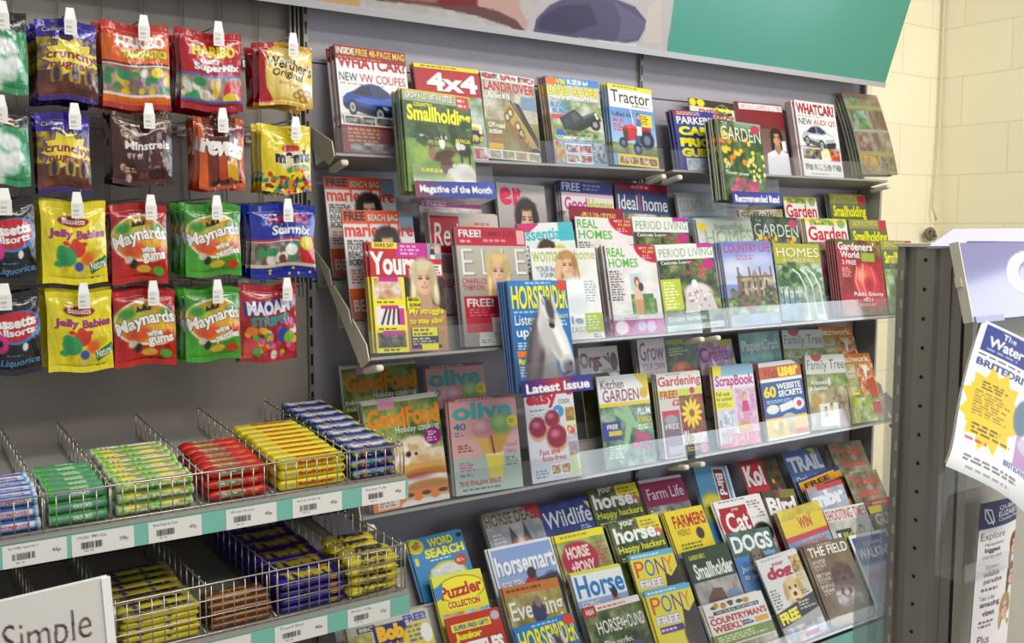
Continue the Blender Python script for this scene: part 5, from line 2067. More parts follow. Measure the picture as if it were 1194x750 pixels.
@cover('hound', 'equestrian weekly with red top strip and rider in blue', 0x54643c, 0x48582c)
def _(A):
    A.n(0, 0, 1, 1, [0x4c5c34, 0x6c7c4c, 0x3c4a2c, 0x8c9468], 6, 3)
    A.r(0, 0, 1, .06, 0xdcd8d0)
    A.r(0, 0, .22, .1, 0xb02c34)
    A.t('H&H', .05, .02, .18, .08, 0xf0e8e4, .01)
    A.b(.26, .015, .95, .05, 1, 0xb84048)
    A.t('HORSE', .16, .16, .56, .29, 0xf0eee8, .0)
    A.t('&', .56, .18, .62, .26, 0xf0eee8, .0)
    A.t('HOUND', .62, .16, .97, .29, 0xf0eee8, .0)
    A.t('The perfect', .2, .36, .72, .44, 0xe8e8dc, 0)
    A.t('first pony', .24, .46, .68, .55, 0xe8e8dc, 0)
    A.p([(.66, .44), (.82, .44), (.86, .62), (.64, .62)], 0x4c4c98)
    A.e(.74, .38, .06, .05, 0x3c3844)
    A.e(.72, .62, .08, .04, 0xb83848)
    A.e(.75, .74, .2, .14, 0xd8d4cc, .2)
    A.b(.08, .66, .5, .84, 6, 0xd8d8c4)


@cover('cman', 'country newspaper with red and dark masthead', 0xdcdcd4, 0xd8d8d0)
def _(A):
    A.dots(.12, .05, .9, .09, [0x3c3c38, 0xb88c30, 0x5c5448], 9, .045, 3)
    A.r(.12, .14, .88, .2, 0x3c4448)
    A.t('THE RURAL SPORTSMAN', .15, .15, .85, .19, 0xe0e0dc, .01)
    A.t('THE', .03, .19, .11, .235, 0xb02c34, .02)
    A.t("COUNTRYMAN'S", .03, .24, .97, .35, 0xb02c34, .03)
    A.t('WEEKLY', .04, .37, .56, .47, 0xb02c34, .03)
    A.r(.72, .38, .96, .47, 0xd89c34)
    A.car(.6, .42, .1, 0x7c8ca0)
    A.r(0, .5, 1, .68, 0x7c8c44)
    A.b(.06, .53, .9, .64, 3, 0xdce0c0)
    A.n(0, .7, 1, 1, [0xa8a490, 0x7c8458, 0xc8c4b4], 6, 4)


@cover('ydog', 'white dog magazine with a cream labrador face', 0xd8d8d4, 0xc0bcb4)
def _(A):
    A.b(.1, .015, .8, .04, 1, 0x84807c)
    A.t('your', .3, .08, .6, .13, 0xa82c48, .02)
    A.t('dog', .12, .12, .72, .3, 0xa82440, .05)
    A.r(.74, .06, 1, .5, 0xc8c4a8)
    A.n(.74, .06, 1, .26, [0xb89048, 0xd8c890, 0x7c6c48], 4, 3)
    A.b(.76, .28, .97, .36, 2, 0xd8a030)
    A.b(.04, .36, .25, .6, 7, 0x605c58)
    A.dog(.58, .42, .26, 0xd8bc8c, 0xc09c68)
    A.p([(0, .63), (1, .52), (1, .7), (0, .8)], 0x2c2a24)
    A.t('FREE', .04, .63, .5, .76, 0xf0e62c, .05, rot=5)
    A.b(.56, .57, .95, .68, 3, 0xd8d4cc)
    A.p([(0, .8), (1, .7), (1, 1), (0, 1)], 0xa8a4a0)
    A.n(.02, .82, .98, 1, [0x8ca4c8, 0xc8d4e4, 0xa08c78, 0xd8d0c8], 5, 6)
    A.r(.45, .92, .8, .97, 0xb04848)
    A.b(.72, .46, .96, .52, 2, 0x60605c)


@cover('field', 'brown country magazine with a spaniel', 0x7c6444, 0xb8ac94)
def _(A):
    A.n(0, 0, 1, 1, [0x745c40, 0x84704c, 0x664e34], 4, 3)
    A.t('THE FIELD', .06, .04, .95, .16, 0xf0ece0, .01)
    A.b(.3, .012, .8, .03, 1, 0xd8d0bc)
    A.dog(.62, .42, .26, 0x5c3824, 0x4a2c1c, 0x1c1410)
    A.e(.55, .72, .26, .16, 0x8c8078, .35)
    A.dots(.35, .6, .85, .82, [0xb8b0ac, 0x5c4438, 0x94887c], 26, .05, 4)
    for y in (.2, .36, .5):
        A.t('WINTER' if y < .3 else ('BRITISH' if y < .4 else 'SPORTING'), .06, y, .36, y + .045, 0xe8e0d0, .0)
        A.t('SPORT' if y < .3 else ('DOGS' if y < .4 else 'YEAR'), .07, y + .055, .34, y + .095, 0xe8e0d0, .0)
        A.b(.08, y + .1, .34, y + .125, 1, 0xd0c4a8)
    A.e(.5, .86, .4, .08, 0x7c6c58, .5)
    A.n(0, .88, 1, 1, [0x9c8458, 0xb09868, 0x8c744c], 5, 6)


@cover('walk', 'walking magazine with white border and blue sky', 0xe4e4e4, 0xd4d4d4)
def _(A):
    A.g(.05, .05, 1, .5, 0x3c4c90, 0x5c6ca4)
    A.t('COUNTRY', .3, .12, .8, .17, 0xe0e4ec, .0)
    A.t('WALKING', .08, .2, .98, .34, 0xf0f0f4, .02)
    A.g(.05, .42, 1, 1, 0xb8b4d0, 0x98a4b8)
    A.b(.2, .5, .9, .66, 4, 0xc05a70)


@cover('wsearch', 'blue word search puzzle book', 0x2c80b4, 0x2870a0)
def _(A):
    A.g(0, 0, 1, 1, 0x3088bc, 0x2c78a8)
    A.e(.12, .12, .14, .12, 0xe0d430, .06)
    A.t('FREE', .04, .06, .2, .11, 0x984828, .03, rot=40)
    A.t('PEN', .08, .11, .2, .16, 0x984828, .03, rot=40)
    A.t('WORD', .34, .04, .8, .18, 0xece428, .04)
    A.t('SEARCH', .24, .2, .96, .35, 0xece428, .04)
    A.e(.93, .08, .05, .04, 0x141c24)
    A.b(.3, .37, .85, .41, 1, 0xd0e8f0)
    A.e(.55, .72, .36, .28, 0xc8bc48, .05)
    A.e(.55, .72, .31, .24, 0xd0d4d0, .05)
    A.n(.26, .52, .84, .95, [0xd4d8d4, 0xb8bcb8, 0xe0e0dc], 14, 4, .6)
    A.e(.84, .48, .12, .09, 0xb04838, .06)
    A.b(.76, .45, .92, .51, 2, 0xf0d8c8)
    A.r(.04, .3, .1, .42, 0xe0cc30)


@cover('puzz', 'yellow puzzle collection book', 0xe0dc3c, 0xc8c440)
def _(A):
    A.g(0, 0, 1, .5, 0xd8dc48, 0xe4d830)
    A.e(.53, .22, .48, .18, 0x907c18, .04)
    A.e(.53, .22, .46, .165, 0xf0e42c, .04)
    A.t('Puzzler', .1, .14, .95, .32, 0xb42c3c, .03, rot=4)
    A.r(.18, .36, .86, .48, 0xf0e84c)
    A.t('COLLECTION', .2, .37, .84, .46, 0xa82c38, .03)
    A.p([(0, .16), (.2, .1), (.12, .3), (0, .34)], 0x3c84b8)
    A.n(.05, .52, .48, 1, [0xc88c5c, 0xe0b488, 0x8cb4c8], 4, 3)
    A.e(.27, .72, .12, .16, 0xc8804c, .2)
    A.n(.52, .52, 1, .8, [0x5c98d0, 0xd8c078, 0xa8d0e8], 5, 4)
    A.n(.52, .8, 1, 1, [0xb8a068, 0x8c7448], 5, 5)


@cover('jpuzz', 'red childrens puzzle magazine', 0xb83828, 0xa83024)
def _(A):
    A.r(.08, .1, .8, .2, 0xe8dc30)
    A.t('SUPER FREE GIFT!', .12, .12, .76, .185, 0x4460a0, .03)
    A.t('Junior', .1, .22, .6, .34, 0xe0d82c, .06, o=0x5c3018)
    A.t('PUZZLES', .06, .35, .94, .55, 0xf0eee4, .06, o=0x402018, k=2)
    A.e(.9, .1, .08, .06, 0xb0b8c0)
    A.r(.6, .58, 1, .85, 0x64a8d0)
    A.r(.75, .62, 1, 1, 0xd8a030)
    A.e(.4, .72, .25, .12, 0xe0d030)
    A.n(.0, .85, .7, 1, [0xc84830, 0xe0b030, 0x508c50], 5, 4)


@cover('bob', 'grey childrens comic with purple title panel', 0xb8bab0, 0x5c7c34)
def _(A):
    A.r(0, 0, 1, 1, 0xbabcb0)
    A.r(.12, .05, .34, .11, 0x4c4c48)
    A.t('BBC', .15, .06, .31, .1, 0xd8d8d0, .02)
    A.n(.0, .12, .28, .5, [0xb8b038, 0x8c8c84, 0xd8cc50], 4, 3)
    A.r(.3, .07, .7, .36, 0x30246c)
    A.t('Bob', .34, .08, .66, .24, 0xecb42c, .07)
    A.t('the Builder', .33, .26, .68, .35, 0xecb42c, .03)
    A.t('FREE!', .68, .03, .96, .11, 0x4c4c94, .03)
    A.e(.82, .28, .2, .16, 0xd8c03c, .1)
    A.b(.7, .13, .95, .32, 4, 0x5c6ca8)
    A.e(.92, .25, .07, .1, 0xe8e8e4, .1)
    A.n(0, .5, 1, 1, [0xc88c40, 0x5c84b0, 0xd8cc50, 0x8c8c84], 5, 6)
# ------------------------------------------------------------------ magazines
# key, row, top-left pixel, top-right pixel, copies in the stack
ST = [
    ('wc1', 'A', (390, 51), (472, 62), 5),
    ('four', 'A', (482.7, 72.5), (558, 81.3), 3),
    ('lr', 'A', (561, 82), (623, 91.6), 2),
    ('lro', 'A', (636, 88), (697, 95), 4),
    ('tractor', 'A', (707.7, 96.6), (759.5, 105), 4),
    ('parkers', 'A', (785.6, 127.5), (832, 131), 4),
    ('classics', 'A0', (803.6, 113.6), (857, 121), 1),
    ('rugby', 'A0', (856, 118), (911, 123), 1),
    ('audi', 'A', (926.4, 116), (972.5, 122), 5),
    ('poly', 'A', (990, 104.7), (1031, 108), 4),
    ('smallF', 'AP', (469, 102), (548, 114.6), 6),
    ('gardenF', 'AP', (837, 137.7), (887, 147.6), 6),
    ('marie', 'B1', (377.6, 205.4), (459, 212.4), 1),
    ('purple', 'B1', (488, 231), (561, 236), 1),
    ('star', 'B1', (579, 212), (635, 217), 2),
    ('ghomes', 'B1', (653, 210), (713.6, 217), 4),
    ('ideal', 'B1', (717, 211), (777.6, 219), 1),
    ('chomes', 'B1', (789, 225), (845, 226), 2),
    ('suff', 'B1', (861, 245), (912, 244), 1),
    ('gred', 'B1', (914, 229), (952, 230.5), 1),
    ('small', 'B1', (966.7, 226), (1007.8, 227.6), 3),
    ('marie', 'B2', (397.8, 245), (480, 247.6), 1),
    ('red', 'B2', (499, 247.6), (580, 251), 3),
    ('ess', 'B2', (603, 262), (667, 259), 2),
    ('redtop', 'B2b', (664, 239.6), (726, 247.6), 1),
    ('rhomes', 'B2', (670.4, 252.4), (736, 255.6), 1),
    ('period', 'B2', (737, 252.4), (801, 254), 1),
    ('bhomes', 'B2', (812, 255.5), (875.8, 254), 3),
    ('garden', 'B2', (876, 251), (930, 254), 1),
    ('gred', 'B2', (939, 254), (987, 255.5), 3),
    ('small', 'B2', (990, 255.5), (1032.7, 257), 2),
    ('yours', 'B3', (430, 282), (513.6, 284.4), 4),
    ('elle', 'B3', (530, 265), (611, 267), 3),
    ('wh', 'B3', (617.6, 289.8), (693, 289), 1),
    ('rider', 'BP', (592, 327.6), (660, 327), 5),
    ('rhomes', 'B3', (705.6, 286), (771, 286), 5),
    ('period', 'B3', (764.4, 286), (830.4, 283), 2),
    ('clife', 'B3', (840.6, 283), (898, 282), 4),
    ('hg', 'B3', (902, 283), (955, 284.8), 1),
    ('gw', 'B3', (974, 279), (1025.4, 281.8), 5),
    ('small', 'B3', (1026.9, 280), (1066, 281), 1),
    ('gfood', 'C1', (397, 428), (484, 420.8), 2),
    ('olive', 'C1', (496, 428), (563.7, 423), 2),
    ('gfood', 'C2', (421.4, 470.7), (509.4, 459), 3),
    ('olive', 'C2', (522.6, 467), (600.3, 460.4), 3),
    ('organic', 'C1', (673.5, 406.6), (719, 402.8), 1),
    ('grow', 'C1', (742, 396.5), (772, 394), 4),
    ('pump', 'C1', (775, 397), (815, 393), 1),
    ('crafts', 'C1', (814, 400), (855, 394.7), 2),
    ('paper', 'C1', (860.7, 389.3), (907.4, 385.3), 1),
    ('ftree', 'C1', (911.4, 385.3), (958, 384), 1),
    ('patch', 'C1', (960.8, 380), (999.4, 379.2), 1),
    ('easy', 'C2', (610, 458), (667, 452), 1),
    ('kitchen', 'C2', (695.8, 439.6), (754.6, 434.5), 1),
    ('gardening', 'C2', (764.7, 437), (815.4, 432), 3),
    ('scrap', 'C2', (830, 428), (876.7, 424), 2),
    ('web', 'C2', (884, 424), (932, 418), 2),
    ('ftree', 'C2', (938, 414.7), (983.4, 413.4), 2),
    ('patch', 'C2', (986, 412), (1020.8, 410.7), 1),
    ('hdeals', 'D1', (561, 600.5), (625.6, 586.6), 4),
    ('wild', 'D1', (627.3, 590), (683.3, 578), 1),
    ('yhorse', 'D1', (684.6, 571.3), (740.6, 562), 1),
    ('farm', 'D1', (744.6, 560.7), (793.9, 552.7), 2),
    ('birdv', 'D1', (808.3, 543.3), (848, 543), 3),
    ('koi', 'D1', (860, 538.3), (903, 531.7), 1),
    ('trail', 'D1', (912.7, 528.3), (953.3, 520.7), 1),
    ('trout', 'D1', (965, 518), (1003, 513), 4),
    ('hmart', 'D2', (568.6, 641), (640.8, 626), 3),
    ('hpony', 'D2', (646, 626), (702, 614), 3),
    ('yhorse', 'D2', (708.6, 611.3), (766, 599.3), 2),
    ('farmers', 'D2', (774, 598), (818, 588.6), 3),
    ('cat', 'D2', (831.7, 586), (886, 575), 2),
    ('bird', 'D2', (888, 573), (925, 570), 3),
    ('mbr', 'D2', (938, 571.7), (978, 560), 2),
    ('orange', 'D1b', (930, 561.7), (976.7, 543), 1),
    ('trout', 'D2', (985, 553), (1021.7, 546.7), 1),
    ('event', 'D3', (586, 686), (650, 672.6), 2),
    ('horse', 'D3', (664.6, 670), (722.5, 658), 3),
    ('pony', 'D3', (732.6, 648.6), (783, 639), 2),
    ('shold', 'D3', (796.7, 645), (846.7, 633), 2),
    ('dogs', 'D3', (846.7, 623), (896.7, 615), 1),
    ('gun', 'D3', (903, 600), (950, 583), 3),
    ('shoot', 'D3', (960, 595), (1006.7, 586), 1),
    ('guns', 'D3', (1010, 585), (1041.7, 578), 1),
    ('rider', 'D4', (599, 734), (667, 715), 2),
    ('hound', 'D4', (679, 711), (744.6, 694), 2),
    ('pony', 'D4', (751, 691), (803, 679), 2),
    ('cman', 'D4', (820, 706.7), (888, 688), 3),
    ('ydog', 'D4', (881.7, 655), (928, 640), 2),
    ('field', 'D4', (936.7, 638), (985.7, 626.7), 3),
    ('walk', 'D4', (990, 625), (1018, 620), 1),
    ('wsearch', 'P2', (475, 632), (537, 617), 3),
    ('puzz', 'P3', (502.7, 674), (559.7, 662.6), 2),
    ('jpuzz', 'P4', (519, 722), (581, 707), 1),
    ('bob', 'P4', (403, 731), (498, 708), 2),
]
ROWNAME = dict(A='on the top shelf', A0='at the back of the top shelf', B1='on the back step, second tier', B2='on the middle step, second tier', B2b='on the middle step, second tier',
               B3='on the front step, second tier', C1='on the back step, third tier', C2='on the front step, third tier', D1='on the rear step, bottom rack', D1b='on the rear step, bottom rack',
               D2='on the second step, bottom rack', D3='on the third step, bottom rack', D4='on the lowest step, bottom rack', AP='in a hanging clear pocket', BP='in the low clear pocket',
               P2='on the puzzle rack', P3='on the puzzle rack', P4='at the front of the puzzle rack')
CURL = dict(patch=(-.012, -.03), poly=(.004, -.035), gun=(-.004, .012), trail=(.004, -.006), cman=(.004, -.004), paper=(.005, 0), crafts=(.008, -.01), gw=(-.003, 0), mbr=(-.006, .01), gfood=(-.004, 0))
ART = {}
DBG = 0


def art_of(key):
    if key not in ART:
        desc, bg, sp, nx, fn = COV[key]
        A = Art(bg, .2, .27, nx, 2)
        fn(A)
        ART[key] = (A.ink(), A.nx, A.ny)
    return ART[key]


def make_magazine(key, w, h, t, bow, curl):
    """cover sheet wrapped round a block of pages; origin bottom left of the front, z towards the shopper"""
    ink, nx, ny = art_of(key)
    desc, bg, sp, _, _ = COV[key]
    dz = lambda x, y: bow * np.sin(pi * x / w) + curl * (y / h) ** 2
    J, I = np.mgrid[0:ny, 0:nx]
    x, y = I / (nx - 1) * w, (1 - J / (ny - 1)) * h
    front = np.stack([x, y, dz(x, y)], -1).reshape(-1, 3)
    # spine and back sheet from the left column
    k = 12
    yy = np.linspace(h, 0, k)
    c0 = np.ones((k, 4))
    c0[:, :3] = lin(hexc(sp)) * .45 + ink[np.linspace(0, ny - 1, k).astype(int), 1, :3] * .3 + .18
    sv, sc = [], []
    for j in range(5):
        a = pi * j / 4
        sv.append(np.stack([0 * yy - sin(a) * .0008, yy, dz(0, yy) - t * (1 - cos(a)) / 2], -1))
        sc.append(c0)
    bx = np.linspace(0, w, 8)
    for q in bx[1:]:
        sv.append(np.stack([0 * yy + q, yy, dz(q, yy) - t], -1))
        sc.append(np.tile(np.r_[lin(hexc(bg)) * .9, 1], (k, 1)))
    sv, sc = np.stack(sv, 1), np.stack(sc, 1)        # (k, cols, 3)
    m = sv.shape[1]
    f2 = grid_faces(m, k, True) + len(front)
    V = np.concatenate([front, sv.reshape(-1, 3)])
    Cc = np.concatenate([ink.reshape(-1, 4), sc.reshape(-1, 4)])
    cov = ink_mesh('cover', M['cover'], V, np.concatenate([grid_faces(nx, ny), f2]), Cc)
    # page block
    a, b = 7, 8
    pv, pf = [], []
    e = .0012
    for zz in (-.0005, -t + .0005):
        for j in range(b):
            for i in range(a):
                X, Y = .0006 + (w - .0006 - e) * i / (a - 1), e + (h - 2 * e) * j / (b - 1)
                pv.append((X, Y, float(dz(X, Y)) + zz))
    id_ = lambda l, i, j: l * a * b + j * a + i
    for j in range(b - 1):
        for i in range(a - 1):
            pf.append((id_(0, i, j), id_(0, i + 1, j), id_(0, i + 1, j + 1), id_(0, i, j + 1)))
            pf.append((id_(1, i, j), id_(1, i, j + 1), id_(1, i + 1, j + 1), id_(1, i + 1, j)))
    for i in range(a - 1):
        pf.append((id_(0, i, 0), id_(1, i, 0), id_(1, i + 1, 0), id_(0, i + 1, 0)))
        pf.append((id_(0, i, b - 1), id_(0, i + 1, b - 1), id_(1, i + 1, b - 1), id_(1, i, b - 1)))
    for j in range(b - 1):
        pf.append((id_(0, 0, j), id_(0, 0, j + 1), id_(1, 0, j + 1), id_(1, 0, j)))
        pf.append((id_(0, a - 1, j), id_(1, a - 1, j), id_(1, a - 1, j + 1), id_(0, a - 1, j + 1)))
    pg = bpy.data.meshes.new('pages')
    pg.from_pydata(pv, [], pf)
    pg.materials.append(M['paper'])
    return cov, pg


place = []
for key, row, a, b, n in ST:
    t, d, sb = ROW[row]
    v, nn = frame(t)
    TL, TR = on_plane(*a, nn, d), on_plane(*b, nn, d)
    u = TR - TL
    w = float(np.linalg.norm(u))
    rot = atan2(u @ v, u[0])
    lim = radians(8 if key in ('orange', 'birdv', 'bird', 'wsearch') else 2.6)
    rot = max(-lim, min(lim, rot))
    if key == 'walk':
        w = .2
    if key in ('grow',):
        w = .125
    place.append([key, row, float(TL[0]), float(TL @ v), w, rot, n])
for q in place:                       # neighbours on a step do not run into each other
    nxt = [p[2] for p in place if p[1] == q[1] and p[2] > q[2] + .05]
    if nxt:
        q[4] = min(q[4], min(nxt) - q[2] - .004)
count = {}
for q in place:
    count[q[0]] = count.get(q[0], 0) + 1
rnd = random.Random(11)
for key, row, X, s_top, w, rot, n in place:
    t, d, sb = ROW[row]
    h = s_top - sb - max(0, -w * sin(rot)) - .001
    h = min(h, .325)
    if 1.0 < X < 1.1 and row[0] in 'ABC' and X + h * sin(rot) < 1.064:
        rot = math.asin(max(-1, min(0, 1.064 - X) / h))
    if row in ('B3',) and X + w > 3.332:
        w = 3.332 - X
    th = .0055 if row[0] != 'D' and row[0] != 'P' else .0044
    if key in ('parkers',):
        th += .0015
    gap = .0092 if row in ('A', 'AP', 'BP') else (.0085 if row[0] in 'BC' else .0056)
    if key == 'poly':
        gap = .014
    bow, curl = CURL.get(key, (rnd.uniform(-.0022, .0022), rnd.uniform(-.004, .001)))
    cov, pg = make_magazine(key, w, h, th, bow, curl)
    desc = COV[key][0]
    loc = ROWNAME[row]
    if key == 'poly':                    # the sealed copies each keep a clear sleeve
        film = bpy.data.meshes.new('film_sleeve')
        z_ = lambda y: curl * (y / h) ** 2 + bow * .5 + .004
        ys = [h * q / 8 for q in range(9)]
        film.from_pydata([(x_, y, z_(y) + .0012 * (q % 2)) for q, y in enumerate(ys) for x_ in (-.006, w * .5, w + .008)], [], [(3 * q + c_, 3 * q + c_ + 1, 3 * q + c_ + 4, 3 * q + c_ + 3) for q in range(8) for c_ in (0, 1)])
        film.materials.append(M['clear'])
    for i in range(n):
        dx = 0 if i == 0 else rnd.uniform(-.007, .003)
        dy = 0 if i == 0 else rnd.uniform(0, .004)
        r = rot + (0 if i == 0 else rnd.uniform(-.006, .006))
        ox = X + h * sin(rot) + dx
        mtx = fm(t, ox, s_top - h * cos(rot) + dy + abs(r - rot) * w, d - i * gap - .0002 * (i > 0), r)
        if i == 0:
            root = empty('magazine', mtx=mtx)
            link('cover', cov, root)
            link('pages', pg, root)
            if key == 'poly':
                link('film_sleeve', film, root)
            first = root
        else:
            root = copy_tree(first, mtx)
        root['category'] = 'magazine'
        if DBG: print('DBG', root.name, key, row, i)
        if i == 0:
            root['label'] = desc + ', ' + (loc if n == 1 else 'frontmost ' + loc)
        else:
            root['label'] = desc + ', %s back in its stack ' % ORD[i] + loc
        for p_, q_ in ((', second tier', ' of tier two'), (', third tier', ' of tier three'), (', bottom rack', ' of the rack'), (' in its stack ', ' '), (' magazine', ''), (' and ', ', '), (' with ', ', '), ('on the ', '')):
            if len(root['label'].split()) > 16:
                root['label'] = root['label'].replace(p_, q_)
        if n > 1:
            root['group'] = 'stacked copies of the ' + desc
        elif count[key] > 1:
            root['group'] = 'copies of the ' + desc
PX = {q[0] + q[1]: q for q in place}
q = PX['smallFAP']
pocket('clear hanging pocket with magazine of the month strip', 'AP', q[2] + .006, q[2] + q[4] + .03, q[6], None, 'Magazine of the Month', [0x8a3a4c, 0x3a4a94, 0x34489c, 0x4a5cae])
q = PX['gardenFAP']
pocket('clear hanging pocket with recommended read strip', 'AP', q[2] + .012, q[2] + q[4] + .03, q[6], None, 'Recommended Read', [0x3a3e88, 0x44408c, 0x3a4694, 0x3a4694])
q = PX['riderBP']
pocket('clear hanging pocket with latest issue strip', 'BP', q[2] + .004, q[2] + q[4] + .03, q[6], None, 'Latest Issue', [0x2c2e74, 0x6a3474, 0xb43848, 0x4a3c88, 0x34428c])
# ------------------------------------------------------------------ hanging bags of sweets
BAG = {}


def bag(key, desc, back):
    def deco(fn):
        BAG[key] = (desc, back, fn)
        return fn
    return deco


@bag('mallow', 'green bag of white marshmallows with black header', 0x3f8a5c)
def _(A):
    A.n(0, 0, 1, 1, [0x46946a, 0x3c8458, 0x52a078], 4, 3)
    A.r(0, 0, 1, .24, 0x25211f)
    A.e(.4, .14, .3, .06, 0xa83060)
    A.r(.35, .19, .7, .22, 0xd0c040)
    A.p([(.62, .24), (1, .24), (1, .8), (.8, 1), (.5, 1)], 0x3c9060)
    for x, y, r in ((.3, .38, .2), (.62, .45, .2), (.25, .62, .22), (.55, .72, .24), (.75, .62, .14), (.3, .88, .22)):
        A.e(x, y, r, r * A.asp * .9, 0xe9efe6, .25)
        A.e(x - .04, y - .03, r * .5, r * A.asp * .4, 0xf8faf6, .5)
        A.e(x + .1, y + .08, r * .4, r * A.asp * .25, 0xb8cfc0, .6)


@bag('crunch', 'purple and gold bag of honeycomb pieces', 0x3a2478)
def _(A):
    A.r(0, 0, 1, .3, 0x3c2590)
    A.n(0, 0, 1, .25, [0x3c2494, 0x2c1a70, 0x5038b0], 6, 3)
    A.t('Cadbury', .1, .1, .5, .17, 0xd8d0e8, .0, .2)
    A.g(0, .24, 1, .62, 0x6c5418, 0x8c6c28)
    A.n(0, .22, 1, .6, [0x8c7420, 0x5c4420, 0xb89c28, 0x4a3870], 7, 4)
    A.r(0, .62, 1, .95, 0x5c3024)
    pts = []
    for i in range(22):
        q, r = 2 * pi * i / 22, (.5 if i % 2 else .36)
        pts.append((.56 + r * cos(q), .48 + r * .52 * sin(q)))
    A.p([(x + (x - .56) * .08, y + (y - .48) * .08) for x, y in pts], 0x4a2c98)
    A.p(pts, 0xe6d22e)
    A.t('crunchy', .13, .38, .98, .53, 0x8c2830, .03, rot=-2, o=0xf4e890)
    A.t('nuggets', .2, .52, .95, .64, 0x8c2830, .03, rot=-2, o=0xf4e890)
    for x, c in ((.3, 0x8c7a24), (.6, 0xb8a02c), (.85, 0x9c8828)):
        A.e(x, .7, .1, .14, c, .2)
        A.e(x, .68, .05, .1, 0x4c2c54, .3)
    A.n(0, .78, 1, .95, [0x6a3828, 0x54281c, 0x7c4430], 4, 6)
    A.r(0, .93, 1, 1, 0x34206c)


@bag('tang', 'orange topped bag of jelly sweets with clear window', 0xc04a20)
def _(A):
    A.r(0, 0, 1, .48, 0xdc6a1c)
    A.g(0, 0, 1, .16, 0xb83424, 0xd0481e)
    A.t('HARIBO', .2, .15, .92, .29, 0xf0e4dc, .05, o=0x9c3018)
    A.t('TANGFASTICS', .28, .31, .95, .4, 0xd8d820, .04, o=0x3c6a20)
    A.r(0, .46, 1, .48, 0x6c2838)
    A.r(0, .485, 1, .5, 0xd8d0c8)
    A.n(0, .5, 1, .82, [0x9a8070, 0x7c6858, 0xb8a490, 0x8c7460], 7, 3)
    A.dots(.05, .53, .95, .8, [0x3c8858, 0xd8b838, 0xc84838, 0xd0c8b8, 0x8c6088, 0xe0a030], 26, .06, 4)
    A.e(.3, .6, .1, .06, 0x3c9064)
    A.e(.8, .57, .1, .06, 0xe8cc30)
    A.r(0, .82, 1, .85, 0xe0dcd4)
    A.r(0, .85, 1, .93, 0xdc6c1c)
    A.r(0, .93, 1, 1, 0xa83020)


@bag('smix', 'red bag of mixed jelly sweets with yellow lettering', 0xa81820)
def _(A):
    A.r(0, 0, 1, 1, 0xb41a24)
    A.t('HARIBO', .18, .17, .88, .32, 0xecd82c, .05, o=0x7c1018)
    A.t('KIDDIES', .3, .34, .6, .4, 0xf0e8e4, .03)
    A.t('SuperMix', .2, .4, .96, .52, 0xf0e8e4, .04, o=0x40305c)
    A.gx(0, .54, 1, .57, [0x4a60a0, 0x6c84c0, 0x4a60a0])
    A.n(0, .57, 1, .88, [0x988478, 0xb8a494, 0x7c6c60], 6, 3)
    A.dots(.05, .6, .6, .86, [0xe4e0d4, 0xd8d4c8, 0x3c9058, 0xc8b898], 24, .06, 5)
    A.e(.28, .64, .1, .06, 0x3c9058)
    A.e(.55, .72, .06, .1, 0xd8b030)
    A.e(.85, .74, .18, .13, 0xc82c30)
    A.e(.8, .84, .14, .08, 0xe4c030)
    A.r(0, .86, 1, .89, 0x4a5ca4)
    A.r(0, .89, 1, 1, 0x981620)


@bag('butter', 'gold and red bag of butter candies', 0xa82428)
def _(A):
    A.g(0, 0, 1, 1, 0xdcae3c, 0xe0b44c)
    A.p([(0, 0), (.2, 0), (.1, .3), (.12, .7), (.3, 1), (0, 1)], 0xa82028)
    A.p([(0, 0), (.45, 0), (.2, .1)], 0xa82028)
    A.e(.6, .5, .48, .46, 0xecc964, .08)
    A.e(.62, .5, .42, .42, 0xf2d684, .3)
    A.r(.3, .0, 1, .1, 0xc89428)
    A.t("Werther's", .12, .26, .98, .45, 0x2c2018, .015, rot=-8)
    A.t('Original', .22, .45, .78, .6, 0x2c2018, .015, rot=-8)
    A.t('Butter Candies', .34, .63, .72, .69, 0xb05c28, .0, .2, rot=-6)
    A.e(.82, .78, .2, .13, 0xf4ecd0, .15)
    A.e(.9, .68, .08, .1, 0xf6f0dc, .3)
    for x, y in ((.68, .82), (.8, .86), (.76, .76), (.9, .84), (.88, .76)):
        A.e(x, y, .08, .055, 0xb07c24, .2)
        A.e(x, y, .04, .03, 0xe8cc84, .4)
    A.r(0, .95, 1, 1, 0xd0a040)


@bag('minst', 'brown bag of chocolate buttons with white lettering', 0x4a2018)
def _(A):
    A.n(0, 0, 1, 1, [0x4c221c, 0x5a2a20, 0x42201a], 4, 3)
    A.r(0, 0, 1, .12, 0x4c3a20)
    A.e(.85, .12, .2, .08, 0x6c5a38, .4)
    A.r(.18, .25, .42, .35, 0x8c6c50)
    A.t('GALAXY', .2, .27, .4, .33, 0xd8c8b0, .02)
    A.t('Minstrels', .2, .38, .94, .5, 0xe8e0d8, .02)
    for x in (.22, .3, .38, .24, .42):
        A.p([(x, .56), (x + .06, .54), (x + .03, .64)], 0xb8a090)
    A.dots(.15, .72, .8, .9, [0x6c3c2c, 0x8c6450, 0x3c1812, 0xc0a894], 12, .05, 5)
    A.b(.2, .74, .4, .82, 2, 0xc8b0a0)
    A.e(.72, .85, .14, .08, 0x301410)


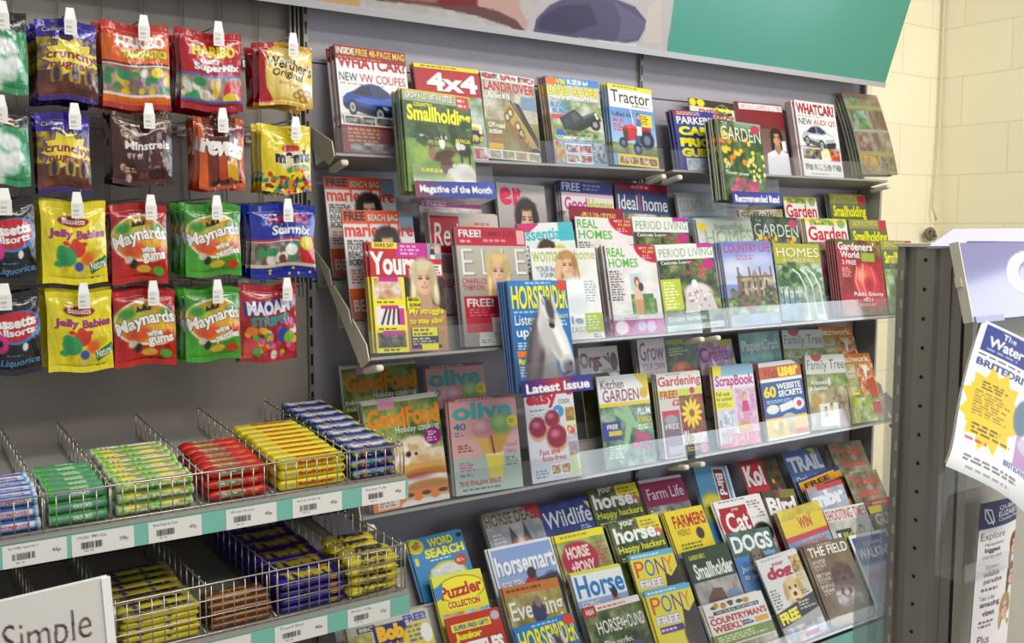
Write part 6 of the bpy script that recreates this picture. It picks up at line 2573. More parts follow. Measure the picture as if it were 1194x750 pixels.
@bag('revel', 'orange and brown bag of assorted chocolates', 0xc85a14)
def _(A):
    A.r(0, 0, 1, 1, 0xd8641a)
    A.p([(.08, 0), (.8, 0), (.92, .9), (.2, .9)], 0x5c2418)
    A.p([(.1, 0), (.28, 0), (.38, .9), (.2, .9)], 0x7c3018)
    A.p([(.56, .55), (.8, .5), (.86, .88), (.62, .9)], 0xd8a020)
    A.p([(.76, .1), (1, .06), (.98, .26), (.8, .28)], 0x8c1c28)
    A.t('NEW', .8, .1, .95, .15, 0xf0d8d0, .03)
    A.p([(.4, .55), (.55, .5), (.6, .9), (.42, .9)], 0xb84418)
    A.t('revels', .03, .26, .98, .54, 0xf2ece0, .07, rot=-10, o=0x3c1810)
    A.e(.62, .58, .05, .04, 0x3c1810)
    A.e(.5, .93, .3, .06, 0x5c3018)
    A.dots(.3, .86, .75, .94, [0x3c1810, 0xb89060, 0x7c4828], 10, .05, 4)
    A.r(0, .95, 1, 1, 0xb84814)


@bag('choc', 'yellow bag of peanut chocolates with coloured sweets', 0xd8b81c)
def _(A):
    A.r(0, 0, 1, 1, 0xe8cc1e)
    A.n(0, 0, 1, .2, [0xe8cc20, 0xd8bc1c, 0xf0dc40], 5, 3)
    A.e(.55, .33, .18, .07, 0xb83028, .1)
    A.e(.6, .5, .34, .14, 0xd8cfa8, .1)
    A.t("m&m's", .24, .36, .97, .55, 0x3a2018, .07, o=0xf0ece0, k=2)
    A.e(.68, .62, .2, .05, 0xb08838)
    A.dots(.02, .74, 1, .99, [0xc83828, 0x3868b0, 0x48903c, 0xe08c20, 0xe0c828, 0x6c3c24], 90, .045, 5, .15)
    A.dots(.45, .6, .95, .68, [0xc83828, 0x48903c, 0xe08c20], 8, .04, 6)


def _lic(A, big):
    A.n(0, 0, 1, 1, [0x1f1d1f, 0x2a282a, 0x181618], 4, 3)
    A.e(.6, .42, .42, .2, 0x3c84c4, .03, rot=-6)
    A.e(.56, .41, .4, .18, 0xc02830, .04, rot=-6)
    A.t('Bassetts', .1, .3, .92, .43, 0xf2ece8, .04, rot=4)
    A.t('Allsorts', .2, .43, .9, .52, 0xf2ece8, .03, rot=4)
    A.e(.3, .62, .14, .12, 0xc83c88, .15)
    A.e(.3, .62, .05, .04, 0x241c20, .2)
    A.e(.2, .56, .08, .06, 0xe08c30)
    A.e(.72, .66, .05, .05, 0xe8e4dc, .2)
    A.t('Liquorice', .3, .8, .97, .9, 0x58a0d8, 0, .2, rot=3)
    A.b(.4, .74, .8, .77, 1, 0x4c88b8)


@bag('liq', 'black bag of liquorice sweets with red oval', 0x1c1a1c)
def _(A):
    _lic(A, 1)


@bag('jelly', 'yellow bag of jelly sweets with green corner badge', 0xd8c018)
def _(A):
    A.g(0, 0, 1, 1, 0xe8d51c, 0xecd824)
    A.e(.48, .23, .24, .065, 0xa02020, .06)
    A.t('Bassetts', .3, .19, .66, .26, 0xf2e8d8, .02)
    A.t('Jelly', .1, .33, .47, .46, 0x9c3c74, .05)
    A.t('Babies', .52, .33, .97, .44, 0x9c3c74, .05)
    A.dots(.2, .75, .7, .86, [0xd8c020, 0xe0cc50], 8, .08, 3)
    A.e(.52, .56, .13, .1, 0xc83a22, .1)
    A.e(.5, .48, .06, .05, 0xc83a22, .1)
    A.e(.36, .5, .05, .03, 0xc83a22)
    A.e(.63, .5, .05, .03, 0xc83a22)
    A.e(.8, .58, .13, .09, 0xe0cc2c, .1)
    A.e(.78, .63, .1, .06, 0xc8ac20, .3)
    A.e(.36, .66, .15, .12, 0x3c9a60, .1)
    A.e(.3, .58, .08, .05, 0x3c9a60, .1)
    A.e(.24, .76, .07, .04, 0x3c9a60, .1)
    A.e(.55, .77, .07, .06, 0x4858a8, .2)
    A.e(.68, .68, .1, .08, 0xe06820, .3)
    A.p([(.7, .76), (.98, .66), (1, .78), (.74, .88)], 0x34783c)
    A.t('Natural', .73, .71, .98, .82, 0xeaf0dc, .02, rot=10)
    A.b(.72, .9, .95, .94, 1, 0x807018)


def _may(A, base, name2, split):
    A.n(0, 0, 1, 1, [base, hexa(base, .9), hexa(base, 1.1)], 4, 3)
    A.e(.52, .44, .53, .3, 0xf4f0e4, .03, rot=8)
    A.e(.52, .44, .49, .27, 0xd89020, .04, rot=8)
    A.e(.35, .36, .3, .14, 0xb8b830, .4)
    A.e(.2, .3, .12, .07, 0x3c8c3c, .4)
    A.e(.7, .5, .3, .16, 0xe0a828, .5)
    A.e(.38, .58, .2, .1, 0xd85828, .3)
    A.e(.82, .32, .12, .08, 0x4c9840, .4)
    A.e(.86, .6, .12, .07, 0xc8401c, .4)
    A.p([(.34, .3), (.36, .22), (.42, .27), (.47, .2), (.52, .26), (.58, .2), (.58, .28)], 0x2c2420)
    A.t('Maynards', .02, .3, .98, .52, 0xf4f0e6, .03, rot=12, o=0x2c2018, k=2, arc=.15)
    A.t('wine', .5, .53, .76, .62, 0xf4f0e6, .04, rot=12, o=0x2c2018)
    A.t(name2, .52, .61, .96, .74, 0xf4f0e6, .04, rot=12, o=0x2c2018)
    A.e(.37, .76, .06, .06, 0x2c2024, .2)
    A.e(.55, .83, .13, .05, 0xd8a828, .15)
    A.e(.82, .84, .11, .06, 0x58a038 if split else 0xc03c20, .15)
    A.e(.28, .7, .07, .05, 0xd8d0b0, .3)


def hexa(c, k):
    q = np.clip(hexc(c) * k, 0, 1) * 255
    return (int(q[0]) << 16) | (int(q[1]) << 8) | int(q[2])


@bag('gums', 'red bag of fruit gums with yellow oval and crown', 0xa81c14)
def _(A):
    _may(A, 0xb02012, 'gums', True)


@bag('past', 'green bag of fruit pastilles with yellow oval and crown', 0x3c8c24)
def _(A):
    _may(A, 0x46942a, 'pastilles', False)


@bag('star', 'blue bag of mixed jelly sweets with clear window', 0x1c2c8c)
def _(A):
    A.n(0, 0, 1, 1, [0x1e309c, 0x26389c, 0x182884], 4, 3)
    A.t('HARIBO', .28, .13, .88, .26, 0xb83858, .05)
    A.t('Starmix', .3, .28, .92, .41, 0xe4e4ec, .03, .1)
    A.r(0, .46, 1, .49, 0xb83040)
    A.r(0, .49, 1, .505, 0xe0d8c8)
    A.n(0, .51, 1, .8, [0x6c6458, 0x8c8074, 0xa89c8c, 0x5c5448], 6, 3)
    A.dots(.1, .54, .7, .78, [0xe8e4d8, 0x3c8c58, 0xd8d0c0, 0x7c4838], 20, .06, 5)
    A.e(.3, .63, .09, .06, 0x3c9058)
    A.e(.6, .62, .1, .08, 0xf0ece4)
    A.p([(.72, .45), (1, .42), (1, .8), (.76, .8)], 0xb83030)
    A.e(.86, .52, .12, .1, 0xd8c428, .15)
    A.r(0, .8, 1, .84, 0xc8b8a0)
    A.r(0, .84, 1, 1, 0x1a2a8c)
    A.dots(.1, .87, .9, .96, [0xd8c040], 6, .02, 3)


@bag('stripe', 'red bag of striped chews with blue name panel', 0x9c1c24)
def _(A):
    A.n(0, 0, 1, 1, [0xa02028, 0xb02c38, 0x8c1820], 4, 3)
    A.p([(.06, .24), (.9, .16), (.94, .3), (.08, .42)], 0x303c80)
    A.t('MAOAM', .12, .2, .86, .38, 0xe4dce4, .05, rot=5)
    A.t('STRIPES', .18, .4, .86, .52, 0x3c8c84, .05, rot=5, o=0x7c2030)
    A.dots(.1, .56, .95, .9, [0xc83c50, 0xe0a830, 0x58a048, 0xd86898, 0x8858a0, 0xe8dcd8, 0xd05030], 46, .06, 4)
    A.e(.75, .66, .12, .1, 0x3c4c98)
    A.e(.85, .7, .1, .08, 0x84a838)
    A.e(.2, .6, .1, .06, 0xd87828)
    A.r(.06, .76, .2, .95, 0xc85040)
    A.e(.85, .5, .1, .05, 0xc05888)


def make_bag(key, w, h):
    desc, back, fn = BAG[key]
    A = Art(back, w, h, 108, 2)
    fn(A)
    ink, nx, ny = A.ink(), A.nx, A.ny
    rs = np.random.RandomState(sum(map(ord, key)))
    J, I = np.mgrid[0:ny, 0:nx]
    u, v = I / (nx - 1), J / (ny - 1)
    body = np.clip((v - .09) / .83, 0, 1)
    sh = np.sin(pi * body ** .8) ** .55
    T = (1 - np.abs(2 * u - 1) ** 2.6) * sh
    wob = np.zeros_like(T)
    for q in range(7):
        a, b, p_ = rs.uniform(3, 16), rs.uniform(2, 9), rs.uniform(0, 6)
        wob += np.sin(a * u + b * v + p_ + 2 * np.sin(3 * v + q)) / (3 + q)
    T2 = T * (1 + .22 * wob) + .05 * wob * (sh < .4) * np.abs(np.sin(12 * u))
    X = (u - .5) * w * (1 - .035 * np.sin(pi * v) + .012 * np.sin(9 * v + rs.uniform(0, 6)))
    Z = -v * h + .003 * np.sin(7 * u + rs.uniform(0, 6))
    fr = np.stack([X, -.013 * T2 - .0006, Z], -1).reshape(-1, 3)
    bk = np.stack([X, .008 * T + .0006, Z], -1)[::4, ::4]
    bn = bk.shape[:2]
    bc = np.ones((*bn, 4))
    bc[..., :3] = lin(hexc(back))
    crimp0, crimp1 = int(ny * .06), int(ny * .955)
    Q = grid_faces(nx, ny)
    row = np.repeat(np.arange(ny - 1), nx - 1)
    ic = ink.reshape(-1, 4)
    body_q = Q[(row >= crimp0) & (row < crimp1)]

    def sub(q, name):
        used, inv = np.unique(q, return_inverse=True)
        return ink_mesh(name, M['film'], fr[used], inv.reshape(q.shape), ic[used])
    used, inv = np.unique(body_q, return_inverse=True)
    bq = grid_faces(bn[1], bn[0], True) + len(used)
    body_m = ink_mesh('packet', M['film'], np.concatenate([fr[used], bk.reshape(-1, 3)]), np.concatenate([inv.reshape(body_q.shape), bq]), np.concatenate([ic[used], bc.reshape(-1, 4)]))
    return [('packet', body_m), ('top_seal', sub(Q[row < crimp0], 'top_seal')), ('bottom_seal', sub(Q[row >= crimp1], 'bottom_seal'))]


HANG = [
    ('mallow', (-36, 8), (30, 14), 108, 3, (2, 10), 'top row'),
    ('crunch', (40, 22), (112, 26), 118, 5, (81, 12), 'top row'),
    ('tang', (116, 24), (197, 32), 128, 4, (167, 26), 'top row'),
    ('smix', (208, 34), (281, 42), 130, 4, (254, 33), 'top row'),
    ('butter', (300, 46), (364, 56), 124, 5, (341, 42), 'top row'),
    ('mallow', (-32, 122), (33, 128), 216, 3, (0, 118), 'second row'),
    ('crunch', (40, 130), (104, 136), 226, 3, (86, 119), 'second row'),
    ('minst', (128, 132), (200, 134), 216, 3, (173, 128), 'second row'),
    ('revel', (230, 136), (284, 140), 221, 5, (259, 134), 'second row'),
    ('choc', (303, 145), (362, 150), 225, 4, (344, 139), 'second row'),
    ('liq', (-30, 230), (40, 232), 330, 3, (5, 228), 'third row'),
    ('jelly', (45, 234), (123, 238), 331, 4, (89, 229), 'third row'),
    ('gums', (127, 237), (194, 240), 330, 3, (175, 229), 'third row'),
    ('past', (214, 238), (280, 240), 322, 5, (252, 235), 'third row'),
    ('star', (290, 238), (367, 240), 324, 4, (335, 239), 'third row'),
    ('liq', (-26, 339), (46, 341), 437, 2, (5, 339), 'bottom row'),
    ('jelly', (52, 340), (130, 341), 433, 4, (97, 338), 'bottom row'),
    ('gums', (130, 338), (204, 338), 426, 3, (178, 334), 'bottom row'),
    ('past', (214, 336), (280, 336), 420, 4, (253, 333), 'bottom row'),
    ('stripe', (277, 333), (345, 331), 421, 2, (334, 331), 'bottom row'),
]
YB = -.258
rnd = random.Random(5)
for key, a, b, yb, n, tg, rowname in HANG:
    p0, p1 = on_y(*a, YB), on_y(*b, YB)
    pb = on_y((a[0] + b[0]) / 2 + 6, yb, YB)
    w, zt = p1[0] - p0[0], (p0[2] + p1[2]) / 2
    h = zt - pb[2]
    desc = BAG[key][0]
    tp = on_y(*tg, -.283)
    zr = min(tp[2] - .012, zt - .006)
    cx = (p0[0] + p1[0]) / 2
    # peg with its price ticket
    pg = empty('peg_hook', (tp[0], 0, zr))
    tag(pg, 'steel peg with white price ticket, %s, above the %s' % (rowname, ' '.join(desc.split()[:4]).replace(' of', '')), 'hook', 'pegs of the sweet display')
    MB().tube([(0, .0, 0), (0, -.27, 0), (0, -.284, .006)], .0024, 6).box(-.014, -.004, -.012, .014, .001, .012).build('rod', M['wire'], pg)
    MB().tube([(0, 0, .02), (0, -.276, .02)], .0018, 6).build('ticket_arm', M['wire'], pg)
    MB().prism([(-.007, -.288, .026), (.007, -.288, .026), (.0105, -.288, .004), (-.0105, -.288, .004)], (0, 0, 0), (0, .006, 0)).build('ticket_clip', M['white'], pg)
    A = Art(0xf2efe8, .023, .03, 26, 2)
    A.b(.12, .12, .85, .3, 2, 0xb4b0a8)
    A.r(.15, .42, .6, .6, 0xc0bcb4)
    A.b(.15, .7, .85, .85, 1, 0xaaa69e)
    J, I = np.mgrid[0:A.ny, 0:A.nx]
    tv = np.stack([(I / (A.nx - 1) - .5) * .023, 0 * I - .2885, .004 - J / (A.ny - 1) * .03], -1).reshape(-1, 3)
    link('price_ticket', ink_mesh('price_ticket', M['matt'], tv, grid_faces(A.nx, A.ny), A.ink().reshape(-1, 4)), pg)
    parts = make_bag(key, w, h)
    first = None
    for i in range(n):
        m = Matrix.Translation((cx + (0 if i == 0 else rnd.uniform(-.006, .004)), YB + i * .0235, zt + (0 if i == 0 else rnd.uniform(-.004, .006)))) @ Matrix.Rotation(rnd.uniform(-.03, .03) if i else 0, 4, 'Y') @ Matrix.Rotation(rnd.uniform(-.05, .05) if i else 0, 4, 'Z')
        if i == 0:
            first = root = empty('sweet_bag', mtx=m)
            for nm, me in parts:
                link(nm, me, root)
        else:
            root = copy_tree(first, m)
        tag(root, desc + ', %s, ' % rowname + ('in front' if i == 0 else '%s back' % ORD[i]), 'sweet bag', desc + ' on the %s peg' % rowname.replace(' row', '-row'))

# ------------------------------------------------------------------ wire basket shelves with bars and rolls
FL = lambda y, z0, k: z0 + k * (y + .515)     # sloping shelf floor height at depth y
DIVX = [.306, .42, .59, .737, .906]


def sweet_shelf(desc, z0, k, top, labels, grid, z_strip):
    base = empty('sweet_shelf', (0, 0, 0))
    tag(base, desc, 'shop shelf')
    x0, x1 = -.11, 1.034
    MB().prism([(x0, -.522, FL(-.522, z0, k)), (x0, 0, FL(0, z0, k)), (x0, 0, FL(0, z0, k) - .006), (x0, -.522, FL(-.522, z0, k) - .006)], (0, 0, 0), (x1 - x0, 0, 0)).build('tray', M['shelf'], base)
    MB().box(x0, -.53, z_strip, x1, -.516, z0 + .002).build('front_edge', M['shelf'], base)
    st = MB().box(x0, -.534, z_strip - .042, x1, -.528, z_strip - .001).build('price_strip', M['teal'], base)
    MB().prism([(x1, -.52, z0 - .006), (x1, 0, FL(0, z0, k) - .006), (x1, 0, z_strip - .1), (x1, -.52, z_strip - .04)], (0, 0, 0), (.003, 0, 0)).build('shelf_arm', M['upright'], base)
    for a, b, txt, pr in labels:
        A = Art(0xf2efe6, b - a, .04, 60, 2)
        A.t(txt, .1, .13, .55, .25, 0x6c6860, 0)
        rs = random.Random(len(txt))
        x = .16
        while x < .48:
            q = rs.uniform(.008, .02)
            A.r(x, .42, x + q, .7, 0x2c2a26)
            x += q + rs.uniform(.006, .014)
        A.b(.2, .76, .42, .84, 1, 0x6c6860)
        if pr:
            A.t(pr, .76, .42, .9, .62, 0x35322c, 0)
        J, I = np.mgrid[0:A.ny, 0:A.nx]
        tv = np.stack([a + I / (A.nx - 1) * (b - a), 0 * I - .5346, z_strip - .0015 - J / (A.ny - 1) * .0405], -1).reshape(-1, 3)
        link('price_label', ink_mesh('price_label', M['matt'], tv, grid_faces(A.nx, A.ny), A.ink().reshape(-1, 4)), st)
    # the wire front
    wf = MB()
    yf = -.514
    zb = z0 + .006
    for z in [zb, top] + ([zb + (top - zb) * .36, zb + (top - zb) * .68] if grid else []):
        wf.tube([(x0, yf, z), (x1, yf, z)], .0021 if z == top else .0016, 5)
    x = x0
    while x < x1 + .001:
        wf.tube([(x, yf + .002, zb - .004), (x, yf + .002, top)], .0013, 5)
        x += .0229
    wf.tube([(x1, yf, zb), (x1, yf, top), (x1, yf + .03, top + .002)], .002, 5)
    w = wf.build('wire_fence', M['wire'])
    tag(w, desc.split(',')[0].replace('shelf', 'fence') + ' along its front edge', 'wire fence')
    for i, X in enumerate(DIVX + [1.028]):
        d = MB()
        N = 13
        ft, bt = top - .002, FL(-.02, z0, k) + (.052 if not grid else .075)
        tp = lambda y: ft + (bt - ft) * (y + .508) / .488
        d.tube([(X, -.508, tp(-.508)), (X, -.02, tp(-.02))], .0016, 5)
        d.tube([(X, -.508, FL(-.508, z0, k) + .004), (X, -.02, FL(-.02, z0, k) + .004)], .0016, 5)
        for q in range(N):
            y = -.508 + .488 * q / (N - 1)
            d.tube([(X, y, FL(y, z0, k) + .004), (X, y, tp(y) + .006)], .0013, 5)
        o = d.build('wire_divider', M['wire'])
        tag(o, '%s zinc wire divider from the left on the %s' % (['first', 'second', 'third', 'fourth', 'fifth', 'last'][i], 'upper bar shelf' if not grid else 'lower bar shelf'), 'wire divider')
    return base


sweet_shelf('grey upper bar shelf with teal price strip, under the hanging bags', .960, .12, 1.031,
            [(.232, .336, 'Soft Mint Spearmint', '45p'), (.344, .452, 'Polo Mints', '39p'), (.478, .578, 'Fruit Pastilles Tube', '45p'), (.626, .73, 'Wine Gums', '45p'), (.764, .874, 'Starburst Fruit Chew 45g', '45p'), (.92, 1.026, 'Smarties Tube', '45p')], False, .957)
sweet_shelf('grey lower bar shelf with teal price strip, nearest the floor', .699, .08, .806,
            [(.55, .67, 'Ripple', '45p'), (.72, .836, 'Twirl Bar', '50p'), (.883, .985, 'Flake 32g', '52p')], True, .696)


def bar_mesh(name, L, D, H, paint, bg, crimp=.07, nx=44, nv=28, power=4.0, ends=True):
    """wrapped bar lying along x: super-elliptic wrap, ink v runs round from the back (0) over the top (.25) to the front (.5)"""
    A = Art(bg, L, 2 * (D + H), nx, 2)
    A.ny = nv
    A.H = nv * A.ss
    A.a = np.empty((A.H, A.W, 3))
    A.a[:] = hexc(bg)
    yy, xx = np.mgrid[0:A.H, 0:A.W]
    A.X, A.Y = (xx + .5) / A.W, (yy + .5) / A.H
    A.asp = L / (2 * (D + H))
    paint(A)
    ink = A.ink()
    J, I = np.mgrid[0:nv + 1, 0:nx]
    u = I / (nx - 1)
    th = 2 * pi * J / nv
    c, s_ = np.cos(th), np.sin(th)
    rad = (np.abs(c) ** power + np.abs(s_) ** power) ** (-1 / power)
    e = np.minimum(u, 1 - u)
    k = np.clip(e / max(crimp, 1e-4), 0, 1)
    k = .12 + .88 * np.sin(k * pi / 2) ** .8 if crimp > .03 else np.where(e < .004, .86, 1)
    kd = 1 - (1 - k) * .25 if crimp > .03 else k
    yv = c * rad * D / 2 * kd           # +y is the back
    zv = s_ * rad * H / 2 * k
    V = np.stack([(u - .5) * L, yv, zv], -1).reshape(-1, 3)
    ink = np.concatenate([ink, ink[:1]], 0).reshape(-1, 4)
    Q = grid_faces(nx, nv + 1, True)[:, ::-1]
    if ends:
        b0, b1 = len(V), len(V) + 1
        V = np.concatenate([V, [[-L / 2, 0, 0], [L / 2, 0, 0]]])
        ink = np.concatenate([ink, ink[:1], ink[:1]])
        j = np.arange(0, nv, 2)
        q0 = np.stack([j * nx, np.full_like(j, b0), (j + 2) * nx, (j + 1) * nx], 1)
        q1 = np.stack([j * nx + nx - 1, (j + 1) * nx + nx - 1, (j + 2) * nx + nx - 1, np.full_like(j, b1)], 1)
        Q = np.concatenate([Q, q0, q1])
    me = ink_mesh(name, M['film2'], V, Q, ink)
    bm = bmesh.new()
    bm.from_mesh(me)
    bmesh.ops.recalc_face_normals(bm, faces=bm.faces)
    bm.to_mesh(me)
    bm.free()
    return me


M['film2'] = printed('printed_bar_wrapper', .35, .5, .1, .25)


def p_mint(A):
    A.n(0, 0, 1, 1, [0x2c6cb8, 0x4488cc, 0x2058a4], 5, 3)
    for y in (.25, .47):
        A.r(.15, y - .08, .9, y + .08, 0xdfe6ee)
        A.e(.3, y, .16, .07, 0x9cc0e0, .3)
        A.t('SOFTMINTS', .2, y - .05, .8, y + .05, 0xb82c44, .04, .1)
    for x in (.02, .98):
        A.e(x, .4, .06, .4, 0xc8d8e8)


def p_polo(A):
    A.n(0, 0, 1, 1, [0x3f9a3c, 0x48a444, 0x38903a], 4, 3)
    for y in (.14, .27, .47):
        A.r(.12, y - .045, .38, y + .045, 0x7088a4)
        A.r(.7, y - .045, .94, y + .045, 0x7088a4)
        for x in (.44, .52, .6, .68):
            A.e(x, y, .04, .055, 0xeef2f4, .1)
            A.e(x, y, .015, .02, 0x2c3a6c, .2)
    A.r(0, 0, .02, 1, 0xe0e8e0)


def p_past(A):
    A.n(0, 0, 1, 1, [0x7cb838, 0x94c448, 0x6ca830], 4, 3)
    for y, c in ((.16, 0xe8c82c), (.3, 0xe0b428), (.42, 0xe8d040)):
        A.e(.2, y, .1, .05, c)
        A.e(.7, y + .02, .12, .05, c)
        A.e(.34, y, .04, .03, 0xc84828)
        A.e(.85, y, .05, .03, 0xc85030)
    A.t('Fruit Pastilles', .1, .18, .92, .32, 0xf6f6ea, .05)
    A.t('Fruit Pastilles', .12, .46, .92, .57, 0xf2f2e4, .04)
    for x in (.015, .985):
        A.r(x - .02, 0, x + .02, 1, 0xe8eada)


def p_gum(A):
    A.n(0, 0, 1, 1, [0xb81c18, 0xc42a20, 0xa41814], 4, 3)
    for y in (.24, .48):
        A.r(.22, y - .09, .55, y + .09, 0xc8c4b8)
        A.e(.4, y, .22, .085, 0xd8b030, .2)
        A.e(.4, y, .19, .07, 0x4c7c34, .3)
        A.t('Maynards', .22, y - .05, .6, y + .045, 0xf0ece0, .04, rot=4, o=0x241c18)
        A.e(.75, y, .08, .05, 0xd88828)


def p_star(A):
    A.r(0, 0, 1, 1, 0xe8d022)
    for y in (.25, .5):
        A.t('Starburst', .28, y - .065, .78, y + .065, 0xb02810, .06)
        A.r(.1, y - .04, .24, y + .03, 0xa8a898)
        A.r(.82, y - .05, .9, y + .05, 0x98b048)
        A.e(.94, y, .025, .045, 0x4c3068)
        A.e(.79, y, .025, .05, 0xc85830)


def p_smart(A):
    A.r(0, 0, 1, 1, 0x223078)
    A.r(0, .17, 1, .3, 0x8cb0d8)
    A.t('Smarties', .06, .14, .74, .34, 0xf2f0ea, .07, o=0x1c2040)
    A.e(.78, .24, .05, .05, 0xf2f0ea)
    A.r(.88, 0, 1, .34, 0xe8d428)
    A.r(0, .42, 1, .5, 0x7ca8d4)
    A.dots(.03, .42, .97, .6, [0xd8c828, 0xc84830, 0xe08c28, 0xb04890, 0x58a048, 0x4880c0, 0x8c5030], 26, .045, 4, .15)


def p_dm(A):
    A.n(0, 0, 1, 1, [0xd8c424, 0xe4d02c, 0xc8b41c], 5, 3)
    A.n(0, .12, .95, .3, [0x8c8c88, 0xc8c4b8, 0x74706c], 6, 5)
    A.t('DAIRY MILK', .12, .15, .9, .31, 0x2c2830, .05)
    A.n(.1, .42, .6, .47, [0xb0aca0, 0x8c8880], 6, 6)
    A.dots(0, .35, 1, .4, [0x4c388c, 0xd8cc50], 8, .03, 3)


def p_brown(A):
    A.n(0, 0, 1, 1, [0x6c4424, 0x80542c, 0x5c381c], 6, 3)
    A.gx(0, .36, 1, .44, [0xa8764a, 0xc08c5c, 0x94643c])
    A.t('Ripple', .3, .18, .7, .32, 0xd8b070, .02, .2)


def p_twirl(A):
    A.n(0, 0, 1, 1, [0x2c1c6c, 0x3a2490, 0x221458], 5, 3)
    A.t('Twirl', .14, .12, .86, .34, 0xd8c02c, .07, .15)
    A.r(.0, .3, .2, .36, 0x4a38d8)
    for y in (.45, .53):
        A.e(.8, y, .06, .035, 0xd0902c)
        A.e(.25, y, .1, .02, 0x5c48b0)


def p_flake(A):
    A.n(0, 0, 1, 1, [0xd8c420, 0xe4d22c, 0xc4b01c], 6, 3)
    A.r(.2, .3, .8, .36, 0x9c9478)
    A.t('Flake', .28, .12, .84, .38, 0x2c1c3c, .04, .45, rot=3)
    A.t('Flake', .2, .42, .7, .6, 0x2c1c3c, .01, .45, rot=3)


def pile(key, name, desc, cat, x0, x1, D, H, layers, rows, z0, k, paint, bg, y0=-.5, jit=.003, yaw=.0, drop=None, L=None, power=4.0, crimp=.07, step=None):
    L = L or (x1 - x0) - .006
    me = bar_mesh(name, L, D, H, paint, bg, crimp, power=power)
    rs = random.Random(len(desc) * 7)
    cx = (x0 + x1) / 2
    first = None
    lay = ['bottom', 'second', 'third', 'fourth', 'fifth', 'sixth']
    for l in range(layers):
        nr = rows - (drop or 0) * l
        for r in range(nr):
            y = y0 + D / 2 + r * (step or D * 1.03)
            z = FL(y, z0, k) + .0015 + H / 2 + l * H * 1.02
            m = Matrix.Translation((cx + rs.uniform(-jit, jit), y, z)) @ Matrix.Rotation(rs.uniform(-yaw, yaw), 4, 'Z') @ Matrix.Rotation(k, 4, 'X') @ Matrix.Rotation(rs.uniform(-.12, .12) if power < 3 else 0, 4, 'X')
            if first is None:
                first = o = link(name, me)
            else:
                o = first.copy()
                COL.objects.link(o)
            o.matrix_world = m
            ln = 'top' if l == layers - 1 else lay[l]
            tag(o, '%s, %s layer, %s from the front' % (desc, ln, 'first' if r == 0 else ORD[r]), cat, 'pile of %s' % desc)


pile('mint', 'mint_roll', 'blue and white mint roll', 'sweets', .195, .303, .027, .0225, 3, 5, .960, .12, p_mint, 0x3070bc, power=2.0, crimp=.02)
pile('polo', 'mint_roll', 'green mint roll', 'sweets', .311, .416, .026, .0218, 3, 6, .960, .12, p_polo, 0x3f9a3c, power=2.0, crimp=.02)
pile('past', 'pastille_roll', 'lime green fruit pastille roll', 'sweets', .425, .583, .0285, .0215, 3, 8, .960, .12, p_past, 0x7cb838, power=2.2, crimp=.02, L=.142)
pile('gum', 'gum_packet', 'red fruit gum packet', 'sweets', .598, .732, .032, .022, 3, 6, .960, .12, p_gum, 0xb81c18, power=2.6, crimp=.14)
pile('star', 'chew_packet', 'yellow fruit chew packet', 'sweets', .744, .902, .029, .0215, 3, 9, .960, .12, p_star, 0xe8d022, power=5.0, crimp=.05)
pile('smart', 'chocolate_tube', 'navy tube of sugar coated chocolates', 'sweets', .913, 1.024, .048, .0225, 3, 8, .960, .12, p_smart, 0x223078, power=4.5, crimp=.02)
pile('dm', 'chocolate_bar', 'yellow and silver caramel chocolate bar', 'chocolate bar', .428, .584, .034, .013, 5, 7, .699, .08, p_dm, 0xd8c424, power=3.5, crimp=.08, yaw=.03)
pile('brown', 'chocolate_bar', 'brown wrapped chocolate bar', 'chocolate bar', .598, .732, .034, .0135, 4, 2, .699, .08, p_brown, 0x6c4424, power=3.5, crimp=.06)
pile('twirl', 'chocolate_bar', 'dark purple chocolate bar with yellow name', 'chocolate bar', .744, .902, .062, .016, 4, 7, .699, .08, p_twirl, 0x2c1c6c, power=3.5, crimp=.06, yaw=.04)
pile('flake', 'chocolate_bar', 'crumpled yellow chocolate bar', 'chocolate bar', .911, 1.024, .042, .02, 4, 4, .699, .08, p_flake, 0xd8c420, power=2.3, crimp=.16, yaw=.14, jit=.006, L=.125)

# white card sign clipped to the lower shelf
sg = empty('shelf_sign', mtx=Matrix.Translation((.392, -.598, .889)) @ Matrix.Rotation(-radians(2.8), 4, 'Y'))
tag(sg, 'white card sign with grey serif words in a clear holder, lower left', 'sign')
A = Art(0xe9e4da, .5, .22, 200, 2)
A.t('e Simple', .585, .2, .955, .54, 0x4a443c, -.012, .06)
J, I = np.mgrid[0:A.ny, 0:A.nx]
tv = np.stack([-.5 - .006 + I / (A.nx - 1) * .49, 0 * I, -J / (A.ny - 1) * .22], -1).reshape(-1, 3)
link('card', ink_mesh('card', M['matt'], tv, grid_faces(A.nx, A.ny), A.ink().reshape(-1, 4)), sg)
MB().box(-.506, .0008, -.22, -.004, .004, .003).build('card_back', M['white'], sg)
MB().box(-.014, -.003, -.222, .001, .006, -.0005).build('holder_edge', M['white'], sg)
MB().box(-.3, .005, -.222, -.27, .066, -.214).build('holder_clip', M['white'], sg)
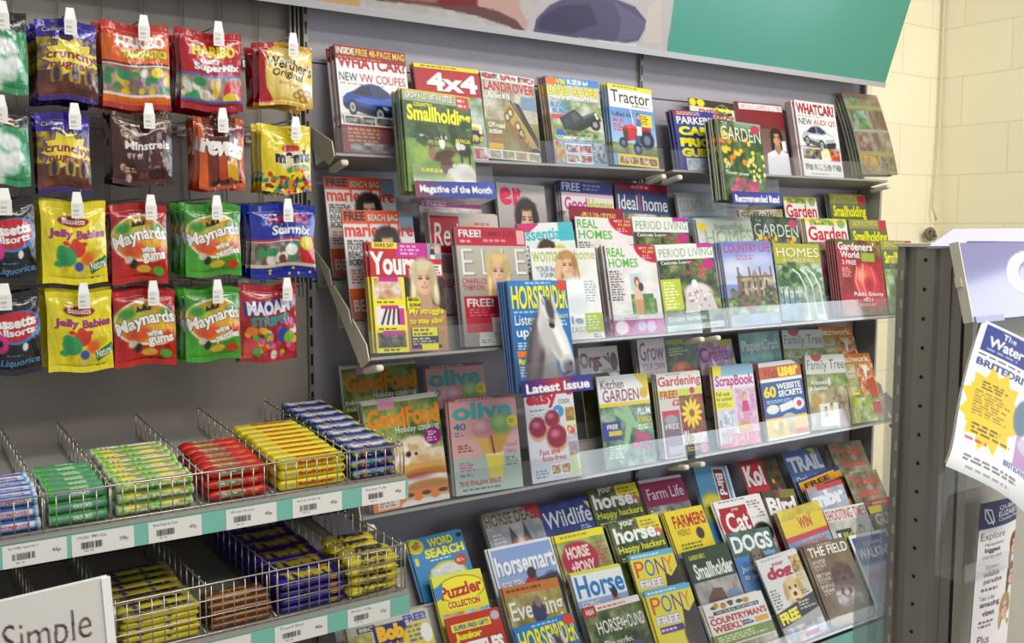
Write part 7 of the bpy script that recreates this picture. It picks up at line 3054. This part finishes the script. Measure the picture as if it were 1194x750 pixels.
# ------------------------------------------------------------------ leaflet stand at the near right, end-on
XS = 1.53
st = empty('leaflet_stand', (0, 0, 0))
tag(st, 'grey slotted steel post of the near leaflet stand', 'display stand')
ZT = 1.474
pr = [(0.0, -1.388), (.0, -1.402), (.010, -1.402), (.010, -1.423), (.0, -1.424), (.0, -1.458), (.004, -1.462), (.006, -1.464), (.006, -1.482), (.003, -1.483), (.003, -1.486), (.006, -1.487), (.006, -1.506), (.05, -1.506), (.05, -1.388)]
MB().prism([(XS + x, y, .02) for x, y in pr], (0, 0, 0), (0, 0, ZT - .02)).build('post', M['upright'], st)
for k in range(15):
    z = ZT - .022 - k * .05
    MB().tube([(XS - .0004, -1.441, z), (XS + .004, -1.441, z)], .0035, 10).build('bolt_hole', M['dark'], st)
    MB().box(XS - .0006, -1.4005, z - .035, XS + .002, -1.3955, z - .019).build('slot_lip', M['tick'], st)
MB().box(XS + .004, -1.512, .05, XS + .02, -1.5065, ZT - .01).build('dark_seam', M['dark'], st)
MB().box(XS - .003, -1.50, ZT, XS + .05, -1.385, ZT + .006).build('post_cap', M['cream'], st)
MB().box(XS + .004, -1.527, .05, XS + 1.2, -1.5125, ZT - .03).build('back_board', M['panel'], st)
# lilac header panel with a big white letter, folded canopy above
YH = -1.558
a0, a1 = on_y(1128, 281, YH), on_y(1130.5, 373, YH)
x0, zt, zb = a0[0], a0[2], a1[2]
hd = empty('stand_header', mtx=Matrix.Translation((x0, YH - .014, zb)) @ Matrix.Rotation(-radians(13.5), 4, 'X'))
tag(hd, 'glossy lilac header panel with white lettering on the near stand', 'sign')
A = Art(0x8d8aae, .5, zt - zb, 150, 2)
pc = on_y(1177, 305, YH)
cxr = (pc[0] - x0) / .5
A.t('C', cxr, .13, cxr + .26, .72, 0xf6f5f4, .03)
J, I = np.mgrid[0:A.ny, 0:A.nx]
tv = np.stack([I / (A.nx - 1) * .5, -.0006 + 0 * I, (1 - J / (A.ny - 1)) * (zt - zb)], -1).reshape(-1, 3)
link('lettered_face', ink_mesh('lettered_face', printed('printed_lilac_enamel', .09, .5), tv, grid_faces(A.nx, A.ny), A.ink().reshape(-1, 4)), hd)
MB().box(0, 0, -.0, .5, .012, zt - zb).build('panel', M['lilac'], hd)
MB().box(-.0025, -.002, -.002, 0, .014, zt - zb + .002).build('end_trim', M['cream'], hd)
MB().box(.004, -.004, -.004, .085, .004, .006).build('foot_rail', M['lilac2'], hd)
MB().box(-.006, .004, .055, -.0026, .014, .07).build('bracket', M['cream'], hd)
pts = [on_y(1083, 287, -1.52), on_y(1112, 267, -1.47), on_y(1330, 265, -1.47), on_y(1330, 283, -1.53), on_y(1128, 281, -1.53), on_y(1128, 287, -1.52)]
hi = hd.matrix_world.inverted()
MB().prism([tuple(hi @ Vector(q)) for q in pts], (0, 0, 0), (0, .004, -.003)).build('canopy', M['lilac2'], hd)

# clear acrylic sheet behind the post and clear leaflet holder beside it
g1 = MB().box(XS - .012, -1.385, .3, XS + .02, -1.381, 1.455)
tag(g1.build('acrylic_sheet', M['clearfilm']), 'narrow clear acrylic sheet behind the slotted post', 'acrylic sheet')
b0 = on_y(1017, 602, -1.34)
b1 = on_y(1046, 600, -1.34)
hb = empty('leaflet_holder', (b0[0], -1.34, .55))
tag(hb, 'empty clear acrylic leaflet holder beside the slotted post', 'leaflet holder')
wz, zz = b1[0] - b0[0], b0[2] - .55
MB().box(0, 0, 0, wz, .002, zz).build('holder_front', M['clearfilm'], hb)
MB().box(0, .03, 0, wz, .032, zz + .012).build('holder_back', M['clearfilm'], hb)
MB().box(-.002, 0, 0, 0, .032, zz).box(wz, 0, 0, wz + .002, .032, zz).build('holder_side', M['clearfilm'], hb)
MB().box(0, 0, -.002, wz, .032, 0).build('holder_floor', M['clearfilm'], hb)


# free newspaper curling out of the stand, and the park leaflet in front of it
def sheet(name, pts, A, curl, m, thick=.003):
    """bilinear sheet through four points (tl, tr, bl, br), curled towards the shopper at its lower edge"""
    tl, tr, bl, br = [np.array(q) for q in pts]
    J, I = np.mgrid[0:A.ny, 0:A.nx]
    u, v = (I / (A.nx - 1))[..., None], (J / (A.ny - 1))[..., None]
    V = (tl * (1 - u) + tr * u) * (1 - v) + (bl * (1 - u) + br * u) * v
    V = V + curl(u, v)
    return V


A = Art(0xf1efec, .2, .29, 120, 2)
A.r(.05, .02, 1, .2, 0x2c3a88)
A.t('The', .2, .035, .32, .075, 0xe8e8f0, .01)
A.t('Water', .1, .085, .42, .155, 0xf2f2f6, .02)
A.b(.1, .165, .5, .185, 1, 0xc8ccdc)
A.b(.05, .215, .6, .235, 1, 0x504c58)
A.t('BRITEDRIVES', .05, .25, .66, .3, 0x3c4478, .03)
pts = []
for i in range(24):
    q, r = 2 * pi * i / 24, (.3 if i % 2 else .23)
    pts.append((.27 + r * .95 * cos(q), .55 + r * .95 * sin(q)))
A.p(pts, 0xe4c008)
A.r(.06, .42, .42, .68, 0xe4c008)
A.b(.14, .38, .42, .44, 3, 0x5c4c10)
A.b(.1, .45, .44, .62, 9, 0x8c7418)
A.b(.12, .66, .5, .74, 3, 0x54480c)
A.e(.58, .5, .1, .12, 0x6c7c90, .1)
A.e(.68, .5, .06, .06, 0xf0eeec)
A.b(.66, .36, .95, .46, 3, 0x7c9cc0)
A.b(.7, .48, .98, .58, 4, 0x50505c)
A.r(.56, .62, .98, .8, 0xb890b8)
A.e(.72, .66, .14, .05, 0xc8c0d8)
A.t('BRITEDRIVES', .46, .8, .8, .84, 0x40508c, .02)
A.b(.08, .76, .36, .79, 1, 0xb83838)
A.b(.1, .87, .9, .92, 2, 0x6c6870)
A.b(.14, .94, .8, .96, 1, 0x88848c)
tl, tr, bl, br = on_y(1146, 372, -1.575), on_y(1244, 429, -1.575), on_y(1091, 541, -1.60), on_y(1186, 598, -1.60)
V = sheet('f', (tl, tr, bl, br), A, lambda u, v: np.concatenate([0 * v + 0 * u, -.03 * np.sin(pi * u) * .5 - .035 * v ** 3 + .02 * v ** 8 + 0 * u, .004 * np.sin(pi * u) * v], -1), M['matt'])
np0 = Vector(V[0, 0])
paper = empty('newspaper', tuple(np0))
tag(paper, 'white free newspaper with yellow starburst curling out of the near stand', 'newspaper')
V0 = (V - np.array(np0))
link('front_page', ink_mesh('front_page', M['matt'], V0.reshape(-1, 3), grid_faces(A.nx, A.ny), A.ink().reshape(-1, 4)), paper)
for kk in (1, 2, 3):
    W2 = V0[::6, ::6] + np.array([.0012 * kk, .0022 * kk, -.0012 * kk])
    s = W2.shape
    link('inner_page', ink_mesh('inner_page', M['matt'], W2.reshape(-1, 3), grid_faces(s[1], s[0]), np.tile(np.array([.72, .70, .64, 1]), (s[0] * s[1], 1))), paper)

A = Art(0xece6e0, .11, .3, 110, 2)
A.r(0, 0, 1, .155, 0x34325c)
A.l([(.1, .04), (.24, .05), (.32, .12), (.2, .125), (.12, .09), (.1, .04)], .012, 0xf0eef0)
A.l([(.14, .05), (.3, .135)], .012, 0xf0eef0)
A.t('QUEEN', .42, .035, .98, .065, 0xf0eef0, .0)
A.t('ELIZABETH', .42, .07, 1.1, .1, 0xf0eef0, .0)
A.t('Country Park', .42, .105, 1.05, .135, 0xe0dce4, .0)
A.t('Explore', .06, .18, .62, .235, 0x4c3c4c, -.01)
A.t("Hampshire's", .16, .24, .6, .265, 0x4c3c4c, 0)
A.t('biggest', .16, .27, .52, .305, 0x4c3440, .03)
A.t('country park', .12, .31, .56, .34, 0x4c3c4c, 0)
A.t('Discover a', .2, .37, .52, .395, 0x4c3c4c, 0)
A.t('wildlife', .16, .405, .54, .44, 0x4c3c4c, .01)
A.t('paradise', .18, .45, .62, .49, 0x4c3c4c, .01)
A.b(.14, .5, .7, .53, 1, 0x6c5c68)
A.t('Take in the', .12, .55, .46, .575, 0x4c3c4c, 0)
A.t('amazing', .14, .585, .6, .625, 0x4c3440, .02)
A.t('views', .2, .635, .48, .67, 0x4c3440, .02)
A.b(.14, .69, .6, .74, 2, 0x6c5c68)
A.t('Plus', .14, .78, .4, .83, 0x4c3c4c, 0)
A.b(.12, .85, .5, .95, 4, 0x6c5c68)
A.face(.98, .3, .3, 0x7c3c24, 0xdcab8c, 0x9c5c6c, .9, False)
A.face(.95, .48, .3, 0x6c4430, 0xdcae92, 0x8c6c7c, .5, False)
A.face(.8, .66, .34, 0xb89060, 0xe0b498, 0x404060, .4, False)
A.e(1.0, .72, .12, .03, 0xf0f0ee)
tl, bl = on_y(1144, 588, -1.56), on_y(1128, 790, -1.575)
w_ = .115
V = sheet('l', (tl, tl + np.array([w_, 0, -.0]), bl, bl + np.array([w_, 0, 0])), A, lambda u, v: np.concatenate([0 * u + 0 * v, -.006 * np.sin(pi * u) + 0 * v, 0 * u + 0 * v], -1), M['matt'])
lf0 = Vector(V[0, 0])
leaf = empty('leaflet', tuple(lf0))
tag(leaf, 'country park leaflet with navy top and laughing children, near stand', 'leaflet')
V0 = V - np.array(lf0)
link('front_page', ink_mesh('front_page', M['matt'], V0.reshape(-1, 3), grid_faces(A.nx, A.ny), A.ink().reshape(-1, 4)), leaf)
W2 = V0[::6, ::6] + np.array([.001, .003, 0])
s = W2.shape
link('back_page', ink_mesh('back_page', M['matt'], W2.reshape(-1, 3), grid_faces(s[1], s[0]), np.tile(np.array([.7, .68, .64, 1]), (s[0] * s[1], 1))), leaf)
hl = on_y(1126, 660, -1.582)
lh = empty('leaflet_holder', (hl[0], -1.582, .95))
tag(lh, 'clear acrylic pocket holding the country park leaflet', 'leaflet holder')
MB().box(0, 0, 0, .14, .002, hl[2] - .95).build('holder_front', M['clear'], lh)
MB().box(0, 0, -.003, .14, .05, 0).build('holder_floor', M['clear'], lh)
MB().box(0, .05, -.003, .14, .052, .3).build('holder_back', M['clear'], lh)
